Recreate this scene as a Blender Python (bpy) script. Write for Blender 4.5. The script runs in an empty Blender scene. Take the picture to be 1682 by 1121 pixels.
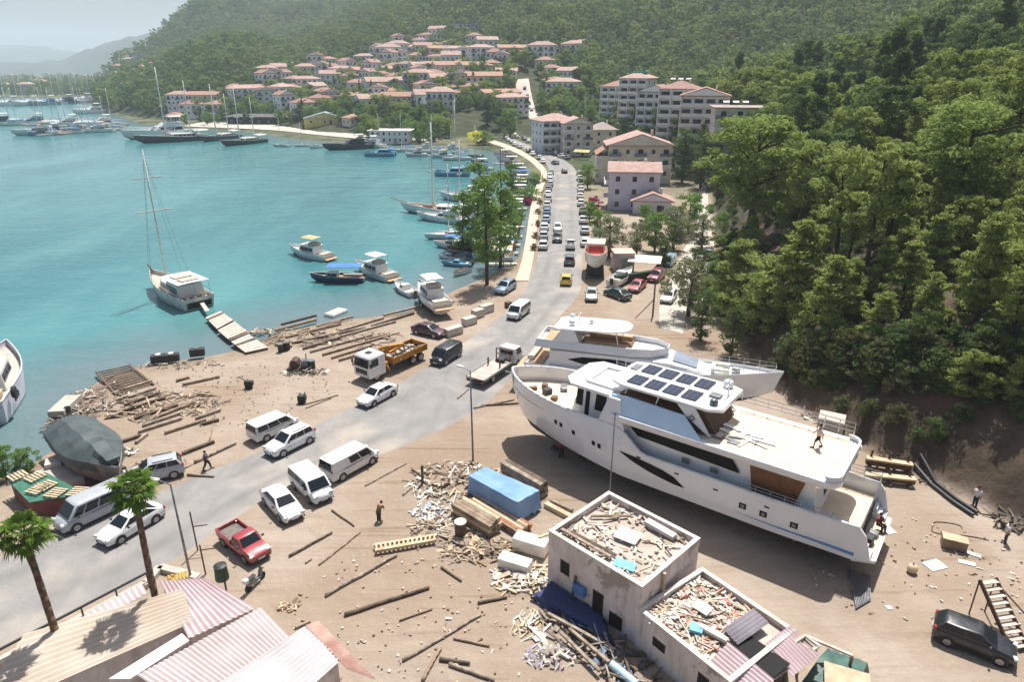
import bpy, bmesh, math, random
import numpy as np
from mathutils import Vector, Matrix
R=math.radians
scene=bpy.context.scene
COL=scene.collection
rnd=random.Random(7)
# ---------------------------------------------------------------- camera geometry
CAMH=31.0; K=CAMH/26.0; FPX=1121.0; PITCH=R(21.8); CX,CY=841.0,560.5
CP,SP=math.cos(PITCH),math.sin(PITCH)
def ray(x,y):
    d=(x-CX)/FPX; v=(y-CY)/FPX
    return (d, CP-v*SP, -(SP+v*CP))
def G(x,y,z=0.0):
    d,f,w=ray(x,y); t=(CAMH-z)/(-w)
    return Vector((d*t,f*t,z))
def at_depth(x,y,Y):
    d,f,w=ray(x,y); t=Y/f
    return Vector((d*t,Y,CAMH+w*t))
def proj(p):
    zc=p[1]*CP+(CAMH-p[2])*SP
    if zc<1: return (-9999,-9999,zc)
    return (CX+FPX*p[0]/zc, CY+FPX*(-p[1]*SP+(CAMH-p[2])*CP)/zc, zc)
def height_at(bx,by,ty,z=0.0):
    g=G(bx,by,z); d,f,w=ray(bx,ty)
    return CAMH+g.y*w/f-z
cam_d=bpy.data.cameras.new('camera'); cam=bpy.data.objects.new('camera',cam_d); COL.objects.link(cam)
cam.location=(0,0,CAMH); cam.rotation_euler=(math.pi/2-PITCH,0,0)
cam_d.sensor_width=36.0; cam_d.lens=36.0*FPX/1682.0; cam_d.clip_start=0.5; cam_d.clip_end=20000
scene.camera=cam
# ---------------------------------------------------------------- things
def prop(o,label=None,cat=None,group=None,kind=None):
    if label: o['label']=label
    if cat: o['category']=cat
    if group: o['group']=group
    if kind: o['kind']=kind
    return o
def thing(name,label,cat,loc=(0,0,0),rz=0.0,group=None,sc=1.0):
    o=bpy.data.objects.new(name,None); COL.objects.link(o)
    o.location=loc; o.rotation_euler=(0,0,rz); o.scale=(sc,sc,sc); o.empty_display_size=.2
    return prop(o,label,cat,group)
CH={}
def link(o,parent=None):
    COL.objects.link(o)
    if parent is not None:
        o.parent=parent; CH.setdefault(parent.name,[]).append(o)
    return o
def kids(o): return CH.get(o.name,[])
def copy_tree(o,parent=None,swap=None):
    c=o.copy(); link(c,parent)
    if swap and c.type=='MESH':
        for s in c.material_slots:
            if s.material and s.material.name in swap:
                m=swap[s.material.name]; s.link='OBJECT'; s.material=m
    for ch in list(kids(o)): copy_tree(ch,c,swap)
    return c
def dup(o,loc,rz=0.0,label=None,group=None,sc=None,swap=None):
    c=copy_tree(o,None,swap); c.location=loc; c.rotation_euler=(0,0,rz)
    if sc is not None: c.scale=(sc,)*3 if not hasattr(sc,'__len__') else sc
    if label: c['label']=label
    if group: c['group']=group
    return c
class Proto:
    """first use moves the source itself, later uses copy it"""
    def __init__(s,make): s.make=make; s.src=None; s.n=0
    def put(s,loc,rz,label,group=None,sc=1.0,swap=None):
        if s.src is None:
            s.src=s.make(); o=s.src
            s.tpl=None
        if s.n==0:
            o=s.src; o.location=loc; o.rotation_euler=(0,0,rz); o.scale=(sc,)*3 if not hasattr(sc,'__len__') else sc
            if swap: _swap(o,swap)
            o['label']=label
            if group: o['group']=group
        else:
            o=copy_tree(s.src,None,None); _reset(o); 
            if swap: _swap(o,swap)
            o.location=loc; o.rotation_euler=(0,0,rz); o.scale=(sc,)*3 if not hasattr(sc,'__len__') else sc
            o['label']=label
            if group: o['group']=group
            elif 'group' in o: del o['group']
        s.n+=1
        return o
def _reset(o):
    if o.type=='MESH':
        for s in o.material_slots:
            if s.link=='OBJECT': s.link='DATA'
    for c in kids(o): _reset(c)
def _swap(o,swap):
    if o.type=='MESH':
        for s in o.material_slots:
            if s.material and s.material.name in swap:
                m=swap[s.material.name]; s.link='OBJECT'; s.material=m
    for c in kids(o): _swap(c,swap)
# ---------------------------------------------------------------- mesh builder
class MB:
    def __init__(s): s.v=[]; s.f=[]; s.m=[]; s.M=Matrix(); s.mi=0
    def vert(s,p):
        s.v.append(tuple(s.M@Vector(p))); return len(s.v)-1
    def face(s,idx): s.f.append(tuple(idx)); s.m.append(s.mi)
    def poly(s,pts): s.face([s.vert(p) for p in pts]); return s
    def box(s,c,d,rz=0,rx=0,ry=0,taper=None):
        M=Matrix.Translation(c)@Matrix.Rotation(rz,4,'Z')@Matrix.Rotation(ry,4,'Y')@Matrix.Rotation(rx,4,'X')
        tx,ty=taper or (1,1)
        b=[]
        for z,kx,ky in ((-.5,1,1),(.5,tx,ty)):
            for x,y in ((-.5,-.5),(.5,-.5),(.5,.5),(-.5,.5)):
                b.append(s.vert(M@Vector((x*d[0]*kx,y*d[1]*ky,z*d[2]))))
        for q in ((3,2,1,0),(4,5,6,7),(0,1,5,4),(1,2,6,5),(2,3,7,6),(3,0,4,7)): s.face([b[i] for i in q])
        return s
    def bbox(s,x0,x1,y0,y1,z0,z1): return s.box(((x0+x1)/2,(y0+y1)/2,(z0+z1)/2),(x1-x0,y1-y0,z1-z0))
    def beam(s,p0,p1,w,h,up=(0,0,1)):
        p0=Vector(p0);p1=Vector(p1);d=(p1-p0)
        if d.length<1e-6: return s
        d.normalize(); u=Vector(up); x=d.cross(u)
        if x.length<1e-3: x=d.cross(Vector((1,0,0)))
        x.normalize(); u=x.cross(d)
        b=[]
        for p in (p0,p1):
            for a,c in ((-1,-1),(1,-1),(1,1),(-1,1)): b.append(s.vert(p+x*(a*w/2)+u*(c*h/2)))
        for q in ((0,1,2,3),(7,6,5,4),(0,4,5,1),(1,5,6,2),(2,6,7,3),(3,7,4,0)): s.face([b[i] for i in q])
        return s
    def tube(s,p0,p1,r0,r1=None,n=8,cap=True):
        r1=r0 if r1 is None else r1
        p0=Vector(p0);p1=Vector(p1);d=(p1-p0)
        if d.length<1e-6: return s
        d.normalize(); a=d.cross(Vector((0,0,1)))
        if a.length<1e-3: a=Vector((1,0,0))
        a.normalize(); b=d.cross(a)
        k0=[s.vert(p0+(a*math.cos(2*math.pi*i/n)+b*math.sin(2*math.pi*i/n))*r0) for i in range(n)]
        k1=[s.vert(p1+(a*math.cos(2*math.pi*i/n)+b*math.sin(2*math.pi*i/n))*r1) for i in range(n)]
        for i in range(n): j=(i+1)%n; s.face((k0[i],k0[j],k1[j],k1[i]))
        if cap: s.face(k0[::-1]); s.face(k1)
        return s
    def path(s,pts,r,n=6):
        for i in range(len(pts)-1):
            ra=r[i] if hasattr(r,'__len__') else r; rb=r[i+1] if hasattr(r,'__len__') else r
            s.tube(pts[i],pts[i+1],ra,rb,n)
        return s
    def loft(s,rings,closed=True,cap0=True,cap1=True):
        idx=[[s.vert(p) for p in r] for r in rings]
        n=len(idx[0])
        for a,b in zip(idx,idx[1:]):
            for i in range(n if closed else n-1):
                j=(i+1)%n; s.face((a[i],a[j],b[j],b[i]))
        if cap0: s.face(idx[0][::-1])
        if cap1: s.face(idx[-1])
        return s
    def prism(s,poly,z0,z1):
        return s.loft([[(p[0],p[1],z0) for p in poly],[(p[0],p[1],z1) for p in poly]])
    def extr(s,prof,y0,y1):   # profile in x,z extruded along y
        return s.loft([[(p[0],y0,p[1]) for p in prof],[(p[0],y1,p[1]) for p in prof]])
    def ball(s,c,r,n=10,m=6):
        r=(r,r,r) if not hasattr(r,'__len__') else r
        rings=[]
        for j in range(m+1):
            a=-math.pi/2+math.pi*j/m; a=max(-1.5,min(1.5,a))
            rings.append([(c[0]+r[0]*math.cos(a)*math.cos(2*math.pi*i/n),c[1]+r[1]*math.cos(a)*math.sin(2*math.pi*i/n),c[2]+r[2]*math.sin(a)) for i in range(n)])
        return s.loft(rings)
    def build(s,name,mats,parent=None,smooth=False,bevel=0.0,loc=None,angle=None,sub=0):
        me=bpy.data.meshes.new(name); me.from_pydata(s.v,[],s.f)
        mats=mats if isinstance(mats,(list,tuple)) else [mats]
        for m in mats: me.materials.append(m)
        if len(mats)>1: me.polygons.foreach_set('material_index',s.m)
        bm=bmesh.new(); bm.from_mesh(me)
        bmesh.ops.remove_doubles(bm,verts=bm.verts,dist=1e-5)
        bmesh.ops.recalc_face_normals(bm,faces=bm.faces)
        bm.to_mesh(me); bm.free()
        if smooth: me.polygons.foreach_set('use_smooth',[True]*len(me.polygons))
        if smooth and angle:
            try: me.set_sharp_from_angle(angle=R(angle))
            except Exception: pass
        me.update()
        o=bpy.data.objects.new(name,me); link(o,parent)
        if loc is not None: o.location=loc
        if bevel>0:
            b=o.modifiers.new('bevel','BEVEL'); b.width=bevel; b.segments=2; b.limit_method='ANGLE'; b.angle_limit=R(40)
        if sub:
            b=o.modifiers.new('sub','SUBSURF'); b.levels=sub; b.render_levels=sub
        return o
def np_mesh(name,verts,faces_quads,mats,parent=None,attr=None,smooth=False,mi=None):
    """verts Nx3, faces Mx4 (numpy)"""
    me=bpy.data.meshes.new(name); nv=len(verts); nf=len(faces_quads); k=faces_quads.shape[1]
    me.vertices.add(nv); me.vertices.foreach_set('co',np.asarray(verts,dtype=np.float32).ravel())
    me.loops.add(nf*k); me.loops.foreach_set('vertex_index',np.asarray(faces_quads,dtype=np.int32).ravel())
    me.polygons.add(nf); me.polygons.foreach_set('loop_start',np.arange(0,nf*k,k,dtype=np.int32))
    try: me.polygons.foreach_set('loop_total',np.full(nf,k,dtype=np.int32))
    except Exception: pass
    for m in (mats if isinstance(mats,(list,tuple)) else [mats]): me.materials.append(m)
    if mi is not None: me.polygons.foreach_set('material_index',np.asarray(mi,dtype=np.int32))
    if smooth: me.polygons.foreach_set('use_smooth',np.ones(nf,dtype=bool))
    me.update(calc_edges=True)
    if attr:
        for an,av in attr.items():
            a=me.attributes.new(an,'FLOAT','POINT'); a.data.foreach_set('value',np.asarray(av,dtype=np.float32))
    me.validate()
    o=bpy.data.objects.new(name,me); link(o,parent); return o
# ---------------------------------------------------------------- materials
MATS={}
def S(r,g,b):  # sRGB 0-255 -> linear
    f=lambda c:(c/255/12.92 if c/255<=.04045 else ((c/255+.055)/1.055)**2.4)
    return (f(r),f(g),f(b))
class NT:
    def __init__(s,name):
        m=bpy.data.materials.new(name); m.use_nodes=True; s.m=m; s.t=m.node_tree; s.n=s.t.nodes; s.l=s.t.links
        s.b=s.n['Principled BSDF']; s._pos=None
    def pos(s):
        if s._pos is None: s._pos=s.n.new('ShaderNodeNewGeometry').outputs['Position']
        return s._pos
    def obj(s): return s.n.new('ShaderNodeTexCoord').outputs['Object']
    def noise(s,scale,detail=4,rough=.55,vec=None,dist=0,stretch=None,off=None):
        v=vec or s.pos()
        if stretch or off:
            mp=s.n.new('ShaderNodeMapping'); s.l.new(v,mp.inputs['Vector'])
            if stretch: mp.inputs['Scale'].default_value=stretch
            if off: mp.inputs['Location'].default_value=off
            v=mp.outputs[0]
        n=s.n.new('ShaderNodeTexNoise'); s.l.new(v,n.inputs['Vector'])
        n.inputs['Scale'].default_value=scale; n.inputs['Detail'].default_value=detail; n.inputs['Roughness'].default_value=rough; n.inputs['Distortion'].default_value=dist
        return n.outputs['Fac']
    def ramp(s,fac,a,b,ca=(0,0,0),cb=(1,1,1)):
        r=s.n.new('ShaderNodeValToRGB'); s.l.new(fac,r.inputs[0]); e=r.color_ramp.elements
        e[0].position=a; e[1].position=b; e[0].color=(*ca,1); e[1].color=(*cb,1); return r.outputs[0]
    def mix(s,fac,a,b,mode='MIX'):
        m=s.n.new('ShaderNodeMix'); m.data_type='RGBA'; m.blend_type=mode
        for sock,v in ((m.inputs[0],fac),(m.inputs[6],a),(m.inputs[7],b)):
            if hasattr(v,'is_linked') or hasattr(v,'links'): s.l.new(v,sock)
            elif isinstance(v,(int,float)): sock.default_value=v
            else: sock.default_value=(*v,1)
        return m.outputs[2]
    def math(s,op,a,b=0.0):
        m=s.n.new('ShaderNodeMath'); m.operation=op
        for sock,v in ((m.inputs[0],a),(m.inputs[1],b)):
            if isinstance(v,(int,float)): sock.default_value=v
            else: s.l.new(v,sock)
        return m.outputs[0]
    def attr(s,name):
        a=s.n.new('ShaderNodeAttribute'); a.attribute_name=name; return a.outputs['Fac']
    def bump(s,h,strength=.3,dist=.05):
        b=s.n.new('ShaderNodeBump'); b.inputs['Strength'].default_value=strength; b.inputs['Distance'].default_value=dist
        s.l.new(h,b.inputs['Height']); s.l.new(b.outputs[0],s.b.inputs['Normal'])
    def set(s,col=None,rough=None,metal=None,spec=None,coat=None):
        for k,v in (('Base Color',col),('Roughness',rough),('Metallic',metal),('Specular IOR Level',spec),('Coat Weight',coat)):
            if v is None: continue
            i=s.b.inputs[k]
            if hasattr(v,'links'): s.l.new(v,i)
            elif isinstance(v,(int,float)): i.default_value=v
            else: i.default_value=(*v,1)
        return s.m
def M(name,c,c2=None,scale=3.0,rough=.6,metal=0.0,bump=0.0,coat=0.0,spec=.5,contrast=(.35,.65),detail=5):
    if name in MATS: return MATS[name]
    t=NT(name)
    if c2 is not None:
        n=t.noise(scale,detail); col=t.ramp(n,contrast[0],contrast[1],c,c2)
        if bump: t.bump(t.noise(scale*4,4),bump,.03)
    else: col=c
    t.set(col,rough,metal,spec,coat); MATS[name]=t.m
    return t.m
def paint(name,c,rough=.25):
    if name in MATS: return MATS[name]
    t=NT(name); n=t.noise(1.7,4); d=tuple(x*.72+.03 for x in c)
    col=t.ramp(n,.42,.75,c,d); t.set(col,t.ramp(t.noise(2.3,3),.3,.8,(rough,)*3,(min(1,rough+.25),)*3),0,.5,.5); MATS[name]=t.m; return t.m
HAZE=.00019
# ================================================================ light
SUN_EL=R(64); SHX,SHY=-.28,-.96      # ground direction in which shadows fall
w=bpy.data.worlds.new('World'); scene.world=w; w.use_nodes=True
nt=w.node_tree; sky=nt.nodes.new('ShaderNodeTexSky'); sky.sky_type='NISHITA'; sky.sun_disc=False
sky.sun_elevation=SUN_EL; sky.sun_rotation=math.atan2(-SHX,-SHY); sky.dust_density=3.2; sky.air_density=1.0; sky.altitude=0
bg=nt.nodes['Background']; nt.links.new(sky.outputs[0],bg.inputs[0]); bg.inputs[1].default_value=.074
sd=bpy.data.lights.new('sun','SUN'); sd.energy=5.0; sd.angle=R(.55); sd.color=(1,.97,.92)
so=bpy.data.objects.new('sun',sd); COL.objects.link(so)
so.rotation_euler=Vector((SHX*math.cos(SUN_EL),SHY*math.cos(SUN_EL),-math.sin(SUN_EL))).to_track_quat('-Z','Y').to_euler()
vs=scene.view_settings; vs.view_transform='Standard'; vs.look='None'; vs.exposure=0.45; vs.gamma=1.0
scene.render.engine='CYCLES'
cy=scene.cycles; cy.use_denoising=True; cy.max_bounces=6; cy.diffuse_bounces=3; cy.glossy_bounces=3; cy.transmission_bounces=4; cy.volume_bounces=2; cy.transparent_max_bounces=6
try: cy.denoiser='OPENIMAGEDENOISE'; cy.denoising_prefilter='ACCURATE'
except Exception: pass
cy.sample_clamp_indirect=4.0
# ================================================================ terrain
SHORE_PX=[(-420,840),(-150,800),(20,768),(70,735),(92,712),(108,672),(118,645),(165,610),(250,588),(330,580),(395,566),(450,540),(560,520),(660,508),(700,492),(745,470),(790,452),(822,436),(846,420),(856,395),(862,360),(872,322),(880,300),(876,288),(858,270),(835,255),(800,247),(770,242),(700,239),(600,236),(500,229),(445,222),(420,216),(300,209),(230,203),(190,188),(172,178),(150,162)]
G0=lambda x,y: tuple((G(x,y)/K)[:2])     # terrain is laid out in units of K metres
SHORE=[G0(x,y) for x,y in SHORE_PX]
SHORE+= [(-620,760),(-1500,800)]
LAND=SHORE+[(-3000,5200),(5200,5200),(5200,-400),(-300,-400)]
FOOT_PX=[(1760,940),(1682,872),(1560,802),(1420,738),(1300,660),(1235,590),(1195,520),(1185,440),(1176,360),(1168,300)]
FOOT=[G0(x,y) for x,y in FOOT_PX]
FOOT+=[(45,186),(38,212),(32,250),(25,285),(5,290),(-32,284),(-86,312),(-139,378),(-205,400),(-285,492),(-470,800)]
HILLP=FOOT+[(-500,3000),(3000,3000),(3000,-200),(70,-60)]
def pip(poly,X,Y):
    inside=np.zeros(X.shape,bool); n=len(poly)
    for i in range(n):
        x0,y0=poly[i];x1,y1=poly[(i+1)%n]
        if y0==y1: continue
        c=((y0>Y)!=(y1>Y))&(X<(x1-x0)*(Y-y0)/(y1-y0)+x0); inside^=c
    return inside
def pdist(line,X,Y):
    d=np.full(X.shape,1e9); k=np.zeros(X.shape)
    for i in range(len(line)-1):
        x0,y0=line[i];x1,y1=line[i+1]; dx,dy=x1-x0,y1-y0; L=dx*dx+dy*dy
        t=np.clip(((X-x0)*dx+(Y-y0)*dy)/L,0,1); q=np.hypot(X-x0-t*dx,Y-y0-t*dy)
        m=q<d; d[m]=q[m]; k[m]=(i+t)[m]
    return d,k
def vnoise(X,Y,s,seed=0):
    x=X/s;y=Y/s;xi=np.floor(x);yi=np.floor(y);fx=x-xi;fy=y-yi;fx=fx*fx*(3-2*fx);fy=fy*fy*(3-2*fy)
    h=lambda a,b:np.modf(np.abs(np.sin(a*127.1+b*311.7+seed*74.7)*43758.5453))[0]
    return (h(xi,yi)*(1-fx)+h(xi+1,yi)*fx)*(1-fy)+(h(xi,yi+1)*(1-fx)+h(xi+1,yi+1)*fx)*fy
CAP=[(-1.2,-1),(-.72,2),(-.64,14),(-.57,36),(-.49,58),(-.42,112),(-.36,165),(-.28,190),(0,260),(3,400)]
def terrain(X,Y):
    X=np.atleast_1d(np.asarray(X,float))/K;Y=np.atleast_1d(np.asarray(Y,float))/K
    inl=pip(LAND,X,Y); ds,_=pdist(SHORE,X,Y); sd=np.where(inl,ds,-ds)
    z=np.where(sd<2.5,np.maximum(-2.6,(sd-2.5)*.16),0.0)
    z=z+np.where((sd>2.5),(vnoise(X,Y,5,1)-.5)*.0,0)
    inh=pip(HILLP,X,Y); dh,k=pdist(FOOT,X,Y)
    near=np.clip((13-k)/2.5,0,1)                    # 1 = wooded slope right, 0 = town slope
    hn=4.2*(1-np.exp(-dh/4.0))+.33*dh
    ht=np.where(dh<150,.21*dh,31.5+.36*(dh-150)); lw=np.clip((-X/np.maximum(Y,1)-.30)/.1,0,1); ht=ht*(1-lw)+lw*.42*dh
    h=near*hn+(1-near)*ht
    h=h*(1+.18*(vnoise(X,Y,60,3)-.5))+np.minimum(dh/12,1)*((vnoise(X,Y,22,4)-.5)*3.2*np.minimum(1,dh/40)+(vnoise(X,Y,5,5)-.5)*.9*near)
    cap=np.interp(X/np.maximum(Y,1),[c[0] for c in CAP],[c[1] for c in CAP])
    far=Y>330; cap=np.where(far,cap,400)
    h=np.where(h>cap*.7,cap*.7+cap*.3*(1-np.exp(-(h-cap*.7)/(np.maximum(cap,1)*.3))),h)
    h=np.maximum(h,0)
    z=np.where(inh,np.maximum(z,h),z)
    return z*K,sd*K,np.where(inh,dh,-dh)*K,near
def hz(x,y): return float(terrain(x,y)[0][0])
def GT(px,py):
    d,f,w_=ray(px,py); T=np.linspace(20,1400,5521)
    z=terrain(d*T,f*T)[0]; b=np.nonzero(CAMH+w_*T<=z)[0]
    i=b[0] if len(b) else -1
    return Vector((d*T[i],f*T[i],float(z[i])))
def ground_mesh():
    na,nr=420,400
    az=np.linspace(R(-78),R(78),na); rr=np.concatenate([[4],np.geomspace(11,1500,nr-12),np.geomspace(1650,5600,11)])
    A,RR=np.meshgrid(az,rr); X=(np.sin(A)*RR); Y=np.cos(A)*RR-2
    z,sd,dh,near=terrain(X.ravel(),Y.ravel())
    V=np.stack([X.ravel(),Y.ravel(),z],1)
    i=np.arange(nr-1)[:,None]*na+np.arange(na-1)[None,:]; i=i.ravel()
    Fq=np.stack([i,i+1,i+na+1,i+na],1)
    hill=np.clip((dh+1.5)/3,0,1); town=np.clip((Y.ravel()-150)/80,0,1)*(1-near*np.clip(dh/4,0,1))
    return np_mesh('ground',V,Fq,MATS['ground'],attr={'hill':hill,'town':town,'wood':np.clip((Y.ravel()-110)/60,0,1),'shore':np.clip(sd/8,0,1)},smooth=True)
def dirt_nodes(t):
    a=t.ramp(t.noise(.16,5,.6),.33,.68,S(144,130,115),S(170,155,140))
    b=t.mix(t.ramp(t.noise(.055,4,.6,off=(31,7,0)),.45,.62),a,S(134,111,90))        # damp earth patches
    tr=t.noise(1.0,3,.5,stretch=(.35,.5,1)); b=t.mix(t.math('MULTIPLY',t.ramp(tr,.54,.68),.35),b,S(126,106,88))
    ru=t.n.new('ShaderNodeMapping'); ru.vector_type='POINT'; ru.inputs['Rotation'].default_value=(0,0,R(-38)); ru.inputs['Scale'].default_value=(.07,1.5,1); t.l.new(t.pos(),ru.inputs['Vector'])
    rr_=t.noise(1.0,5,.55,vec=ru.outputs[0],dist=.25); b=t.mix(t.math('MULTIPLY',t.ramp(rr_,.52,.6),.42),b,S(140,122,106)); b=t.mix(t.math('MULTIPLY',t.ramp(rr_,.40,.34),.3),b,S(174,160,144))
    g=t.ramp(t.noise(2.6,6,.7),.55,.75); b=t.mix(t.math('MULTIPLY',g,.4),b,S(186,174,158))
    f=t.ramp(t.noise(7,3,.6),.62,.72); return t.mix(t.math('MULTIPLY',f,.45),b,S(122,106,92))
def mat_ground():
    t=NT('ground'); d=dirt_nodes(t)
    wet=t.mix(t.ramp(t.noise(.5,5),.3,.7),S(128,112,98),S(158,140,120))
    sh=t.math('ADD',t.attr('shore'),t.math('MULTIPLY',t.math('SUBTRACT',t.noise(.7,4),.5),.5))
    d=t.mix(t.ramp(sh,.3,.75),wet,d)
    hl=t.ramp(t.noise(.22,6,.65),.35,.66,S(56,48,41),S(98,84,70))
    hl=t.mix(t.ramp(t.noise(.09,4,off=(9,3,2)),.6,.72),hl,S(120,84,66))
    hl=t.mix(t.math('MULTIPLY',t.ramp(t.noise(1.6,5),.55,.7),.5),hl,S(56,60,40))
    tw=t.ramp(t.noise(.06,5,.6),.4,.6,S(66,76,50),S(112,110,84))
    hl=t.mix(t.math('MULTIPLY',t.attr('wood'),.85),hl,t.ramp(t.noise(.15,5),.35,.65,S(46,56,38),S(74,82,54)))
    c=t.mix(t.attr('town'),d,tw)
    c=t.mix(t.ramp(t.math('ADD',t.attr('hill'),t.math('MULTIPLY',t.math('SUBTRACT',t.noise(.6,4),.5),.7)),.25,.7),c,hl)
    t.set(c,.95,0,.2); t.bump(t.noise(1.3,8,.65),.55,.35); MATS['ground']=t.m
def mat_road():
    t=NT('asphalt'); d=dirt_nodes(t)
    a=t.ramp(t.noise(.35,5,.6),.3,.7,S(132,129,126),S(152,149,145))
    a=t.mix(t.math('MULTIPLY',t.ramp(t.noise(.9,4,.6,stretch=(1,.13,1)),.5,.75),.4),a,S(116,115,113))
    a=t.mix(t.math('MULTIPLY',t.ramp(t.noise(.12,4,off=(5,5,5)),.52,.66),.65),a,S(180,169,155))
    a=t.mix(t.math('MULTIPLY',t.ramp(t.noise(9,3),.55,.7),.25),a,S(100,99,98))
    a=t.mix(t.math('MULTIPLY',t.math('MULTIPLY',t.attr('track'),t.ramp(t.noise(.25,4),.35,.6)),.55),a,S(112,111,110))
    wm=t.n.new('ShaderNodeVectorMath'); wm.operation='ADD'; t.l.new(t.pos(),wm.inputs[0]); nz=t.n.new('ShaderNodeTexNoise'); nz.inputs['Scale'].default_value=.5; nz.inputs['Detail'].default_value=5; t.l.new(t.pos(),nz.inputs['Vector']); vm=t.n.new('ShaderNodeVectorMath'); vm.operation='SCALE'; vm.inputs['Scale'].default_value=4.0; t.l.new(nz.outputs['Color'],vm.inputs[0]); t.l.new(vm.outputs[0],wm.inputs[1]); wv=wm.outputs[0]
    v=t.n.new('ShaderNodeTexVoronoi'); v.feature='DISTANCE_TO_EDGE'; v.inputs['Scale'].default_value=.6; t.l.new(wv,v.inputs['Vector']); cr=t.ramp(v.outputs['Distance'],.006,.018,(1,1,1),(0,0,0)); a=t.mix(t.math('MULTIPLY',t.math('MULTIPLY',cr,t.ramp(t.noise(.1,3,off=(2,2,2)),.5,.62)),.3),a,S(84,83,82))
    pt=t.n.new('ShaderNodeTexVoronoi'); pt.inputs['Scale'].default_value=.09; t.l.new(t.pos(),pt.inputs['Vector']); a=t.mix(t.math('MULTIPLY',t.ramp(pt.outputs['Distance'],.16,.2,(1,1,1),(0,0,0)),.2),a,S(122,120,118))
    e=t.math('ADD',t.attr('edge'),t.math('MULTIPLY',t.math('SUBTRACT',t.noise(.45,5,.65),.5),1.3))
    c=t.mix(t.ramp(e,.3,.75),d,a); t.set(c,.9,0,.25); t.bump(t.noise(14,4),.2,.02); MATS['asphalt']=t.m
mat_ground(); mat_road()
ground=prop(ground_mesh(),kind='structure')
def resample(pts,step):
    pts=[Vector(p) for p in pts]; out=[pts[0]]
    # catmull-rom
    n=len(pts)
    for i in range(n-1):
        p0=pts[max(0,i-1)];p1=pts[i];p2=pts[i+1];p3=pts[min(n-1,i+2)]
        k=max(1,int((p2-p1).length/step))
        for j in range(1,k+1):
            t=j/k; out.append(.5*((2*p1)+(p2-p0)*t+(2*p0-5*p1+4*p2-p3)*t*t+(3*p1-p0-3*p2+p3)*t**3))
    return out
def even(pts,n):
    L=[0]
    for a,b in zip(pts,pts[1:]): L.append(L[-1]+(b-a).length)
    out=[];j=0
    for i in range(n):
        s=L[-1]*i/(n-1)
        while j<len(pts)-2 and L[j+1]<s: j+=1
        u=(s-L[j])/max(1e-6,L[j+1]-L[j]); out.append(pts[j].lerp(pts[j+1],min(1,max(0,u))))
    return out
def strip(name,left,right,mat,z=.02,n=120,soft=1.2,drape=True,thick=0):
    l=even(resample([Vector((p[0],p[1],0)) for p in left],2),n); r=even(resample([Vector((p[0],p[1],0)) for p in right],2),n)
    V=[];E=[]
    ks=[(0,0),(.5,1),(1,1)] if soft==0 else None
    for a,b in zip(l,r):
        d=b-a; wd=max(d.length,.1); s=soft/wd
        row=[(-s,0),(s*.6,1),(.16,1),(.27,1),(.38,1),(.5,1),(.62,1),(.73,1),(.84,1),(1-s*.6,1),(1+s,0)] if soft else [(0,1),(.5,1),(1,1)]
        for u,e in row:
            p=a+d*u; V.append([p.x,p.y,0]);E.append(e)
    k=len(V)//n; V=np.array(V); zz=terrain(V[:,0],V[:,1])[0] if drape else np.zeros(len(V))
    V[:,2]=zz+z-np.array([0 if e or not soft else z+.03 for e in E])
    i=(np.arange(n-1)[:,None]*k+np.arange(k-1)[None,:]).ravel(); Fq=np.stack([i,i+1,i+k+1,i+k],1)
    o=np_mesh(name,V,Fq,mat,attr={'edge':np.array(E),'track':np.tile(np.array([0,0,0,1,0,0,0,1,0,0,0] if soft else [0,0,0],float),n)},smooth=True); return prop(o,kind='structure')
ROAD_L=[(-260,1010),(0,918),(95,882),(280,800),(420,745),(560,678),(640,638),(700,603),(765,562),(832,512),(866,470),(880,432),(886,400),(890,365),(895,330),(901,300),(904,285),(893,264),(868,247),(838,233),(802,219),(768,207)]
ROAD_R=[(-260,1190),(0,1062),(240,948),(330,890),(450,812),(560,770),(690,722),(790,668),(870,590),(915,525),(952,480),(955,430),(957,395),(957,362),(955,330),(951,300),(947,282),(934,268),(912,257),(878,242),(846,229),(812,214)]
g2=lambda L:[tuple(G(x,y)[:2]) for x,y in L]
road=strip('road',g2(ROAD_L),g2(ROAD_R),MATS['asphalt'],.02,160,1.1,drape=False)
M('paving',S(214,188,166),S(196,170,150),1.2,.85,bump=.1)
PR_L=[(846,462),(858,425),(865,385),(871,345),(879,310),(889,286),(882,276),(866,262),(842,249),(808,236),(780,231)]
PR_R=[(868,462),(876,425),(881,385),(885,345),(891,312),(899,288),(891,272),(872,257),(848,244),(812,231),(784,227)]
strip('promenade_path',g2(PR_L),g2(PR_R),MATS['paving'],.10,60,0,drape=False)
M('concrete',S(200,192,182),S(176,168,158),.8,.9,bump=.15)
M('pale_concrete',S(196,187,175),S(172,163,151),.5,.9,bump=.1)
strip('side_road',g2([(1085,540),(1085,500),(1098,470),(1112,440),(1124,410),(1140,380),(1146,340),(1150,300)]),g2([(1120,548),(1128,510),(1150,470),(1165,440),(1172,405),(1166,370),(1163,335),(1162,300)]),MATS['pale_concrete'],.03,40,.6)
st=[GT(880,196),GT(872,185),GT(866,170),GT(862,155),GT(859,142),GT(857,130)]
st=[(p.x,p.y) for p in st]
strip('town_street',[(x-2.6-i*.3,y) for i,(x,y) in enumerate(st)],[(x+2.6+i*.3,y) for i,(x,y) in enumerate(st)],MATS['pale_concrete'],.25,40,.5)
# town quay apron
strip('quay_paving',g2([(300,208),(440,214),(520,222),(600,229),(720,232)]),g2([(330,201),(440,204),(520,207),(600,214),(720,223)]),MATS['pale_concrete'],.25,40,0,drape=False)
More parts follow.
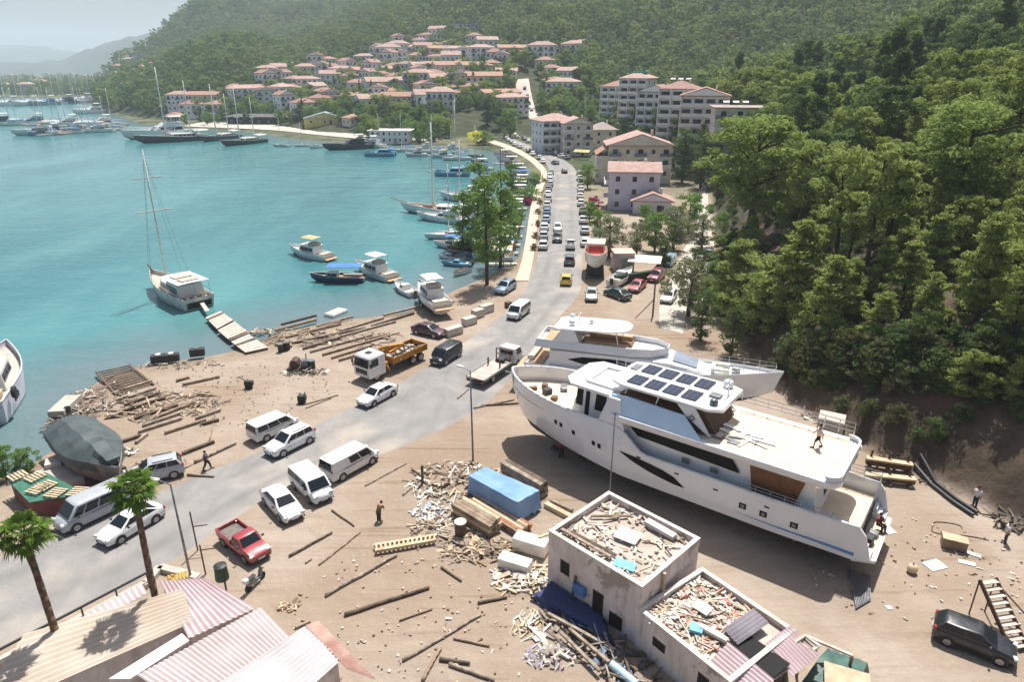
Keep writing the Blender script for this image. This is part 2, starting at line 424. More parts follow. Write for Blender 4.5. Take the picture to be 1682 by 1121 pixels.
# ---------------------------------------------------------------- sea
def mat_water():
    t=NT('sea_water')
    deep=t.mix(t.ramp(t.noise(.012,4,.55),.35,.65),S(56,110,114),S(74,130,132))
    deep=t.mix(t.math('MULTIPLY',t.ramp(t.noise(.05,4,.6,stretch=(1,.35,1)),.45,.7),.5),deep,S(98,152,150))
    sh=t.ramp(t.math('ADD',t.attr('shallow'),t.math('MULTIPLY',t.math('SUBTRACT',t.noise(.25,4),.5),.4)),.1,.85)
    c=t.mix(sh,S(100,118,120),deep)
    t.set(c,.16,0,.5); t.b.inputs['IOR'].default_value=1.33
    n1=t.noise(.9,3,.6,stretch=(.6,1,1)); n2=t.noise(.22,2,.5,stretch=(.5,1,1))
    t.bump(t.math('ADD',n1,t.math('MULTIPLY',n2,2.2)),.32,.35); MATS['sea_water']=t.m
mat_water()
def sea():
    na,nr=220,150
    az=np.linspace(R(-80),R(40),na); rr=np.geomspace(12,9000,nr)
    A,RR=np.meshgrid(az,rr); X=np.sin(A)*RR; Y=np.cos(A)*RR-2
    inl=pip(LAND,X.ravel()/K,Y.ravel()/K); ds,_=pdist(SHORE,X.ravel()/K,Y.ravel()/K)
    V=np.stack([X.ravel(),Y.ravel(),np.full(X.size,-.35)],1)
    i=(np.arange(nr-1)[:,None]*na+np.arange(na-1)[None,:]).ravel(); Fq=np.stack([i,i+1,i+na+1,i+na],1)
    return np_mesh('sea_water',V,Fq,MATS['sea_water'],attr={'shallow':np.where(inl,0,np.clip(ds/16,0,1))},smooth=True)
prop(sea(),kind='structure')
# ---------------------------------------------------------------- far mountains
M('mountain_ground',S(56,74,72),S(78,90,82),.004,.95)
def ridge(name,Y,pts,depth):
    xs=np.linspace(pts[0][0],pts[-1][0],90); V=[]
    for k,(u,hs) in enumerate(((0,0),(.35,.55),(.7,.9),(1,1),(1.6,.55))):
        for x in xs:
            e=np.interp(x,[p[0] for p in pts],[p[1] for p in pts]); d,f,w_=ray(x,e); Yp=Y+depth*u
            top_=CAMH+(Y+depth)*w_/f+ (vnoise(np.array([x]),np.array([k*9.]),14,2)[0]-.5)*Y*.006
            V.append((d*Yp/f,Yp,max(-3,top_*hs)))
    n=len(xs); i=(np.arange(4)[:,None]*n+np.arange(n-1)[None,:]).ravel()
    prop(np_mesh(name,np.array(V),np.stack([i,i+1,i+n+1,i+n],1),MATS['mountain_ground'],smooth=True),kind='structure')
ridge('mountains',2500,[(-500,100),(0,104),(60,102),(110,96),(160,74),(215,60),(262,52),(330,44),(420,36),(520,60)],900)
ridge('mountains',4300,[(-900,60),(-300,70),(0,76),(60,74),(115,84),(170,98),(260,104)],1500)
# ---------------------------------------------------------------- haze
hb=MB(); hb.bbox(-9500,9500,-60,8600,-5,420)
t=NT('haze'); t.n.remove(t.b); pv=t.n.new('ShaderNodeVolumePrincipled'); pv.inputs['Density'].default_value=HAZE; pv.inputs['Color'].default_value=(.80,.91,1,1); pv.inputs['Anisotropy'].default_value=.1
t.l.new(pv.outputs[0],t.n['Material Output'].inputs['Volume'])
haze=prop(hb.build('haze',t.m),kind='stuff')
# ================================================================ vehicles
GLASS=M('vehicle_glass',(.012,.018,.022),None,rough=.08,spec=.4)
TYRE=M('tyre_rubber',(.018,.018,.018),None,rough=.85); RIM=M('wheel_rim',(.42,.43,.44),(.3,.3,.31),9,.35,.7)
BLACKP=M('black_plastic',(.025,.025,.026),None,rough=.55); LAMP=M('lamp_glass',(.75,.78,.8),(.5,.53,.56),14,.12); TAIL=M('tail_lamp_red',(.45,.02,.02),None,rough=.2)
PLATE=M('number_plate',(.75,.75,.75),None,rough=.5); CHROME=M('bright_metal',(.6,.6,.6),None,rough=.25,metal=.9)
PW=paint('paint_white',(.78,.78,.77)); PCOL={'white':PW}
for n_,c_ in dict(silver=(.42,.44,.46),grey=(.13,.14,.15),black=(.014,.016,.02),red=(.36,.035,.045),maroon=(.075,.018,.03),blue=(.06,.16,.30),lightblue=(.30,.42,.55),yellow=(.72,.48,.03),lilac=(.52,.46,.56),beige=(.55,.5,.42),navy=(.02,.04,.09),darkgreen=(.03,.07,.06),darkred=(.2,.02,.03)).items(): PCOL[n_]=paint('paint_'+n_,c_)
def wheel(parent,x,y,r=.32,w_=.22):
    b=MB(); s=1 if y>0 else -1
    b.tube((x,y-w_/2,r),(x,y+w_/2,r),r,n=18)
    t_=b.build('wheel',TYRE,parent,bevel=.02)
    c=MB(); c.tube((x,y+s*(w_/2-.01),r),(x,y+s*(w_/2+.012),r),r*.66,n=14)
    for k in range(5):
        a=k*2*math.pi/5; c.beam((x,y+s*(w_/2+.013),r),(x+math.cos(a)*r*.6,y+s*(w_/2+.013),r+math.sin(a)*r*.6),.05,.02,up=(0,1,0))
    c.build('rim',RIM,t_)
def car_body(par,L,W,zb,stations,mats,arch=()):
    b=MB(); rings=[]
    for x,zt,wf,zl in stations:
        w2=W/2*wf
        rings.append([(x,-w2*.88,zl),(x,-w2*.97,zl+.1),(x,-w2,(zl+zt)*.5),(x,-w2*.975,zt-.14),(x,-w2*.88,zt-.02),(x,0,zt+.015),(x,w2*.88,zt-.02),(x,w2*.975,zt-.14),(x,w2,(zl+zt)*.5),(x,w2*.97,zl+.1),(x,w2*.88,zl)])
    b.loft(rings); o=b.build('body',mats,par,smooth=True,angle=38)
    for x in arch:
        for s in (-1,1):
            a=MB(); a.tube((x,s*(W/2-.12),.34),(x,s*(W/2+.006),.34),.40,n=20); a.build('wheel_arch',BLACKP,o)
    return o
def cabin(par,base,roof,zb,zr,wb,wt,paintm,side_split=(.5,),rear_glass=True,side_from=.04,side_to=.96,panel=None,gl=(.16,.9)):
    """base=(x_rear,x_front) at belt, roof=(x_rear,x_front)"""
    b=MB()
    r0=[(base[0],-wb,zb),(base[1],-wb,zb),(base[1],wb,zb),(base[0],wb,zb)]
    def ring(u,xo=0):
        k=[]
        xr=base[0]+(roof[0]-base[0])*u; xf=base[1]+(roof[1]-base[1])*u; w_=wb+(wt-wb)*u; z=zb+(zr-zb)*u
        return xr,xf,w_,z
    rings=[]
    for u in (0,.5,.9): 
        xr,xf,w_,z=ring(u); rings.append([(xr,-w_*.86,z),(xr+.07,-w_,z),(xf-.1,-w_,z),(xf,-w_*.86,z),(xf,w_*.86,z),(xf-.1,w_,z),(xr+.07,w_,z),(xr,w_*.86,z)])
    xr,xf,w_,z=ring(1.0); xr+=.1; xf-=.12
    rings.append([(xr,-w_*.8,z-.01),(xr+.1,-w_*.9,z-.01),(xf-.1,-w_*.9,z-.01),(xf,-w_*.8,z-.01),(xf,w_*.8,z-.01),(xf-.1,w_*.9,z-.01),(xr+.1,w_*.9,z-.01),(xr,w_*.8,z-.01)])
    b.loft(rings); cab=b.build('cabin',paintm,par,smooth=True,angle=35)
    def side(u,v,s):   # u along, v up
        xr,xf,w_,z=ring(v); return (xr+(xf-xr)*u,s*(w_+.012),z)
    for s in (-1,1):
        cuts=[side_from]+list(side_split)+[side_to]
        for i in range(len(cuts)-1):
            if panel and i in panel: continue
            a,c=cuts[i]+.012,cuts[i+1]-.012
            g=MB(); q=[side(a,gl[0],s),side(c,gl[0],s),side(c,gl[1]-.02,s),side(a,gl[1]-.02,s)]
            q2=[(p[0],p[1]-s*.03,p[2]) for p in q]; g.loft([q2,q]); g.build('side_window',GLASS,cab)
    def fr(xi,v,y,off):
        xr,xf,w_,z=ring(v); x=xf if xi else xr
        return (x+off,y*w_*.84,z)
    for xi,nm in ((1,'windscreen'),(0,'rear_window')):
        if xi==0 and not rear_glass: continue
        o=.02 if xi else -.02
        g=MB(); q=[fr(xi,gl[0]-.06,-1,o),fr(xi,gl[0]-.06,1,o),fr(xi,.9,1,o),fr(xi,.9,-1,o)]
        g.loft([[(p[0]-o*2,p[1],p[2]) for p in q],q]); g.build(nm,GLASS,cab)
    return cab
def car_trim(par,L,W,zh,zt,bx,mirror=True):
    f=L/2; 
    for s in (-1,1):
        b=MB(); b.box((f-.13,s*W*.36,zh),(.2,W*.2,.15),rz=-s*.25); b.build('headlight',LAMP,par,bevel=.03)
        b=MB(); b.box((-f+.1,s*W*.4,zt),(.16,W*.13,.22),rz=s*.2); b.build('tail_light',TAIL,par,bevel=.03)
        if mirror:
            b=MB(); b.box((bx,s*(W/2+.09),zh+.36),(.12,.2,.14)); b.build('door_mirror',BLACKP,par,bevel=.03)
    b=MB(); b.box((f-.03,0,.38),(.1,W*.62,.16)); b.build('grille',BLACKP,par,bevel=.02)
    b=MB(); b.box((f+.025,0,.46),(.02,.5,.11)); b.build('number_plate',PLATE,par)
    b=MB(); b.box((-f-.02,0,.62),(.02,.5,.11)); b.build('number_plate',PLATE,par)
    b=MB(); b.box((0,0,.25),(L*.93,W*.93,.12)); b.build('underbody',BLACKP,par)
def mk_sedan():
    t=thing('sedan_car','x','car'); L,W=4.55,1.78
    car_body(t,L,W,.2,[(-2.27,.78,.8,.36),(-2.2,.93,.92,.24),(-1.9,1.0,.98,.2),(-1.3,1.02,1,.18),(0,.98,1,.18),(1.0,.96,1,.18),(1.7,.86,.97,.2),(2.1,.74,.9,.22),(2.27,.62,.78,.3)],PW,(-1.32,1.38))
    cabin(t,(-1.85,1.15),(-.95,.3),.95,1.44,.80,.62,PW,(.53,.6))
    car_trim(t,L,W,.68,.82,.75)
    for x in (-1.32,1.38):
        for y in (-.8,.8): wheel(t,x,y)
    return t
def mk_hatch():
    t=thing('hatchback_car','x','car'); L,W=4.1,1.74
    car_body(t,L,W,.2,[(-2.05,.9,.86,.34),(-1.95,1.0,.95,.24),(-1.3,1.03,1,.18),(0,1.0,1,.18),(.9,.98,1,.18),(1.5,.88,.97,.2),(1.9,.74,.88,.22),(2.05,.6,.76,.3)],PW,(-1.25,1.28))
    cabin(t,(-2.0,1.05),(-1.55,.2),.97,1.5,.80,.64,PW,(.5,.55))
    car_trim(t,L,W,.7,.95,.7)
    for x in (-1.25,1.28):
        for y in (-.78,.78): wheel(t,x,y)
    return t
def mk_suv():
    t=thing('suv_car','x','car'); L,W=4.45,1.84
    car_body(t,L,W,.25,[(-2.22,1.0,.86,.4),(-2.12,1.1,.96,.3),(-1.3,1.12,1,.24),(0,1.1,1,.24),(.9,1.08,1,.24),(1.6,1.0,.98,.26),(2.05,.88,.92,.28),(2.22,.7,.8,.36)],PW,(-1.36,1.38))
    c=cabin(t,(-2.15,1.1),(-1.75,.25),1.05,1.66,.84,.7,PW,(.36,.66))
    for s in (-1,1):
        b=MB(); b.beam((-1.5,s*.6,1.68),(.0,s*.6,1.68),.05,.05); b.build('roof_rail',BLACKP,c)
    car_trim(t,L,W,.82,1.1,.75)
    for x in (-1.36,1.38):
        for y in (-.82,.82): wheel(t,x,y,.36)
    return t
def mk_van(L=4.95,W=1.92,H=1.95,name='panel_van',split=(.42,.68),panel=(0,),hood=.75):
    t=thing(name,'x','van'); f=L/2
    car_body(t,L,W,.2,[(-f,1.0,.92,.34),(-f+.08,1.1,.98,.26),(-f+.8,1.12,1,.22),(0,1.12,1,.22),(f-1.2,1.1,1,.22),(f-.6,1.03,.97,.24),(f-.15,.86,.9,.26),(f,.66,.8,.32)],PW,(-f+.95,f-.9))
    cabin(t,(-f+.02,f-.5),(-f+.12,f-1.25),1.05,H,.94,.82,PW,split,panel=panel,gl=(.14,.8))
    car_trim(t,L,W,.84,1.15,f-1.15)
    for s in (-1,1):
        b=MB(); b.box((-.35,s*(W/2+.004),1.0),(1.9,.02,.035)); b.build('door_rail',BLACKP,t)
    for x in (-f+.95,f-.9):
        for y in (-W/2+.1,W/2-.1): wheel(t,x,y,.34)
    return t
def mk_minibus(): return mk_van(5.3,1.95,1.98,'minibus',(.3,.58,.8),())
def mk_mpv(): return mk_van(4.4,1.82,1.8,'mpv_car',(.34,.66),())
def mk_pickup():
    t=thing('pickup_truck','x','pickup truck'); L,W=4.5,1.7
    b=car_body(t,L,W,.3,[(-2.25,.72,.94,.42),(-2.0,.74,1,.36),(0,.8,1,.32),(.6,.98,1,.3),(1.4,.98,.98,.3),(2.05,.9,.95,.32),(2.25,.74,.9,.4)],PW,(-1.3,1.42))
    cabin(t,(-.28,1.2),(-.1,.62),.96,1.5,.78,.68,PW,(.06,),side_from=.02,panel=(0,))
    bd=MB()
    for y in (-.8,.8): bd.bbox(-2.22,-.3,y-.04,y+.04,.7,1.06)
    bd.bbox(-2.25,-2.17,-.8,.8,.7,1.06); bd.bbox(-.36,-.3,-.8,.8,.7,1.06)
    o=bd.build('cargo_bed',PW,t,bevel=.015)
    fl=MB(); fl.bbox(-2.16,-.37,-.75,.75,.74,.79); fl.build('bed_floor',M('worn_bed',(.1,.1,.1),(.2,.17,.14),3,.7),o)
    car_trim(t,L,W,.76,.85,.95)
    for x in (-1.3,1.42):
        for y in (-.75,.75): wheel(t,x,y,.33)
    return t
def mk_crane_truck():
    t=thing('crane_truck','x','truck')
    YEL=M('truck_yellow',S(196,140,40),S(150,96,34),2.2,.55,bump=.1); RUST=M('truck_dropside',S(146,98,42),S(104,66,36),1.8,.7)
    b=MB(); b.bbox(-4.2,3.0,-.45,.45,.75,1.0); b.build('chassis',BLACKP,t)
    b=MB(); b.loft([[(2.0,-1.22,.55),(4.3,-1.22,.5),(4.3,1.22,.5),(2.0,1.22,.55)],[(2.0,-1.22,1.7),(4.36,-1.22,1.6),(4.36,1.22,1.6),(2.0,1.22,1.7)],[(2.0,-1.2,2.75),(4.15,-1.18,2.72),(4.15,1.18,2.72),(2.0,1.2,2.75)],[(2.15,-1.05,2.95),(3.9,-1.03,2.92),(3.9,1.03,2.92),(2.15,1.05,2.95)]])
    c=b.build('cab',PW,t,bevel=.06)
    g=MB(); g.loft([[(4.36,-1.08,1.72),(4.36,1.08,1.72),(4.2,1.05,2.58),(4.2,-1.05,2.58)],[(4.40,-1.08,1.72),(4.40,1.08,1.72),(4.235,1.05,2.58),(4.235,-1.05,2.58)]]); g.build('windscreen',GLASS,c)
    for s in (-1,1):
        g=MB(); g.loft([[(3.0,s*1.2,1.75),(4.0,s*1.2,1.75),(3.95,s*1.18,2.55),(3.0,s*1.18,2.55)],[(3.0,s*1.235,1.75),(4.0,s*1.235,1.75),(3.95,s*1.215,2.55),(3.0,s*1.215,2.55)]]); g.build('side_window',GLASS,c)
        g=MB(); g.box((4.36,s*.92,.8),(.08,.36,.24)); g.build('headlight',LAMP,c)
        g=MB(); g.box((4.3,s*1.42,2.1),(.1,.22,.5)); g.build('door_mirror',BLACKP,c)
    g=MB(); g.box((4.37,0,1.2),(.05,1.7,.5)); g.build('grille',BLACKP,c)
    g=MB(); g.box((3.2,0,2.99),(.6,.6,.06)); g.build('roof_hatch',BLACKP,c)
    b=MB(); b.bbox(-4.4,1.0,-1.22,1.22,1.1,1.22); bed=b.build('load_bed',RUST,t)
    for s in (-1,1):
        b=MB(); b.bbox(-4.4,1.0,s*1.25-.04,s*1.25+.04,1.15,1.85)
        for x in np.linspace(-4.3,.9,7): b.bbox(x-.05,x+.05,s*1.3-.03,s*1.3+.03,1.1,1.85)
        b.build('dropside',YEL,bed)
    b=MB(); b.bbox(-4.46,-4.38,-1.22,1.22,1.15,1.85); b.build('tailgate',YEL,bed)
    b=MB(); b.bbox(1.0,1.08,-1.22,1.22,1.15,1.95); b.build('headboard',RUST,bed)
    b=MB(); b.bbox(1.3,1.8,-.9,.9,1.0,1.5); b.tube((1.55,0,1.5),(1.55,0,3.0),.2); b.beam((1.55,0,2.9),(-1.6,.35,2.4),.34,.36); b.beam((-1.6,.35,2.4),(.7,.5,2.25),.26,.26); b.beam((-1.6,.35,2.4),(-1.75,.35,1.5),.12,.12); b.tube((1.2,0,1.9),(-.2,.15,2.55),.09)
    for s in (-1,1): b.beam((1.55,s*.9,1.2),(1.55,s*1.35,.5),.16,.16)
    b.build('crane',YEL,t,bevel=.02)
    for i in range(26):
        pass
    b=MB(); r_=random.Random(3)
    for i in range(40):
        p=Vector((r_.uniform(-4,.6),r_.uniform(-1,1),1.25+r_.random()*.35)); b.box(p,(r_.uniform(.3,1.1),r_.uniform(.1,.4),r_.uniform(.08,.3)),rz=r_.uniform(0,3),rx=r_.uniform(-.4,.4))
    o=b.build('scrap_load',M('scrap_metal',S(120,112,104),S(206,200,190),1.5,.7),t); o['kind']='stuff'
    for x in (3.3,-2.2,-3.4):
        for y in (-1.02,1.02): wheel(t,x,y,.5,.34)
    b=MB(); b.tube((1.2,.7,.7),(.1,.7,.7),.28); b.build('fuel_tank',M('dark_steel',(.06,.06,.062),(.1,.1,.1),5,.5,.4),t)
    return t
def mk_tow_truck():
    TIM_=M('rusty_frame',S(120,84,66),S(80,56,46),3,.7)
    t=thing('tow_truck','x','truck'); DECK=M('flatbed_deck',S(198,182,170),S(164,150,140),1.6,.6,bump=.1)
    b=MB(); b.bbox(-3.8,3.2,-.4,.4,.6,.85); b.build('chassis',BLACKP,t)
    b=MB(); b.loft([[(2.0,-1.05,.5),(3.7,-1.05,.45),(3.7,1.05,.45),(2.0,1.05,.5)],[(2.0,-1.05,1.4),(3.75,-1.05,1.35),(3.75,1.05,1.35),(2.0,1.05,1.4)],[(2.0,-1.0,2.25),(3.4,-.98,2.2),(3.4,.98,2.2),(2.0,1.0,2.25)]])
    c=b.build('cab',PW,t,bevel=.06)
    g=MB(); g.loft([[(1.975,-.8,1.5),(1.975,.8,1.5),(1.975,.8,2.05),(1.975,-.8,2.05)],[(1.99,-.8,1.5),(1.99,.8,1.5),(1.99,.8,2.05),(1.99,-.8,2.05)]]); g.build('rear_window',GLASS,c)
    for s in (-1,1):
        g=MB(); g.loft([[(2.5,s*1.04,1.45),(3.5,s*1.04,1.45),(3.3,s*.99,2.1),(2.5,s*.99,2.1)],[(2.5,s*1.07,1.45),(3.5,s*1.07,1.45),(3.3,s*1.02,2.1),(2.5,s*1.02,2.1)]]); g.build('side_window',GLASS,c)
    b=MB(); b.bbox(-4.2,1.2,-1.15,1.15,.9,1.02); d=b.build('flatbed',DECK,t)
    for s in (-1,1):
        g=MB(); g.bbox(-4.2,1.2,s*1.16-.05,s*1.16+.05,.86,1.12); g.build('side_rail',M('galvanised',S(170,172,172),S(130,130,130),3,.5,.4),d)
    g=MB()
    for s in (-1,1):
        g.beam((1.3,s*.9,1.0),(1.3,s*.9,2.3),.1,.1)
        q_=MB(); q_.beam((-.6,s*.75,1.05),(-.6,s*.75,1.9),.14,.14); q_.build('stake_post',TIM_,t)
    g.beam((1.3,-.9,2.3),(1.3,.9,2.3),.1,.1); g.beam((1.3,-.9,1.7),(1.3,.9,1.7),.08,.08); g.beam((1.3,.9,1.0),(1.3,-.9,2.3),.06,.06)
    g.build('headboard_frame',M('rusty_frame',S(120,84,66),S(80,56,46),3,.7),t)
    g=MB(); g.tube((.7,-.5,1.25),(.7,.5,1.25),.22); g.build('winch',BLACKP,t)
    g=MB(); g.bbox(-4.28,-4.18,-1.1,1.1,.55,.85); g.build('rear_bumper',BLACKP,t)
    for s in (-1,1):
        g=MB(); g.box((-4.29,s*.9,.7),(.03,.3,.14)); g.build('tail_light',TAIL,t)
    for x in (2.7,-2.4):
        for y in (-.92,.92): wheel(t,x,y,.42,.3)
    return t
def mk_far_car():
    t=thing('parked_car','x','car')
    b=MB(); b.loft([[(x,-w_,z0),(x,-w_,z1),(x,w_,z1),(x,w_,z0)] for x,w_,z0,z1 in ((-2.1,.72,.4,.8),(-1.9,.85,.3,.98),(0,.88,.25,1.0),(1.1,.87,.25,.97),(1.9,.8,.3,.78),(2.1,.68,.4,.62))]); bo=b.build('body',PW,t,bevel=.05)
    b=MB(); b.loft([[(-1.75,-.8,.96),(1.1,-.8,.96),(1.1,.8,.96),(-1.75,.8,.96)],[(-1.3,-.64,1.4),(.35,-.64,1.4),(.35,.64,1.4),(-1.3,.64,1.4)]]); b.build('glasshouse',GLASS,t)
    b=MB(); b.loft([[(-1.33,-.66,1.39),(.38,-.66,1.39),(.38,.66,1.39),(-1.33,.66,1.39)],[(-1.2,-.58,1.47),(.22,-.58,1.47),(.22,.58,1.47),(-1.2,.58,1.47)]]); b.build('roof',PW,t)
    for x in (-1.25,1.3):
        for y in (-.8,.8):
            b=MB(); b.tube((x,y-.1,.32),(x,y+.1,.32),.32,n=10); b.build('wheel',TYRE,t)
    return t
PR=dict(sedan=Proto(mk_sedan),hatch=Proto(mk_hatch),suv=Proto(mk_suv),van=Proto(mk_van),minibus=Proto(mk_minibus),mpv=Proto(mk_mpv),pickup=Proto(mk_pickup),crane=Proto(mk_crane_truck),tow=Proto(mk_tow_truck),far=Proto(mk_far_car))
def park(kind,front,rear,label,col='white',group=None,sc=1.0,z=0.02):
    f=G(*front);r=G(*rear); c=(f+r)/2; d=f-r
    return PR[kind].put((c.x,c.y,z),math.atan2(d.y,d.x),label,group,sc,{'paint_white':PCOL[col]} if col!='white' else None)
park('suv',(449,750),(505,722),'white estate SUV heading down the road beside a parked white minivan')
park('mpv',(478,700),(421,725),'white minivan parked on the dirt verge beside the white SUV')
park('sedan',(598,669),(642,645),'white saloon driving on the road just below the yellow crane truck')
park('van',(609,753),(541,790),'white panel van with one dark side window parked beside the road')
park('mpv',(533,828),(493,791),'white family minivan parked nose-out behind the white panel van')
park('sedan',(484,858),(447,818),'white saloon parked nearest the red pickup on the dirt yard')
park('minibus',(103,874),(212,822),'long silver minibus parked by the green shed behind the palm','silver')
park('sedan',(179,894),(254,849),'white saloon parked alongside the silver minibus under the palm')
park('suv',(228,792),(283,779),'boxy pale grey SUV half hidden behind the palm crown','silver')
park('pickup',(427,922),(379,884),'faded red pickup with an open cargo bed on the dirt yard','red')
park('mpv',(713,604),(752,580),'black people carrier driving on the road between the two trucks','black')
park('crane',(592,629),(692,584),'white cab truck with yellow crane and rusty yellow dropside bed of scrap')
park('tow',(848,592),(782,636),'flatbed recovery truck with white cab and bare pale deck')
park('mpv',(840,528),(863,511),'white delivery minivan coming down the road past the concrete blocks')
park('suv',(817,487),(843,471),'pale blue SUV parked on the dirt beside the tall waterside tree','lightblue')
park('sedan',(722,554),(688,546),'dark maroon saloon parked near the boat on the hard','maroon')
park('hatch',(931,456),(929,474),'yellow taxi driving away along the seafront road','yellow')
park('suv',(936,424),(935,442),'dark grey SUV directly ahead of the yellow taxi','grey')
park('pickup',(937,398),(937,417),'white pickup with a dark load bed ahead of the grey SUV')
park('suv',(915,403),(916,389),'black SUV coming toward the yellow taxi in the near lane','black')
park('hatch',(916,385),(916,373),'white hatchback following the black SUV down the road')
park('sedan',(971,499),(972,481),'silver saloon parked below the orange and white boat','silver')
park('sedan',(1000,484),(1028,494),'dark green saloon with pale roof parked between silver and red saloons','darkgreen')
park('sedan',(1034,486),(1058,466),'bright red saloon parked by the dark hedge behind the yachts','red')
park('suv',(1067,468),(1088,452),'dark red SUV parked behind the bright red saloon','darkred')
park('van',(1090,444),(1108,427),'light blue van parked near the white awning','lightblue',sc=.85)
park('hatch',(1092,502),(1104,486),'white hatchback half hidden by the grey-green tree beside the side road')
park('suv',(1161,436),(1165,414),'black SUV parked on the pale side road under the pines','black')
park('hatch',(1648,1082),(1546,1044),'black hatchback parked at the yard corner beside the metal stair','black',z=.02)
# seafront rows
def row(p0,p1,n,cols,labels,group,flip=False,jit=.25):
    a=G(*p0);b=G(*p1); d=(b-a); h=math.atan2(d.y,d.x)
    for i in range(n):
        p=a.lerp(b,i/(n-1)); c=cols[i%len(cols)]
        PR['far'].put((p.x+rnd.uniform(-jit,jit),p.y,.02),h+(math.pi if flip else 0)+rnd.uniform(-.04,.04),labels(i,c),group,(1,1,1.0+rnd.uniform(-.02,.14)),{'paint_white':PCOL[c]} if c!='white' else None)
ORD='first second third fourth fifth sixth seventh eighth ninth tenth eleventh twelfth thirteenth fourteenth fifteenth sixteenth seventeenth eighteenth nineteenth twentieth twenty-first twenty-second twenty-third twenty-fourth twenty-fifth twenty-sixth'.split()
row((893,408),(905,286),13,['white','silver','white','lightblue','blue','white','lilac','white','grey','silver','white','white','silver'],lambda i,c:f'{c} car parked along the promenade hedge, {ORD[i]} from the yellow taxi','cars parked along the promenade')
row((961,403),(951,288),10,['white','silver','white','grey','white','beige','white','silver','white','grey'],lambda i,c:f'{c} car parked on the house side of the road, {ORD[i]} from the orange boat','cars parked on the house side')
row((931,262),(894,250),5,['navy','white','black','silver','black'],lambda i,c:f'{c} car parked below the apartment balconies, {ORD[i]} from the yellow awning','cars parked under the apartments')
row((893,268),(866,250),4,['white','silver','white','grey'],lambda i,c:f'{c} car on the road bend opposite the apartments, {ORD[i]} from the corner','cars on the road bend',jit=.6)
row((855,243),(828,226),6,['white','white','silver','white','lilac','grey'],lambda i,c:f'{c} car parked by the harbour road end, {ORD[i]} from the bend','cars at the harbour road end',jit=1.5)
row((866,234),(838,220),5,['white','black','white','silver','white'],lambda i,c:f'{c} car in the inland row of the harbour car park, {ORD[i]} from the apartments','cars in the harbour car park',jit=1.2)
PR['far'].put((*G(927,284)[:2],.02),1.6,'black car driving away up the empty seafront road',None,1,{'paint_white':PCOL['black']})
PR['far'].put((*G(912,270)[:2],.02),1.9,'dark grey car rounding the bend of the seafront road',None,1,{'paint_white':PCOL['grey']})
for i,(x,y,c) in enumerate([(866,158,'white'),(869,172,'grey'),(873,182,'white'),(862,146,'silver')]):
    p=GT(x,y); PR['far'].put((p.x,p.y,p.z+.3),1.6,f'{c} car on the steep town street, {ORD[i]} of the climb','cars on the steep street',1,{'paint_white':PCOL[c]} if c!='white' else None)
# motorbikes
def mk_bike():
    t=thing('motor_scooter','x','motorbike')
    b=MB(); b.extr([(-.75,.55),(-.6,.75),(-.1,.78),(.05,.5),(.4,.42),(.62,.95),(.7,.9),(.5,.32),(-.2,.28),(-.6,.4)],-.14,.14); b.build('body',paint('paint_grey',(.13,.14,.15)),t,bevel=.03)
    for x in (-.62,.66):
        b=MB(); b.tube((x,-.06,.26),(x,.06,.26),.26,n=14); b.build('wheel',TYRE,t)
    b=MB(); b.tube((.6,-.34,1.02),(.6,.34,1.02),.02); b.tube((.66,0,.3),(.58,0,1.02),.035); b.build('handlebar',BLACKP,t)
    b=MB(); b.box((-.3,0,.82),(.7,.28,.1)); b.build('seat',BLACKP,t,bevel=.03)
    b=MB(); b.box((-.75,0,.9),(.3,.34,.28)); b.build('top_box',M('pale_plastic',(.6,.62,.64),None,rough=.4),t,bevel=.03)
    return t
BK=Proto(mk_bike)
BK.put((*G(420,962)[:2],0),1.2,'dark motor scooter standing on the dirt by the corrugated roofs',None)
BK.put((*G(66,886)[:2],0),.5,'motor scooter parked at the kerb under the nearest palm',None)
# ================================================================ trees
def leaf_mat(name,a,b,c,trans=.35,sc=.9):
    t=NT(name); n=t.noise(sc,4,.6,vec=t.obj())
    rn=t.n.new('ShaderNodeObjectInfo').outputs['Random']
    col=t.ramp(n,.32,.68,a,b); col=t.mix(t.math('MULTIPLY',rn,.75),col,c)
    try: col=t.mix(t.attr('tint'),col,S(160,166,100))
    except Exception: pass
    d=t.n.new('ShaderNodeBsdfDiffuse'); tr=t.n.new('ShaderNodeBsdfTranslucent'); mx=t.n.new('ShaderNodeMixShader'); mx.inputs[0].default_value=trans
    t.l.new(col,d.inputs[0]); t.l.new(col,tr.inputs[0]); t.l.new(d.outputs[0],mx.inputs[1]); t.l.new(tr.outputs[0],mx.inputs[2])
    t.l.new(mx.outputs[0],t.n['Material Output'].inputs['Surface']); t.n.remove(t.b); MATS[name]=t.m; return t.m
PINE=leaf_mat('pine_needles',S(121,141,79),S(164,179,104),S(139,149,81),.45)
FOREST=leaf_mat('forest_needles',S(80,108,74),S(122,146,94),S(102,122,74),.4,.35)
YOUNG=leaf_mat('young_pine_needles',S(130,148,82),S(168,180,108),S(144,154,84),.45)
DARKP=leaf_mat('dark_pine_needles',S(81,104,66),S(117,139,87),S(98,111,64),.35)
OLIVE=leaf_mat('olive_leaves',S(121,131,100),S(159,166,131),S(135,138,98))
BROAD=leaf_mat('broad_leaves',S(96,130,70),S(139,171,94),S(115,139,68),.4)
BRUSH=leaf_mat('scrub_leaves',S(86,98,63),S(124,129,86),S(96,90,60))
PALML=leaf_mat('palm_leaves',S(84,112,48),S(120,146,66),S(100,126,54),.3)
FLOWER=leaf_mat('bougainvillea_flowers',S(190,50,120),S(150,40,96),S(170,60,110))
YEL_L=leaf_mat('yellow_green_leaves',S(220,228,79),S(255,255,106),S(236,228,66))
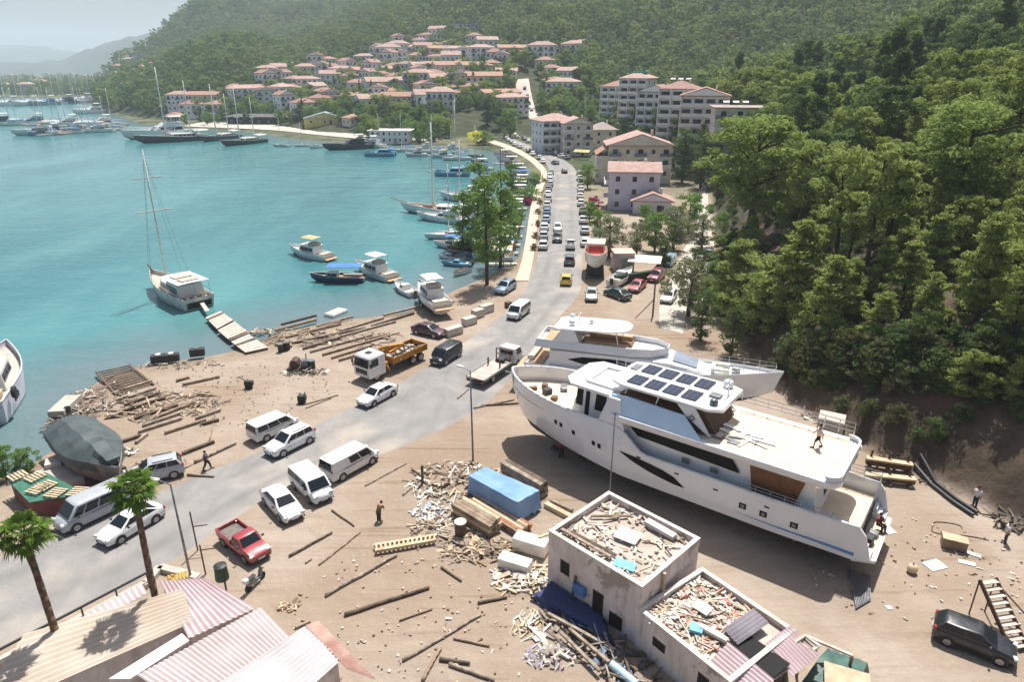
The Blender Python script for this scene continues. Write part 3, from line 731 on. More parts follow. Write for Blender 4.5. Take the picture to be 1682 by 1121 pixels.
BARK=M('bark',S(92,74,60),S(58,46,38),3,.9,bump=.5); PALMBARK=M('palm_bark',S(120,96,78),S(84,66,54),4,.95,bump=.5)
def cards(rs,centres,radii,n,size,flat=.32,up=.25):
    """n leaf quads scattered through each of the clump ellipsoids"""
    cs=[];
    C=np.repeat(centres,n,axis=0); Rr=np.repeat(radii,n,axis=0); N=len(C)
    u=rs.normal(size=(N,3)); u/=np.linalg.norm(u,axis=1)[:,None]; r=rs.uniform(.35,1,size=(N,1))**.6
    P=C+u*Rr*r
    nrm=u*.8+rs.normal(size=(N,3))*.55+np.array([0,0,up]); nrm/=np.linalg.norm(nrm,axis=1)[:,None]
    a=np.cross(nrm,rs.normal(size=(N,3))); a/=np.linalg.norm(a,axis=1)[:,None]; b=np.cross(nrm,a)
    s=size*rs.uniform(.6,1.3,size=(N,1))
    a=a*s; b=b*s*flat
    V=np.stack([P-a-b*.6,P+a*.2-b,P+a+b*.5,P-a*.3+b],1).reshape(-1,3)
    Fq=np.arange(N*4).reshape(-1,4); return V,Fq
def crown_mesh(name,rs,H,rad,base,shape,nclump,ncard,size,mat,crad=.22):
    cl=[];rd=[]
    while len(cl)<nclump:
        h=rs.uniform(0,1)
        if shape=='cone': rr=rad*(1-h)**.8*.95+.15
        elif shape=='umbrella': rr=rad*(1-abs(h-.62)**1.6*1.5)
        else: rr=rad*math.sqrt(max(.05,1-(2*h-1)**2*.85))
        a=rs.uniform(0,2*math.pi); q=rr*math.sqrt(rs.uniform(.1 if shape!='cone' else .2,1))
        q*= .75+.35*math.sin(a*3+H)
        cl.append((q*math.cos(a),q*math.sin(a),base+(H-base)*h)); k=crad*rad*rs.uniform(.7,1.4); rd.append((k,k,k*.5))
    V,Fq=cards(rs,np.array(cl),np.array(rd),ncard,size)
    return V,Fq,cl
class TreeKind:
    def __init__(s,name,cat,H,rad,base,shape,nclump,ncard,size,mat,seed,crad=.22,trunk=.22,limbs=9,lean=.04):
        s.cat=cat;s.name=name;s.H=H; rs=np.random.RandomState(seed)
        V,Fq,cl=crown_mesh('crown',rs,H,rad,base,shape,nclump,ncard,size,mat,crad)
        s.V,s.F=V,Fq; s.mat=mat
        b=MB(); lx=rs.uniform(-lean,lean)*H; ly=rs.uniform(-lean,lean)*H; n=6
        tp=[(lx*(i/n)**2,ly*(i/n)**2,H*.9*i/n-.4*(i==0)) for i in range(n+1)]
        b.path(tp,[trunk*(1.15-.95*i/n) for i in range(n+1)],8)
        for k in range(limbs):
            c=cl[k*len(cl)//limbs]; zt=max(base*.6,c[2]-rad*.35); u=min(1,zt/(H*.9)); o=(lx*u*u,ly*u*u,zt)
            m=((o[0]+c[0])*.5,(o[1]+c[1])*.5,(zt+c[2])*.5-.1)
            b.path([o,m,c],[trunk*.4,trunk*.26,trunk*.1],5)
        s.trunk=b; s.src=None
    def make(s):
        t=thing(s.name,'x',s.cat); s.trunk.build('trunk',BARK,t,smooth=True); np_mesh('crown',s.V,s.F,s.mat,t); return t
    def put(s,loc,rz,label,group=None,sc=1.0):
        if s.src is None:
            s.src=Proto(s.make)
        return s.src.put(loc,rz,label,group,sc)
TK=dict(
 pine1=TreeKind('pine_tree','tree',10,3.9,2.6,'umbrella',54,84,.27,PINE,1,crad=.2),
 pine2=TreeKind('pine_tree','tree',9,3.4,1.6,'round',46,88,.26,PINE,2,crad=.24,lean=.09),
 pine5=TreeKind('pine_tree','tree',11,3.0,4.0,'umbrella',30,90,.27,YOUNG,21,crad=.26,lean=.1,limbs=12),
 pine6=TreeKind('pine_tree','tree',8,4.4,2.0,'umbrella',58,84,.26,PINE,22,crad=.17),
 pine7=TreeKind('pine_tree','tree',13,3.4,3.0,'cone',56,80,.28,DARKP,23,crad=.22),
 pine3=TreeKind('pine_tree','tree',12,4.0,3.6,'umbrella',70,64,.28,DARKP,3,lean=.08),
 pine4=TreeKind('pine_tree','tree',8,3.2,1.0,'cone',60,80,.25,YOUNG,4,crad=.22),
 young1=TreeKind('young_pine','tree',7.5,2.9,.5,'cone',76,80,.2,YOUNG,5,crad=.2,trunk=.14,lean=.05),
 young2=TreeKind('young_pine','tree',6,2.9,.4,'round',64,80,.19,YOUNG,6,crad=.2,trunk=.12,lean=.05),
 big=TreeKind('tall_pine','tree',16,6.4,5.5,'umbrella',110,90,.3,PINE,7,crad=.19,trunk=.4,limbs=14),
 olive=TreeKind('olive_tree','tree',5.5,2.7,1.0,'round',60,60,.16,OLIVE,8,crad=.24,trunk=.2),
 broad=TreeKind('broadleaf_tree','tree',6.5,2.9,1.2,'round',64,60,.2,BROAD,9,crad=.24,trunk=.18),
 darkb=TreeKind('dark_tree','tree',8,2.6,.8,'round',60,56,.2,DARKP,10,crad=.26,trunk=.2),
 gum=TreeKind('eucalyptus_tree','tree',12,2.2,3.0,'round',46,64,.2,BROAD,11,crad=.34,trunk=.17,limbs=12,lean=.03),
 scrub=TreeKind('scrub_bush','shrub',2.2,1.6,.1,'round',26,46,.16,BRUSH,12,crad=.34,trunk=.05,limbs=5),
 scrub2=TreeKind('scrub_bush','shrub',1.8,1.5,.1,'round',24,46,.15,DARKP,13,crad=.36,trunk=.05,limbs=5),
 bush=TreeKind('green_bush','shrub',2.4,2.0,.1,'round',30,50,.17,BROAD,14,crad=.32,trunk=.06,limbs=5),
 cypress=TreeKind('cypress_tree','tree',9,.9,.3,'cone',46,40,.2,DARKP,15,crad=.45,trunk=.12,limbs=3,lean=.01),
 flower=TreeKind('bougainvillea','shrub',2.2,1.5,.1,'round',22,46,.16,FLOWER,16,crad=.34,trunk=.05,limbs=4),
 yellow=TreeKind('yellow_green_shrub','shrub',2.6,1.8,.1,'round',24,46,.18,YEL_L,17,crad=.34,trunk=.05,limbs=4))
def plant(kind,x,y,label,hpx=None,group=None,sc=None,rz=None,name=None):
    p=GT(x,y)
    if hpx is not None:
        d,f,w_=ray(x,hpx); top=CAMH+p.y*w_/f; sc=max(.3,(top-p.z)/TK[kind].H)
    o=TK[kind].put(p-Vector((0,0,.1)),rnd.uniform(0,6.28) if rz is None else rz,label,group,sc or 1)
    return o
OCC=[]     # (x,y,r) footprints kept free of trees
def occ(p,r): OCC.append((p[0],p[1],r))
# ================================================================ boats
BW=M('gelcoat_white',(.80,.80,.78),(.68,.68,.66),.7,.28,coat=.3); HULLD=M('hull_dark_paint',(.02,.025,.035),(.04,.045,.055),.8,.3)
ANTIF=M('antifouling',(.05,.03,.03),(.09,.05,.04),1.5,.8); ANTIB=M('antifouling_blue',(.03,.06,.12),(.05,.09,.16),1.5,.8)
TEAK=M('teak_deck',S(196,164,128),S(172,138,104),2.5,.7); WOODV=M('varnished_wood',S(132,76,40),S(96,54,30),3,.35)
CANVW=M('canvas_white',(.78,.77,.73),(.66,.65,.62),1.2,.85); CANVB=M('canvas_blue',S(74,130,186),S(56,104,160),1.2,.8); CANVT=M('canvas_tan',S(206,178,136),S(184,154,112),1.2,.85)
MASTM=M('mast_paint',S(232,228,220),S(206,202,194),1.0,.4); MASTW=M('mast_wood',S(112,96,82),S(84,72,62),1.0,.5); WIRE=M('rigging_wire',(.25,.25,.25),None,rough=.5)
CUSH=M('cushions',S(198,190,176),S(168,160,148),2.0,.9); NAVY=M('hull_navy',(.02,.04,.11),(.03,.06,.14),.8,.3); RUBBER=M('fender_rubber',(.02,.02,.02),None,rough=.8)
SKYH=M('hull_sky_blue',S(120,168,190),S(100,146,172),.8,.35); REDH=M('hull_red',S(190,64,44),S(160,52,38),.9,.4); BROWNH=M('hull_brown_wood',S(112,70,48),S(82,50,36),1.6,.45); GREYH=M('hull_grey_wood',S(150,142,134),S(118,110,104),2,.7)
def sect(L,B,fs,fb,dr,u,sw=.8,p=2.2,flare=.55,rise=2.0):
    s_=sw+(1-sw)*min(1,u/.4) if u<.4 else 1-max(0,(u-.4)/.6)**p
    hb=B/2*max(.015,s_); zs=fs+(fb-fs)*u**rise
    k=max(0,(u-.5)/.5); zk=-dr+(dr+zs*.35)*k**4
    hw=hb*(1-(1-flare)*k**1.2)*.94; hc=hb*(.72-.35*k)
    zw=max(zk+.02,.08+.25*zs*k**5); zc=max(zk+.01,-dr*.55+(dr*.55)*k**2)
    return [(-hb,zs),(-hb*.985-.0,zs*.62+zw*.38),(-hw,zw),(-hc,zc),(0,zk),(hc,zc),(hw,zw),(hb*.985,zs*.62+zw*.38),(hb,zs)]
def mk_hull(par,L,B,fs,fb,dr,top,bot,deckm,sw=.8,p=2.2,bulw=.35,n=16,rake=.08,flare=.55,rise=2.0,name='hull',stripe=None):
    us=[1-(1-i/n)**1.25 for i in range(n+1)]; us[-1]=.998
    b=MB(); rings=[]
    for u in us:
        q=sect(L,B,fs,fb,dr,u,sw,p,flare,rise); zs=q[0][1]
        rings.append([(u*L+rake*L*max(0,(u-.6)/.4)**2*((z+dr)/(zs+dr)) - (.03*L*(1-u)**6*(1-(z+dr)/(zs+dr))*-1),y,z) for y,z in q])
    idx=[[b.vert(pt) for pt in r] for r in rings]
    for a,c in zip(idx,idx[1:]):
        for i in range(8):
            b.mi=1 if i in (2,3,4,5) else 0
            b.face((a[i],c[i],c[i+1],a[i+1]))
    b.mi=0; b.face(idx[0]); b.face(idx[-1][::-1])
    h=b.build(name,[top,bot],par,smooth=True,angle=40)
    d=MB(); di=[]
    for r,u in zip(rings,us):
        y=r[-1][1]; z=r[-1][2]-bulw; di.append(((r[0][0],-y*.97,z),(r[0][0],y*.97,z)))
    for (a0,a1),(c0,c1) in zip(di,di[1:]): d.poly([a0,c0,c1,a1])
    d.build('deck',deckm,par)
    rl=MB()
    for s in (0,-1): rl.path([(r[s][0],r[s][1],r[s][2]+.02) for r in rings],max(.035,B*.012),5)
    rl.build('gunwale',stripe or top,h)
    def edge(u,inset=.0): 
        q=sect(L,B,fs,fb,dr,u,sw,p,flare,rise); return (u*L+rake*L*max(0,(u-.6)/.4)**2, q[-1][0]*(1-inset), q[-1][1])
    return h,edge
def house(par,x0,x1,w0,w1,z0,z1,mat,rake_f=.5,rake_b=.1,win=True,glass=GLASS,name='deckhouse',nwin=3,front=True,roof=None,wz=(.35,.8),over=.12):
    b=MB(); t_=.9
    r0=[(x0,-w0,z0),(x1,-w1,z0),(x1,w1,z0),(x0,w0,z0)]; r1=[(x0+rake_b,-w0*t_,z1),(x1-rake_f,-w1*t_,z1),(x1-rake_f,w1*t_,z1),(x0+rake_b,w0*t_,z1)]
    b.loft([r0,r1]); h=b.build(name,mat,par,bevel=min(.06,(z1-z0)*.06))
    lerp=lambda a,c,t:tuple(a[i]+(c[i]-a[i])*t for i in range(3))
    if win:
        for s in (0,1):
            A,Bq=(r0[0],r0[1]) if s==0 else (r0[3],r0[2]); Ct,Dt=(r1[0],r1[1]) if s==0 else (r1[3],r1[2]); o=-.02 if s==0 else .02
            for i in range(nwin):
                a=.06+.88*i/nwin; c=.06+.88*(i+1)/nwin-.03
                q=[lerp(lerp(A,Bq,u),lerp(Ct,Dt,u),v) for u,v in ((a,wz[0]),(c,wz[0]),(c,wz[1]),(a,wz[1]))]
                g=MB(); g.loft([[(p[0],p[1]-o,p[2]) for p in q],[(p[0],p[1]+o,p[2]) for p in q]]); g.build('side_window',glass,h)
        if front:
            q=[lerp(lerp(r0[1],r0[2],u),lerp(r1[1],r1[2],u),v) for u,v in ((.08,wz[0]),(.92,wz[0]),(.92,wz[1]+.08),(.08,wz[1]+.08))]
            g=MB(); g.loft([[(p[0]-.03,p[1],p[2]) for p in q],[(p[0]+.03,p[1],p[2]+.01) for p in q]]); g.build('windscreen',glass,h)
    if roof:
        g=MB(); g.loft([[(x0+rake_b-over*2,-w0*t_-over,z1),(x1-rake_f+over,-w1*t_-over,z1),(x1-rake_f+over,w1*t_+over,z1),(x0+rake_b-over*2,w0*t_+over,z1)],[(x0+rake_b-over*2,-w0*t_-over,z1+.09),(x1-rake_f+over,-w1*t_-over,z1+.09),(x1-rake_f+over,w1*t_+over,z1+.09),(x0+rake_b-over*2,w0*t_+over,z1+.09)]]); g.build('roof',roof,h,bevel=.03)
    return h
def mk_mast(par,x,z,h,r=.09,mat=None,spread=((.45,1.2),(.7,.9)),boom=0,stays=()):
    b=MB(); b.tube((x,0,z),(x-h*.012,0,z+h),r,r*.6,7); m=b.build('mast',mat or MASTM,par,smooth=True)
    for f,w_ in spread:
        g=MB(); g.beam((x,-w_,z+h*f),(x,w_,z+h*f),r*1.2,r); g.build('spreader',MASTM,m)
    if boom:
        g=MB(); g.tube((x,0,z+1.3),(x-boom,0,z+1.5),r*.8,r*.6,6); g.build('boom',mat or MASTM,m)
    g=MB()
    for q in stays: g.tube((x-h*.011,0,z+h*.97),q,.018,.018,4,False)
    if stays: g.build('rigging',WIRE,m)
    return m
def canopy(par,x0,x1,w_,z0,z1,mat,post=CHROME,name='canopy',sag=.12):
    b=MB(); rings=[]
    for i in range(7):
        x=x0+(x1-x0)*i/6; rings.append([(x,w_*math.sin(a)*1.0,z1+sag*math.cos(a)-.02*(i%2)) for a in np.linspace(-1.45,1.45,7)]+[(x,w_*math.sin(a)*.98,z1+sag*math.cos(a)-.06-.02*(i%2)) for a in np.linspace(1.45,-1.45,7)])
    b.loft(rings); c=b.build(name,mat,par)
    for x in (x0+.15,x1-.15):
        for s in (-1,1):
            p=MB(); p.tube((x,s*w_*.96,z0),(x,s*w_*.94,z1),.025,n=5); p.build('canopy_post',post,c)
    return c
def rail(par,pts,h=.7,mat=CHROME,r=.02,levels=2,name='railing',step=1):
    b=MB()
    for l in range(1,levels+1): b.path([(p[0],p[1],p[2]+h*l/levels) for p in pts],r,4)
    for p in pts[::step]: b.tube(p,(p[0],p[1],p[2]+h),r,n=4)
    return b.build(name,mat,par)
# ---- kinds
def mk_gulet():
    t=thing('gulet','x','sailing boat'); L=22
    h,e=mk_hull(t,L,5.6,1.5,2.7,1.4,HULLD,ANTIF,TEAK,.78,2.3,.5,rake=.1,stripe=BW)
    house(t,4.5,13,1.7,1.6,1.3,2.5,BW,.5,.2,nwin=5,roof=CANVW)
    house(t,14.5,17,1.1,.8,1.5,2.2,WOODV,.3,.2,nwin=2)
    canopy(t,.6,5.2,2.2,1.3,3.4,CANVW)
    b=MB(); b.tube((L*1.0,0,2.6),(L*1.0+5.0,0,3.5),.12,.08); b.build('bowsprit',WOODV,t)
    mk_mast(t,14,1.6,22,.27,MASTM,((.45,1.6),(.7,1.2)),6,[(26.5,0,3.4),(14,-2.7,1.9),(14,2.7,1.9)])
    mk_mast(t,6,2.5,17,.22,MASTM,((.5,1.3),),4.5,[(.5,0,1.6),(6,-2.6,1.6),(6,2.6,1.6)])
    b=MB(); b.beam((-.1,0,1.0),(-2.6,.3,.9),.5,.06); b.build('gangway',WOODV,t)
    return t
def mk_trawler():
    t=thing('motor_boat','x','motor boat'); L=9.5
    h,e=mk_hull(t,L,3.3,1.05,1.75,.7,BW,ANTIB,BW,.88,2.2,.35,stripe=BW)
    house(t,2.6,6.8,1.25,1.1,.9,2.3,BW,.7,.1,nwin=3,roof=BW)
    c=canopy(t,2.4,5.6,1.2,2.4,3.7,CANVT)
    b=MB(); b.box((3.4,0,2.65),(1.4,1.8,.45)); b.build('flybridge_seat',CUSH,t)
    rail(t,[e(u,.06) for u in np.linspace(.55,.97,7)],.6,levels=2); rail(t,[(p[0],-p[1],p[2]) for p in [e(u,.06) for u in np.linspace(.55,.97,7)]],.6)
    b=MB(); b.box((.9,0,1.0),(1.2,2.2,.45)); b.build('stern_bench',CUSH,t)
    b=MB(); b.box((-.5,0,.35),(.9,2.6,.12)); b.build('swim_platform',TEAK,t)
    return t
def mk_canopy_boat():
    t=thing('canopy_boat','x','motor boat'); L=8.5
    h,e=mk_hull(t,L,3.0,.9,1.5,.6,NAVY,ANTIF,TEAK,.85,2.2,.4,stripe=BW)
    house(t,4.4,6.6,.9,.75,.7,1.7,BW,.4,.1,nwin=2)
    canopy(t,.4,6.0,1.4,.9,2.7,CANVB)
    b=MB()
    for s in (-1,1): b.box((2.2,s*1.0,.75),(3.2,.45,.4))
    for s in (-1,1):
        g=MB(); g.box((2.2,s*1.0,.75),(3.2,.45,.4)); g.build('side_bench',CUSH,t,bevel=.04)
    return t
def mk_dayboat():
    t=thing('small_boat','x','small boat'); L=6.2
    h,e=mk_hull(t,L,2.2,.7,1.15,.45,BW,ANTIB,BW,.86,2.2,.25,stripe=BW)
    house(t,2.6,4.2,.75,.65,.5,1.35,BW,.5,.1,nwin=1,wz=(.4,.85))
    b=MB(); b.box((1.0,0,.6),(.6,1.5,.3)); b.build('seat',CUSH,t,bevel=.03)
    b=MB(); b.box((-.2,0,.65),(.4,.4,.9)); b.build('outboard_motor',BLACKP,t,bevel=.05)
    return t
def mk_caique():
    t=thing('fishing_boat','x','fishing boat'); L=7
    h,e=mk_hull(t,L,2.4,.75,1.4,.5,GREYH,ANTIF,GREYH,.6,2.0,.3,rise=1.6,stripe=WOODV)
    house(t,1.6,3.2,.6,.6,.45,1.6,BW,.15,.1,nwin=1)
    canopy(t,.3,4.4,1.05,.6,2.05,CANVW)
    mk_mast(t,4.7,.6,3.2,.05,MASTW,())
    b=MB(); b.tube((5.6,0,1.25),(5.6,0,1.75),.06); b.build('bow_post',WOODV,t)
    return t
def mk_dinghy():
    t=thing('dinghy','x','dinghy'); L=3.6
    h,e=mk_hull(t,L,1.5,.5,.7,.2,BW,BW,GREYH,.85,2.0,.3,stripe=RUBBER)
    for x in (1.0,2.2):
        b=MB(); b.box((x,0,.38),(.28,1.25,.05)); b.build('thwart',WOODV,t)
    b=MB(); b.box((-.12,0,.45),(.25,.3,.7)); b.build('outboard_motor',BLACKP,t,bevel=.04)
    return t
def mk_sail():
    t=thing('sailing_yacht','x','sailing boat'); L=12
    h,e=mk_hull(t,L,3.8,1.0,1.35,.9,BW,ANTIB,BW,.7,2.0,.12,stripe=BW)
    house(t,4.2,8.4,1.1,.8,.95,1.5,BW,1.2,.1,nwin=3)
    canopy(t,1.6,4.4,1.2,1.0,2.5,CANVB)
    mk_mast(t,7.0,1.4,15.5,.15,MASTM,((.4,.9),(.68,.7)),4.8,[(11.9,0,1.4),(.1,0,1.1),(6.8,-1.8,1.2),(6.8,1.8,1.2)])
    rail(t,[e(u,.06) for u in np.linspace(.2,.97,8)],.6,levels=1,r=.015)
    return t
def mk_motoryacht():
    t=thing('motor_yacht','x','motor yacht'); L=17
    h,e=mk_hull(t,L,4.8,1.5,2.4,.9,BW,ANTIB,BW,.9,2.4,.3,stripe=BW)
    house(t,3.2,11.5,1.95,1.5,1.3,2.9,BW,2.2,.2,nwin=3,wz=(.35,.75))
    house(t,3.0,8.6,1.6,1.4,2.9,3.6,BW,.8,.1,win=False,name='flybridge')
    canopy(t,3.4,6.6,1.5,3.5,5.0,CANVW,sag=.2)
    b=MB(); b.box((-.6,0,.5),(1.1,4.0,.14)); b.build('swim_platform',TEAK,t)
    rail(t,[e(u,.05) for u in np.linspace(.55,.97,8)],.7); rail(t,[(p[0],-p[1],p[2]) for p in [e(u,.05) for u in np.linspace(.55,.97,8)]],.7)
    return t
def mk_catamaran():
    t=thing('catamaran','x','catamaran'); L=12
    for s in (-1,1):
        b=MB(); rings=[]
        for u in np.linspace(0,1,11):
            w_=.75*(1-max(0,(u-.4)/.6)**2.2)+.03; z=1.3+.35*u; rings.append([(u*L,s*2.6-w_,z),(u*L+.2*u,s*2.6-w_*.8,.2),(u*L-.1,s*2.6,-.4+.9*max(0,u-.8)),(u*L+.2*u,s*2.6+w_*.8,.2),(u*L,s*2.6+w_,z)])
        b.loft(rings); b.build('hull',BW,t,smooth=True,angle=40)
    b=MB(); b.bbox(.6,8.2,-3.1,3.1,1.1,1.45); d=b.build('bridge_deck',BW,t)
    house(t,2.0,7.6,2.4,2.1,1.4,2.6,BW,1.4,.2,nwin=3,wz=(.25,.75),roof=BW)
    canopy(t,.3,2.6,2.2,1.4,2.9,CANVB)
    mk_mast(t,6.4,2.6,14,.11,MASTM,((.5,1.0),),5,[(11.8,0,1.5),(5,-2.8,1.4),(5,2.8,1.4)])
    return t
def mk_lone():
    t=thing('gulet','x','sailing boat'); L=15.0
    WHW=M('white_painted_wood',S(226,218,210),S(196,184,174),1.0,.5)
    h,e=mk_hull(t,L,5.0,1.7,2.7,.9,WHW,ANTIF,CUSH,.86,2.2,.55,stripe=WHW)
    house(t,4.6,9.6,1.8,1.5,1.4,2.7,BW,.5,.1,nwin=3)
    house(t,2.2,6.6,1.95,1.85,1.3,3.1,BW,.3,.1,nwin=2,wz=(.4,.85))
    c=canopy(t,.8,7.0,2.2,1.4,3.7,CANVW,sag=.1)
    for k in range(2):
        b=MB(); b.box((2.6+2.2*k,0,3.88),(1.7,2.6,.1)); b.build('sun_mattress',CUSH,c,bevel=.03)
    b=MB(); b.bbox(-.02,.12,-1.7,1.7,.35,1.1); b.build('stern_window',DARKM,h)
    for y in (-1.1,0,1.1):
        b=MB(); b.box((1.2,y,1.5),(.5,.5,.5)); b.build('deck_chest',CUSH,t,bevel=.04)
    b=MB(); b.tube((L*1.0,0,2.6),(L+1.8,0,3.4),.13,.09); b.build('bowsprit',WOODV,t)
    mk_mast(t,10.2,1.6,MASTH,.15,MASTM,((.56,2.5),(.80,2.0)),5.5,[(16.4,0,3.3),(.4,0,1.9),(10,-2.3,2.0),(10,2.3,2.0)])
    rail(t,[e(u,.04) for u in np.linspace(.05,.9,9)],.55,levels=2,mat=WIRE,r=.015); rail(t,[(p[0],-p[1],p[2]) for p in [e(u,.04) for u in np.linspace(.05,.9,9)]],.55,levels=2,mat=WIRE,r=.015)
    return t
DARKM=M('dark_recess_paint',(.012,.012,.014),None,rough=.8); MASTH=height_at(270,478,243)-1.4
PB={k:Proto(f) for k,f in dict(gulet=mk_gulet,trawler=mk_trawler,canopy=mk_canopy_boat,day=mk_dayboat,caique=mk_caique,dinghy=mk_dinghy,sail=mk_sail,yacht=mk_motoryacht,cat=mk_catamaran,lone=mk_lone).items()}
BL=dict(lone=15,gulet=26,trawler=9.5,canopy=8.5,day=6.2,caique=7,dinghy=3.6,sail=12,yacht=17,cat=12)
SEA=-.35
HS={'white':BW,'black':HULLD,'navy':NAVY,'blue':SKYH,'red':REDH,'brown':BROWNH,'grey':GREYH}
def moor(kind,stern,bow,label,group=None,hull=None,z=SEA,sc=None,swap=None):
    a=G(*stern,z);b=G(*bow,z); d=b-a; s_=sc or d.length/BL[kind]
    sw=dict(swap or {})
    if hull:
        base={'gulet':'hull_dark_paint','canopy':'hull_navy','caique':'hull_grey_wood'}.get(kind,'gelcoat_white'); sw[base]=HS[hull]
    return PB[kind].put((a.x,a.y,z),math.atan2(d.y,d.x),label,group,s_,sw or None)
# near bay
LG=moor('lone',(330,508),(243,466),'white wooden gulet moored alone at the plank jetty, one tall mast',None,None,sc=1.0)
moor('trawler',(541,428),(480,416),'white motor boat with tan sun roof, anchored alone in the bay',None,None,sc=.98)
moor('canopy',(600,462),(550,462),'navy boat under a light blue canopy, moored beside a white cruiser',None,None,sc=.95)
moor('trawler',(645,462),(602,448),'white flybridge cruiser moored beside the blue canopy boat',None,None,sc=.98,swap={'canvas_tan':CANVW})
moor('day',(682,489),(650,472),'small white speedboat floating off the boatyard beach',None,None,sc=.98)
moor('gulet',(790,358),(668,348),'large white gulet behind the eucalyptus trees, brown gunwale',None,'white',sc=.86)
moor('yacht',(770,368),(700,361),'low white yacht alongside the large white gulet',None,None,sc=.72)
moor('yacht',(802,334),(742,328),'white motor yacht moored beyond the large white gulet',None,None,sc=.8)
moor('cat',(772,288),(708,288),'pale blue catamaran moored off the row of small boats',None,'blue',sc=.9)
moor('day',(760,384),(722,386),'white speedboat below the large white gulet, bow to the bay')
moor('caique',(758,404),(728,404),'grey wooden fishing boat under a white awning, below the white speedboat')
moor('caique',(790,412),(738,413),'brown wooden fishing boat, longest of the cluster by the tall bare trunk',None,'brown')
moor('canopy',(764,427),(722,424),'white boat with a dark canopy in the cluster by the tall bare trunk',None,'white',swap={'canvas_blue':BLACKP})
moor('day',(775,438),(728,436),'pale blue speedboat nearest the beach in the moored cluster',None,'blue')
moor('dinghy',(770,445),(747,455),'inflatable tender floating at the end of the moored cluster')
kinds=['caique','day','caique','canopy','day','caique','day','caique']
cols=['white','red','grey','white','brown','blue','white','brown']
r5=random.Random(5)
def edgex(y): return np.interp(y,[250,262,275,290,310,345,385,425],[838,850,862,872,868,862,856,846])
for i,y in enumerate(np.linspace(254,428,30)):
    k=kinds[(i*5+i//3)%8]; c=cols[(i*3+i//4)%8]; x1=edgex(y)-2; ln=(38+ (y-250)*.12)*r5.uniform(.8,1.1)
    moor(k,(x1,y),(x1-ln,y+r5.uniform(-1.5,1.5)),f'{c} small craft moored stern to the promenade, berth {ORD[i%14]} {"from the bend" if i<14 else ("from the large clipped bush" if i<28 else "from the beach end")}','small boats moored along the promenade',c if k!='canopy' or c!='blue' else 'white',sc=r5.uniform(.8,1.0),swap=[None,{'canvas_white':CANVT},None,{'canvas_white':CANVB},None,{'canvas_white':GREYH},None,{'canvas_white':BROWNH}][(i*7+i//5)%8])
for i,y in enumerate(np.linspace(258,420,16)):       # second row further out
    k=['day','caique','sail','day','canopy'][i%5]; c=cols[(i*5+2)%8]; x1=edgex(y)-52-(y-250)*.13
    if i in (7,8,9,10,11): continue
    moor(k,(x1,y),(x1-30,y+r5.uniform(-2,2)),f'{c} craft in the outer line off the promenade, {ORD[i%14]} from the bend','boats in the outer line off the promenade','white' if k=='sail' else c,sc=.85)
# jetties
for i,y in enumerate((268,291,318,342,356,372,388,402,415,433)):
    a=G(edgex(y)+3,y,.1); b=G(edgex(y)-46,y,.1); t=thing('wooden_jetty',f'narrow plank jetty between the moored boats, {ORD[i]} from the bend','jetty',(a.x,a.y,0),0,'jetties along the promenade')
    q=MB(); q.beam((0,0,.1),(b.x-a.x,b.y-a.y,.1),1.0,.1); q.build('walkway',M('pale_planks',S(210,200,186),S(176,164,148),2,.8),t)
    for k in range(4):
        u=.2+.25*k; g=MB(); g.tube(((b.x-a.x)*u,(b.y-a.y)*u-.4,-1.6),((b.x-a.x)*u,(b.y-a.y)*u-.4,.5),.09,n=6); g.build('pile',GREYH,t)
# far harbour
moor('gulet',(345,229),(190,238),'long black gulet with the longest bowsprit, outermost at the quay',None,None,sc=1.35)
moor('gulet',(392,226),(285,240),'dark gulet moored between two other large gulets',None,None,sc=1.05)
moor('gulet',(436,233),(345,243),'dark hulled gulet nearest the dark motor yacht',None,None,sc=1.0)
moor('yacht',(320,222),(262,226),'white superyacht moored inside the black gulets',None,None,sc=1.9)
moor('yacht',(612,243),(536,247),'dark hulled motor yacht with white upper decks at the quay',None,'black',sc=1.15)
moor('yacht',(632,243),(568,240),'white motor yacht tucked behind the dark hulled motor yacht',None,None,sc=.95)
moor('cat',(650,256),(600,256),'pale grey-blue power boat moored out from the white pavilion',None,'blue',sc=.95)
moor('sail',(478,241),(450,240),'white sailing yacht moored between gulets and dark motor yacht')
moor('sail',(512,240),(484,241),'white sailing yacht beside another, nearer the dark motor yacht')
moor('day',(530,242),(510,244),'small white boat moored at the bow of the dark motor yacht')
for i,(x,y) in enumerate([(662,248),(690,243),(680,256),(712,250),(732,244),(722,258),(742,252),(752,262)]):
    moor(['sail','yacht','trawler','sail','yacht','trawler','day','sail'][i],(x+22,y),(x-6,y+1),f'white boat in the far corner berths before the harbour car park, {ORD[i]} from the pavilion','boats in the far corner berths',None,sc=.85 if i!=1 and i!=4 else .5)
MC=['white','white','blue','white','white','white','navy']
for i in range(15):
    x=200-i*14+r5.uniform(-3,3); y=206-(i*.25)+r5.uniform(-1.2,1.2)
    moor(['sail','yacht','trawler','sail'][i%4],(x+12,y),(x-6,y+.8),f'{MC[i%7]} boat on the middle marina pontoon, {ORD[i%14] if i<14 else "last"} from the wooded cape','boats on the middle marina pontoon',MC[i%7],sc=1.25)
for i in range(14):
    x=190-i*9+r5.uniform(-3,3); y=214+(i*.55)+r5.uniform(-1.2,1.2)
    moor(['sail','trawler','yacht','sail'][i%4],(x+11,y),(x-5,y+.6),f'{MC[(i+3)%7]} boat on the near marina pontoon, {ORD[i]} from the black gulet bowsprit','boats on the near marina pontoon',MC[(i+3)%7],sc=1.05)
moor('yacht',(100,221),(40,222),'cream and white excursion boat at the end of the near pontoon',None,None,sc=1.25,swap={'canvas_white':CANVT})
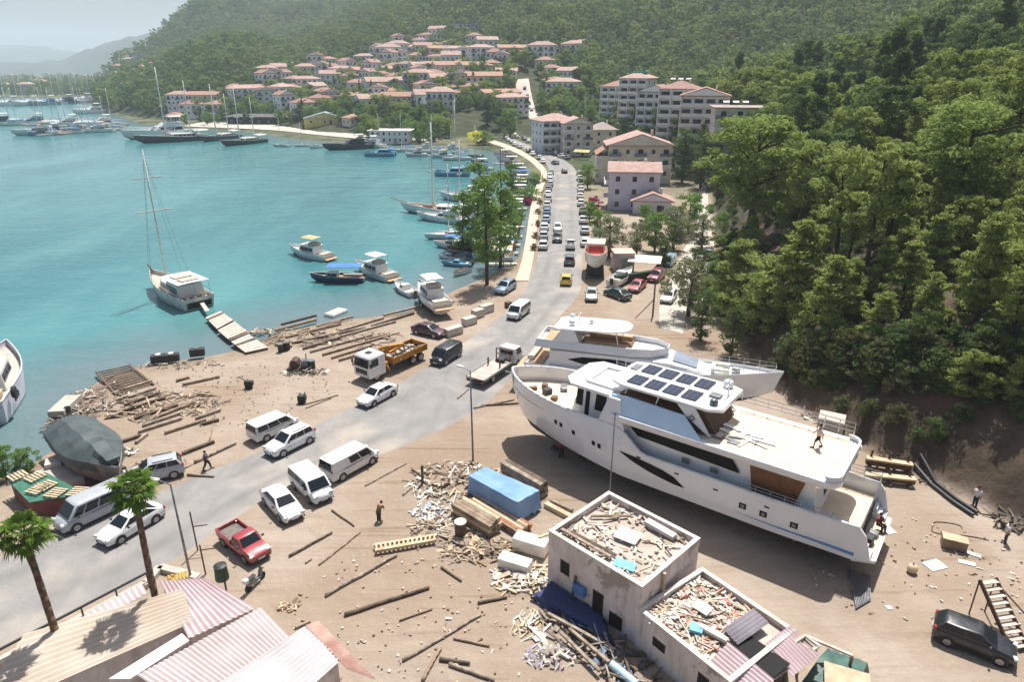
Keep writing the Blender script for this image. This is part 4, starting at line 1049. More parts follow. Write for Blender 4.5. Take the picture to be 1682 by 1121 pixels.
moor('yacht',(175,185),(138,187),'white ferry boat crossing between pontoon and wooded cape',None,None,sc=1.4)
for i in range(18):
    x=166-i*9.6+r5.uniform(-3,3); y=166+r5.uniform(-2,2.5)+(i*.35)
    moor(['sail','sail','yacht'][i%3],(x+9,y),(x-4,y+.6),f'distant {MC[(i+1)%7]} yacht on the far marina wall, {ORD[i%14]} {"from the wooded cape" if i<14 else "from the picture edge"}','yachts on the far marina wall',MC[(i+1)%7],sc=1.6)
for nm,a,b,y in (('marina_pontoon',(208,207),(-30,203),'pale floating pontoon of the middle marina row'),('marina_pontoon',(200,212),(60,222),'pale floating pontoon of the near marina row'),('marina_pontoon',(170,164),(-30,170),'far marina breakwater pontoon')):
    A=G(*a,.2);Bp=G(*b,.2); t=MB(); t.beam((0,0,0),(Bp.x-A.x,Bp.y-A.y,0),2.2,.6); o=t.build(nm,MATS['pale_concrete'],None,loc=(A.x,A.y,.0)); prop(o,y,'pontoon')
# ================================================================ big yacht on the hard
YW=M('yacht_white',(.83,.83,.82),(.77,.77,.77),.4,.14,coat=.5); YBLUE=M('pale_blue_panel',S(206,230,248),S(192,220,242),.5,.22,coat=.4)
YDECK=M('beige_deck',S(222,204,180),S(208,190,166),1.6,.8); YBOT=M('grey_antifouling',(.055,.05,.05),(.085,.075,.07),1.2,.8); YGLASS=M('tinted_window',(.006,.007,.009),None,rough=.3,spec=.12)
YBROWN=M('brown_board',S(122,78,42),S(98,62,36),1.2,.55); YSTRIPE=M('blue_boot_stripe',S(100,146,200),S(88,134,190),1,.4); SOLAR=M('solar_cell',S(38,42,58),S(54,58,76),6,.18,spec=.7)
GREYM=M('grey_metal',S(140,142,146),S(104,106,110),3,.4,.4)
_o=G(1400,922,1.4*K); YO=Vector((_o.x,_o.y,0))+Vector((.6,.8,0))*2.9*K; YA=math.atan2(.6,-.8)
Y1=thing('motor_yacht','large white motor yacht hauled out across the yard, solar panels on its hardtop','yacht',YO,YA,None,K)
def sstep(a,b,x): t=min(1,max(0,(x-a)/(b-a))); return t*t*(3-2*t)
def y_zs(x): return 3.35+1.35*sstep(12.4,14.6,x)+.35*sstep(15,25,x)
def y_hb(x):
    if x<17: return 2.72+.18*sstep(0,5,x)
    u=(x-17)/8.0; return 2.9*max(.02,(1-u**2.6))**.8
def y_ring(x):
    hb=y_hb(x); zs=y_zs(x); k=max(0,(x-14)/11); kf=1-.58*k**1.4; zb=1.3+.75*k; zk=.45+ (0 if x<21 else 3.2*((x-21)/4)**1.8)
    zb=max(zb,zk+.25); zc=max(zk+.12,.85+k*.4)
    return [(hb,zs),(hb*(1-.25*(1-kf)),zs*.55+zb*.45),(hb*kf*.99,zb),(hb*kf*.97,zb-.05),(hb*kf*.72,zc),(.06,zk)]
def y_at(x,z):
    r=y_ring(x)
    for (a,za),(b,zb_) in zip(r,r[1:]):
        if zb_<=z<=za: return b+(a-b)*(z-zb_)/(za-zb_)
    return r[0][0]
def yhull():
    b=MB(); xs=list(np.linspace(0,12.4,12))+list(np.linspace(12.8,15,8))+list(np.linspace(15.6,24,14))+[24.4,24.7,24.92]
    R_=[y_ring(x) for x in xs]; rows=[]
    for x,r in zip(xs,R_):
        s_=0 if x>.01 else 0
        rows.append([b.vert((x,p[0],p[1])) for p in r]+[b.vert((x,-p[0],p[1])) for p in reversed(r)])
    n=len(rows[0])
    for i in range(len(rows)-1):
        for j in range(n-1):
            b.mi=1 if 3<=j<=n-5 else 0
            b.face((rows[i][j],rows[i+1][j],rows[i+1][j+1],rows[i][j+1]))
    b.mi=0; b.face(rows[0]); b.face(rows[-1][::-1])
    h=b.build('hull',[YW,YBOT],Y1,smooth=True,angle=35)
    # bulwark inner skin and cap
    ib=MB(); cap=[[],[]]
    for s in (1,-1):
        prev=None
        for x in [q for q in xs if q<24.8]:
            hb=max(.02,y_hb(x)-.16); zs=y_zs(x); zd=min(zs-.2,4.0) if x>14.2 else 2.55
            cur=((x,s*hb,zs),(x,s*hb,zd))
            if prev: ib.poly([prev[0],cur[0],cur[1],prev[1]])
            prev=cur; cap[0 if s>0 else 1].append((x,s*(y_hb(x)-.07),zs+.01))
    ib.build('bulwark',YW,h)
    c=MB()
    for k in cap: c.path(k,.1,6)
    c.path([cap[0][-1],(24.95,0,y_zs(25)+.01),cap[1][-1]],.12,6)
    c.build('gunwale',YW,h,smooth=True)
    d=MB()
    fx=[x for x in xs if x>14.0]
    for a,c_ in zip(fx,fx[1:]): d.poly([(a,-y_hb(a)+.1,4.0),(c_,-max(.1,y_hb(c_)-.1),4.0),(c_,max(.1,y_hb(c_)-.1),4.0),(a,y_hb(a)-.1,4.0)])
    d.build('foredeck',YDECK,Y1)
    d=MB(); d.bbox(.1,14.2,-2.62,2.62,2.45,2.55); d.build('main_deck',YDECK,Y1)
    return h
yh=yhull()
def hull_patch(name,pts,mat,off=.03,sides=(1,)):
    for s in sides:
        b=MB(); 
        o=[(x,s*(y_at(x,z)+off),z) for x,z in pts]; i_=[(x,s*(y_at(x,z)-.05),z) for x,z in pts]; b.loft([i_,o]); b.build(name,mat,yh)
lens=[(14.2,3.1),(13.2,3.05),(12.2,2.95),(11.2,2.82),(10.5,2.62),(9.9,2.3),(9.65,2.08),(10.4,2.1),(11.4,2.22),(12.4,2.4),(13.2,2.62),(13.8,2.85)]
for s in (1,-1):      # strips so that the pane follows the hull
    b=MB(); up=[(14.2,3.12),(13.2,3.06),(12.2,2.96),(11.2,2.82),(10.4,2.6),(9.7,2.12)]; lo=[(14.2,3.08),(13.2,2.66),(12.2,2.38),(11.2,2.2),(10.4,2.1),(9.7,2.08)]
    for i in range(5):
        q=[up[i],up[i+1],lo[i+1],lo[i]]; b.poly([(x,s*(y_at(x,z)+.025),z) for x,z in q])
    b.build('hull_window',YGLASS,yh)
for x,z in ((19.4,3.62),(18.95,3.56),(17.9,3.36),(16.3,3.12),(15.85,3.06)):
    hull_patch('porthole',[(x,z),(x-.24,z-.02),(x-.24,z-.34),(x,z-.32)],YGLASS,.03,(1,-1))
for x,z in ((6.3,2.5),(5.1,2.45),(3.4,2.4)):
    hull_patch('porthole',[(x,z),(x-.42,z),(x-.42,z-.36),(x,z-.36)],YGLASS,.025,(1,-1))
    hull_patch('porthole_pane',[(x-.1,z-.08),(x-.32,z-.08),(x-.32,z-.28),(x-.1,z-.28)],GREYM,.045,(1,-1))
for x,z in ((13.0,3.15),(10.4,2.95),(7.9,2.8),(4.9,2.85)): hull_patch('hull_vent',[(x,z),(x-.28,z),(x-.28,z-.09),(x,z-.09)],BLACKP,.03,(1,-1))
for s in (1,-1):
    b=MB(); xs_=np.linspace(.02,6.5,8)
    for a,c in zip(xs_,xs_[1:]): b.poly([(a,s*(y_at(a,1.75)+.012),1.78),(c,s*(y_at(c,1.75)+.012),1.78-.0),(c,s*(y_at(c,1.55)+.012),1.78-.22*(1-c/7)),(a,s*(y_at(a,1.55)+.012),1.78-.22*(1-a/7))])
    b.build('boot_stripe',YSTRIPE,yh)
# stern
b=MB(); b.loft([[(-1.0,-2.3,1.25),(.1,-2.7,1.2),(.1,2.7,1.2),(-1.0,2.3,1.25)],[(-1.05,-2.35,1.5),(.1,-2.72,1.5),(.1,2.72,1.5),(-1.05,2.35,1.5)]]); sp=b.build('swim_platform',YW,Y1,bevel=.05)
b=MB(); b.bbox(-.9,.02,-2.1,2.1,1.505,1.53); b.build('platform_planking',YDECK,sp)
b=MB(); b.bbox(-.04,.02,-2.0,.9,1.55,2.5); b.build('transom_door',M('dark_recess',(.03,.028,.03),None,rough=.8),Y1)
for s in (1,-1):
    b=MB()
    for i in range(4): b.bbox(-.75+i*.25,.1,s*2.1-.45,s*2.1+.45,1.5+i*.25,1.72+i*.25)
    b.build('stern_stair',YW,Y1,bevel=.03)
    b=MB(); b.loft([[(.0,s*2.74,2.6),(.0,s*2.74,3.4),(-.35,s*2.72,3.0),(-.6,s*2.68,2.2),(-.8,s*2.6,1.5),(.0,s*2.74,1.5)],[(.0,s*2.6,2.6),(.0,s*2.6,3.4),(-.35,s*2.58,3.0),(-.6,s*2.54,2.2),(-.8,s*2.46,1.5),(.0,s*2.6,1.5)]]); b.build('stern_quarter',YW,Y1)
# main house
b=MB(); b.loft([[(2.3,-2.1,2.5),(14.6,-2.25,2.5),(14.6,2.25,2.5),(2.3,2.1,2.5)],[(2.7,-2.05,5.2),(14.6,-2.25,5.2),(14.6,2.25,5.2),(2.7,2.05,5.2)]]); mh=b.build('main_house',YW,Y1,bevel=.05)
for s in (1,-1):
    b=MB(); o=2.27
    q=[(14.2,s*o,4.95),(7.25,s*o,4.72),(6.7,s*o,3.95),(13.3,s*o,4.2)]; b.loft([[(p[0],p[1]-s*.06,p[2]) for p in q],q]); b.build('saloon_window',YGLASS,mh)
    q=[(6.2,s*2.22,4.75),(3.1,s*2.2,4.75),(3.5,s*2.2,3.1),(5.9,s*2.22,3.1)]; b=MB(); b.loft([[(p[0],p[1]-s*.06,p[2]) for p in q],q]); b.build('side_shutter',YBROWN,mh)
    for x in (8.2,10.0): 
        b=MB(); b.box((x,s*2.29,3.6),(.5,.03,.3)); b.build('wall_vent',GREYM,mh)
b=MB(); b.bbox(2.38,2.46,-.9,.2,2.6,4.5); b.build('saloon_door',YGLASS,mh)
# forward block
for s in (1,-1):
    b=MB(); b.loft([[(14.0,s*2.88,4.6),(16.0,s*2.86,4.6),(15.4,s*2.55,6.5),(14.6,s*2.6,6.5)],[(14.0,s*2.2,4.6),(16.0,s*2.0,4.6),(15.4,s*1.9,6.5),(14.6,s*2.0,6.5)]]); b.build('wing',YW,Y1,bevel=.05)
b=MB(); b.loft([[(14.4,-2.05,4.0),(18.7,-1.8,4.0),(18.7,1.8,4.0),(14.4,2.05,4.0)],[(14.6,-2.0,6.3),(17.9,-1.75,6.3),(17.9,1.75,6.3),(14.6,2.0,6.3)]]); ph=b.build('pilothouse',YW,Y1,bevel=.05)
for s in (1,-1):
    for x0,x1,z0,z1 in ((18.25,17.75,4.85,6.1),(17.55,17.2,4.1,6.1),(16.75,15.9,4.9,6.1)):
        yy=lambda x:1.8+(18.7-x)*.058+.0
        b=MB(); q=[(x0,s*(yy(x0)+.01),z0),(x1,s*(yy(x1)+.01),z0),(x1-.05,s*(yy(x1)-.02),z1),(x0-.1,s*(yy(x0)-.02),z1)]; b.loft([[(p[0],p[1]-s*.1,p[2]) for p in q],q]); b.build('pilothouse_window',YGLASS,ph)
for i in range(4):
    y0=-1.6+i*.82; b=MB(); q=[(18.52,y0,4.7),(18.52,y0+.74,4.7),(18.1,y0+.74,5.9),(18.1,y0,5.9)]; b.loft([[(p[0]-.1,p[1],p[2]) for p in q],[(p[0]+.03,p[1],p[2]) for p in q]]); b.build('pilothouse_window',YGLASS,ph)
b=MB(); b.loft([[(14.3,-2.35,6.25),(18.4,-2.2,6.25),(19.1,-1.4,6.25),(19.1,1.4,6.25),(18.4,2.2,6.25),(14.3,2.35,6.25)],[(14.3,-2.35,6.5),(18.5,-2.25,6.5),(19.25,-1.4,6.48),(19.25,1.4,6.48),(18.5,2.25,6.5),(14.3,2.35,6.5)]]); rf=b.build('pilothouse_roof',YW,Y1,bevel=.07)
b=MB(); 
for q in (((14.9,-1.5),(17.7,-1.35)),((14.9,1.5),(17.7,1.35)),((17.7,-1.35),(17.7,1.35))): b.beam((*q[0],6.56),(*q[1],6.56),.3,.2)
b.build('roof_coaming',YW,rf,bevel=.05)
rail(Y1,[(x,-2.15,6.5) for x in (14.6,15.3,16,16.7,17.4)],.45,r=.02)
# upper deck
def rrect(x0,x1,hw,r,n=6):
    P=[]
    for cx,cy,a0 in ((x1-.05,hw-.05,0),(x0+r,hw-r,math.pi/2),(x0+r,-hw+r,math.pi),(x1-.05,-hw+.05,math.pi*1.5)):
        rr=r if cx<x1-.1 else .05
        for i in range(n+1): P.append((cx+rr*math.cos(a0+i*math.pi/2/n),cy+rr*math.sin(a0+i*math.pi/2/n)))
    return P
b=MB(); P=rrect(1.3,15,2.95,.75); b.loft([[(x*1.0+.12*(1 if x<2.2 else 0),y*.965,5.1) for x,y in P],[(x,y,5.3) for x,y in P],[(x,y,5.56) for x,y in P]]); ud=b.build('upper_deck',YW,Y1,smooth=True,angle=40)
b=MB(); P2=[(x,y) for x,y in rrect(1.75,9.2,2.5,.5)]; b.prism(P2,5.562,5.585); b.build('deck_covering',YDECK,ud)
b=MB(); 
def rim(P,z0,z1,t_,mat,name):
    Q=[(x,y) for x,y in P if x<9.3]
    b=MB()
    for (x0,y0),(x1,y1) in zip(Q,Q[1:]): b.loft([[(x0,y0,z0),(x0*1+.0,y0*.94,z0),(x0+(.12 if x0<2.6 else 0),y0*.945,z1),(x0,y0*.985,z1)],[(x1,y1,z0),(x1,y1*.94,z0),(x1+(.12 if x1<2.6 else 0),y1*.945,z1),(x1,y1*.985,z1)]],cap0=False,cap1=False)
    return b.build(name,mat,ud)
rim(rrect(1.35,9.6,2.88,.7),5.56,5.86,.15,YW,'deck_coaming')
rail(ud,[(x,-2.74,5.86) for x in np.linspace(1.9,8.6,9)],.8,r=.025,levels=3)
rail(Y1,[(x,2.72,y_zs(x)) for x in np.linspace(.6,6.4,8)],.42,r=.02,levels=2); rail(Y1,[(x,-2.72,y_zs(x)) for x in np.linspace(-.0,6.4,8)],.7,r=.025,levels=3)
# flybridge
for s in (1,-1):
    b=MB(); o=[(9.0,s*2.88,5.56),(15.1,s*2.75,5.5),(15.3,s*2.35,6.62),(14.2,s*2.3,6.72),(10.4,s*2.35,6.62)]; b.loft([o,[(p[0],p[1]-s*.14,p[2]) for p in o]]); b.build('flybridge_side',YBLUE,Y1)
b=MB(); b.loft([[(9.0,-2.05,5.58),(14.9,-2.05,5.58),(14.9,2.05,5.58),(9.0,2.05,5.58)],[(10.6,-1.95,6.7),(14.9,-1.95,6.7),(14.9,1.95,6.7),(10.6,1.95,6.7)]]); b.build('flybridge_interior',YBROWN,Y1)
b=MB(); b.loft([[(8.6,-1.6,5.58),(9.4,-1.75,5.58),(9.4,1.75,5.58),(8.6,1.6,5.58)],[(9.6,-1.7,7.2),(10.3,-1.8,7.2),(10.3,1.8,7.2),(9.6,1.7,7.2)]]); b.build('flybridge_bulkhead',M('brown_shade_board',S(96,70,54),S(78,58,46),1.4,.6),Y1)
for s in (1,-1):
    b=MB(); o=[(8.7,s*2.2,5.6),(10.3,s*2.2,6.55),(11.0,s*2.12,7.2),(9.9,s*2.1,7.2)]; b.loft([o,[(p[0],p[1]-s*.14,p[2]) for p in o]]); bp=b.build('hardtop_pillar',YW,Y1)
    st_=MB(); c=(9.95,s*2.215,6.55)
    for k in range(8):
        a=k*math.pi/4; r_=.34 if k%2==0 else .24
        st_.poly([(c[0]+.09*math.cos(a+.5),c[1],c[2]+.09*math.sin(a+.5)),(c[0]+r_*math.cos(a),c[1]-s*.0,c[2]+r_*math.sin(a)),(c[0]+.09*math.cos(a-.5),c[1],c[2]+.09*math.sin(a-.5))])
    st_.build('star_emblem',BLACKP,bp)
for x,y in ((14.6,1.9),(14.6,-1.9),(12.4,2.0),(12.4,-2.0)):
    b=MB(); b.tube((x,y,6.6),(x-.15,y*.98,7.2),.05); b.build('hardtop_post',YW,Y1)
b=MB(); Pn=[(8.3,-1.7),(9.1,-2.12),(14.9,-2.05),(15.6,-1.75),(15.75,-1.2),(15.75,1.2),(15.6,1.75),(14.9,2.05),(9.1,2.12),(8.3,1.7)]; b.loft([[(x,y*.97,7.16) for x,y in Pn],[(x,y,7.26) for x,y in Pn],[(x,y,7.34) for x,y in Pn],[(x*.998+.02,y*.95,7.42) for x,y in Pn]]); ht=b.build('hardtop',YW,Y1,smooth=True,angle=40)
for i in range(4):
    for j in (0,1):
        x0=10.0+i*1.22; y0=.12+ (-1.78 if j==0 else 0.0)+ (0 if j==0 else .2)
        if i==0 and j==0: x0+=0.0
        b=MB(); b.box((x0+.5,y0+.72,7.475),(.98,1.32,.035)); p_=b.build('solar_panel',SOLAR,ht)
        g=MB()
        for q in range(1,3): g.box((x0+q*.34,y0+.72,7.495),(.012,1.3,.004))
        g.build('cell_line',GREYM,p_)
b=MB(); b.bbox(14.95,15.4,-1.2,-.3,7.42,7.5); b.build('roof_hatch',GREYM,ht)
for x,y,r_ in ((9.2,-1.5,.34),(9.0,1.4,.26)):
    b=MB(); b.tube((x,y,7.42),(x,y,7.42+r_*.9),r_,r_*.95,12); b.ball((x,y,7.42+r_*.9),(r_*.95,r_*.95,r_*.6)); b.build('radar_dome',YW if y<0 else GREYM,ht,smooth=True)
b=MB(); b.box((9.3,.3,7.5),(.7,.5,.16)); b.build('horn_box',GREYM,ht,bevel=.03)
b=MB(); b.tube((8.8,-.4,7.42),(8.8,-.4,8.5),.04); b.beam((8.8,-1.0,8.1),(8.8,.2,8.1),.06,.06); b.build('antenna_mast',YW,ht)
# deck clutter as parts of fitting out
for x,y,sx,sy,sz,m in ((21.6,.3,.5,.6,.4,BLACKP),(22.3,-.4,.4,.4,.3,YBROWN),(21.0,-1.0,.9,.5,.3,GREYM),(22.8,.4,.6,.3,.25,YBROWN),(20.6,.9,.5,.4,.3,YBROWN)):
    b=MB(); b.box((x,y,4.0+sz/2+.01),(sx,sy,sz),rz=x); b.build('deck_fitting',m,Y1,bevel=.04)
# cradle blocks under the hull
TIM=M('old_timber',S(158,138,116),S(118,100,84),1.6,.85,bump=.3,detail=6); TIMD=M('dark_timber',S(112,96,82),S(82,70,60),1.8,.9,bump=.3); TIML=M('fresh_timber',S(206,186,156),S(178,156,126),1.8,.8,bump=.2); TIMG=M('grey_timber',S(168,154,138),S(126,112,98),2.2,.9,bump=.3)
yM=Matrix.Translation(YO)@Matrix.Rotation(YA,4,'Z')@Matrix.Scale(K,4)
def yw(x,y,z): return yM@Vector((x,y,z))
for i,x in enumerate(np.linspace(1.5,20.5,9)):
    t=thing('keel_block',f'timber keel block under the large yacht, {ORD[i]} from its stern','support block',yw(x,0,0),YA,'keel blocks under the large yacht')
    b=MB(); b.box((0,0,.13),(.5,2.6,.24)); b.build('lower_baulk',TIMD,t); b=MB(); b.box((0,0,.36),(.4,1.3,.22)); b.build('upper_baulk',TIM,t)
for i,x in enumerate(np.linspace(2.5,19,7)):
    pass
# ================================================================ second yacht
a2=G(872,628,0); c2=G(1246,682,0); d2=c2-a2; L2=23.5
Y2=thing('motor_yacht','white motor yacht with brown flybridge benches, hauled out behind the larger yacht','yacht',(a2.x,a2.y,1.25),math.atan2(d2.y,d2.x),None,.99)
Y2.rotation_euler=(0,R(-.6),math.atan2(d2.y,d2.x))
h2,e2=mk_hull(Y2,L2,5.6,2.1,3.3,.9,YW,YBOT,YW,.92,2.3,.25,n=20,rake=.06,stripe=YW)
b=MB(); rings=[]
for x,w_,z0,z1 in ((2.6,2.3,1.9,3.7),(4,2.4,1.9,3.8),(11.4,2.35,2.0,3.85),(14.4,2.1,2.2,3.7),(17.2,1.6,2.4,3.0),(18.4,1.3,2.6,2.75)):
    rings.append([(x,-w_,z0),(x,-w_*.9,z1-.15),(x,-w_*.7,z1),(x,w_*.7,z1),(x,w_*.9,z1-.15),(x,w_,z0)])
b.loft(rings); mh2=b.build('main_house',YW,Y2,smooth=True,angle=35)
for s in (1,-1):
    b=MB(); up=[(4.6,2.95),(6.0,3.3),(8.8,3.42),(11.8,3.36),(14.4,3.0),(16.4,2.6)]; lo=[(4.6,2.9),(6.0,2.62),(8.8,2.6),(11.8,2.58),(14.4,2.56),(16.4,2.54)]
    def hy(x,z): 
        w_=np.interp(x,[2.6,4,11.4,14.4,17.2,18.4],[2.3,2.4,2.35,2.1,1.6,1.3]); z0=np.interp(x,[2.6,11.4,14.4,17.2,18.4],[1.9,2.0,2.2,2.4,2.6]); z1=np.interp(x,[2.6,4,11.4,14.4,17.2,18.4],[3.7,3.8,3.85,3.7,3.0,2.75])-.15
        return w_*(1-.1*min(1,max(0,(z-z0)/max(.1,z1-z0))))+.03
    for i in range(5): b.poly([(x,s*hy(x,z),z) for x,z in (up[i],up[i+1],lo[i+1],lo[i])])
    b.build('side_window',YGLASS,mh2)
b=MB(); q=[(14.7,-1.35,3.72),(14.7,1.35,3.72),(17.0,1.1,3.12),(17.0,-1.1,3.12)]; b.loft([[(p[0],p[1],p[2]-.15) for p in q],[(p[0]+.02,p[1],p[2]+.03) for p in q]]); b.build('windscreen',M('grey_cover_glass',S(150,158,172),S(128,138,152),.6,.25),mh2)
b=MB(); P=[(1.0,-2.1),(1.0,2.1),(10.5,2.1),(12.6,1.7),(13.9,.7),(13.9,-.7),(12.6,-1.7),(10.5,-2.1)]; b.loft([[(x,y*.98,3.82) for x,y in P],[(x,y*1.05,3.95) for x,y in P],[(x+.2,y*.92,4.65) for x,y in P],[(x+.3,y*.84,4.65) for x,y in P],[(x+.3,y*.84,4.1) for x,y in P]]); fb=b.build('flybridge',YW,Y2)
b=MB(); b.bbox(5.5,10.6,-1.65,1.65,4.12,4.3); b.build('flybridge_floor',YBROWN,fb)
for y in (-1.35,1.35):
    b=MB(); b.box((8.2,y,4.5),(4.4,.5,.4)); b.build('bench',TEAK,fb,bevel=.04)
b=MB(); b.box((2.9,0,4.3),(2.2,2.6,.4)); b.build('sun_pad',TEAK,fb,bevel=.06)
HTP=[(2.8,-1.5,5.75),(3.4,-1.95,5.78),(8.8,-1.9,5.95),(10.0,-1.5,6.0),(10.5,-.7,6.0),(10.5,.7,6.0),(10.0,1.5,6.0),(8.8,1.9,5.95),(3.4,1.95,5.78),(2.8,1.5,5.75)]
b=MB(); b.loft([[(x,y*.96,z) for x,y,z in HTP],[(x,y,z+.12) for x,y,z in HTP],[(x*.97+.2,y*.86,z+.27) for x,y,z in HTP]]); h_=b.build('hardtop',YW,Y2,bevel=.05)
for s in (1,-1):
    b=MB(); o=[(3.0,s*1.95,4.6),(5.6,s*1.9,4.6),(5.0,s*1.8,6.02),(3.8,s*1.85,6.02)]; b.loft([o,[(p[0],p[1]-s*.12,p[2]) for p in o]]); b.build('hardtop_pillar',YW,Y2)
    b=MB(); b.tube((9.4,s*1.6,4.6),(9.2,s*1.6,6.0),.05); b.build('hardtop_post',YW,Y2)
for x,y,r_ in ((4.2,.9,.3),(4.6,-.9,.34),(6.4,0,.24)):
    b=MB(); b.tube((x,y,6.28),(x,y,6.5),r_); b.ball((x,y,6.5),(r_,r_,r_*.6)); b.build('radar_dome',YW,h_,smooth=True)
b=MB(); b.tube((5.2,0,6.28),(5.0,0,7.3),.06); b.beam((5.1,-.8,6.9),(5.1,.8,6.9),.08,.06); b.build('antenna_mast',YW,h_)
for s in (1,-1): rail(Y2,[(p[0],s*p[1],p[2]) for p in [e2(u,.05) for u in np.linspace(.58,.975,9)]],.75,r=.022)
for x,y,sx,sy in ((19.2,.7,1.7,.45),(19.2,-.7,1.7,.45),(18.5,0,.4,1.6)):
    b=MB(); b.box((x,y,2.98),(sx,sy,.35)); b.build('foredeck_cushion',M('pale_upholstery',S(226,224,204),S(206,204,188),2,.8),Y2,bevel=.06)
b=MB(); b.box((20.6,0,3.1),(.8,.7,.3)); b.build('anchor_winch',GREYM,Y2,bevel=.05)
b=MB(); b.box((-.7,0,.6),(1.5,4.6,.16)); b.build('swim_platform',TEAK,Y2)
b=MB(); b.box((1.2,0,2.0),(1.3,4.0,.1)); b.build('cockpit_deck',TEAK,Y2)
b=MB(); b.box((.5,0,2.3),(.7,3.2,.5)); b.build('cockpit_seat',CUSH,Y2,bevel=.05)
for i,u in enumerate((.15,.35,.55,.72)):
    p=a2+d2*u*.92; t=thing('keel_block',f'timber keel block under the white yacht behind, {ORD[i]} from its stern','support block',(p.x,p.y,0),math.atan2(d2.y,d2.x),'keel blocks under the yacht behind')
    b=MB(); b.box((0,0,.13),(.5,2.4,.26)); b.build('lower_baulk',TIMD,t); b=MB(); b.box((0,0,.36),(.4,1.3,.2)); b.build('upper_baulk',TIM,t)
rl_=random.Random(9)
for i in range(16):
    x=7.2+rl_.uniform(-1.1,1.5); y=rl_.uniform(-.2,2.2); q=yw(x,y,5.6+.03*i/16); b=MB(); b.box((0,0,.03),(rl_.uniform(.7,2.2),rl_.uniform(.12,.4),.05)); o=b.build('loose_plank',[YW,YW,FOAMB,GREYM][i%4] if False else [YW,GREYM,YW][i%3],None,loc=q); o.rotation_euler=(0,0,YA+rl_.uniform(-.25,.25)+(1.57 if i%5==0 else 0)); prop(o,'white or grey trim panel dropped on the big yacht upper deck beneath the hardtop','panel','trim panels on the upper deck')
for x,y,z,d,m,l in ((-.4,1.0,1.53,(.5,.7,.6),BLACKP,'black tool box on the big yacht swim platform'),(-.45,.1,1.53,(.6,.5,.35),GREYM,'grey case on the big yacht swim platform'),(-.3,1.7,1.53,(.5,.4,.4),YBROWN,'brown carton on the big yacht swim platform')):
    b=MB(); b.box((0,0,d[2]/2),d); o=b.build('work_box',m,None,bevel=.03,loc=yw(x,y,z)); o.rotation_euler=(0,0,YA+.3*x); prop(o,l,'box')
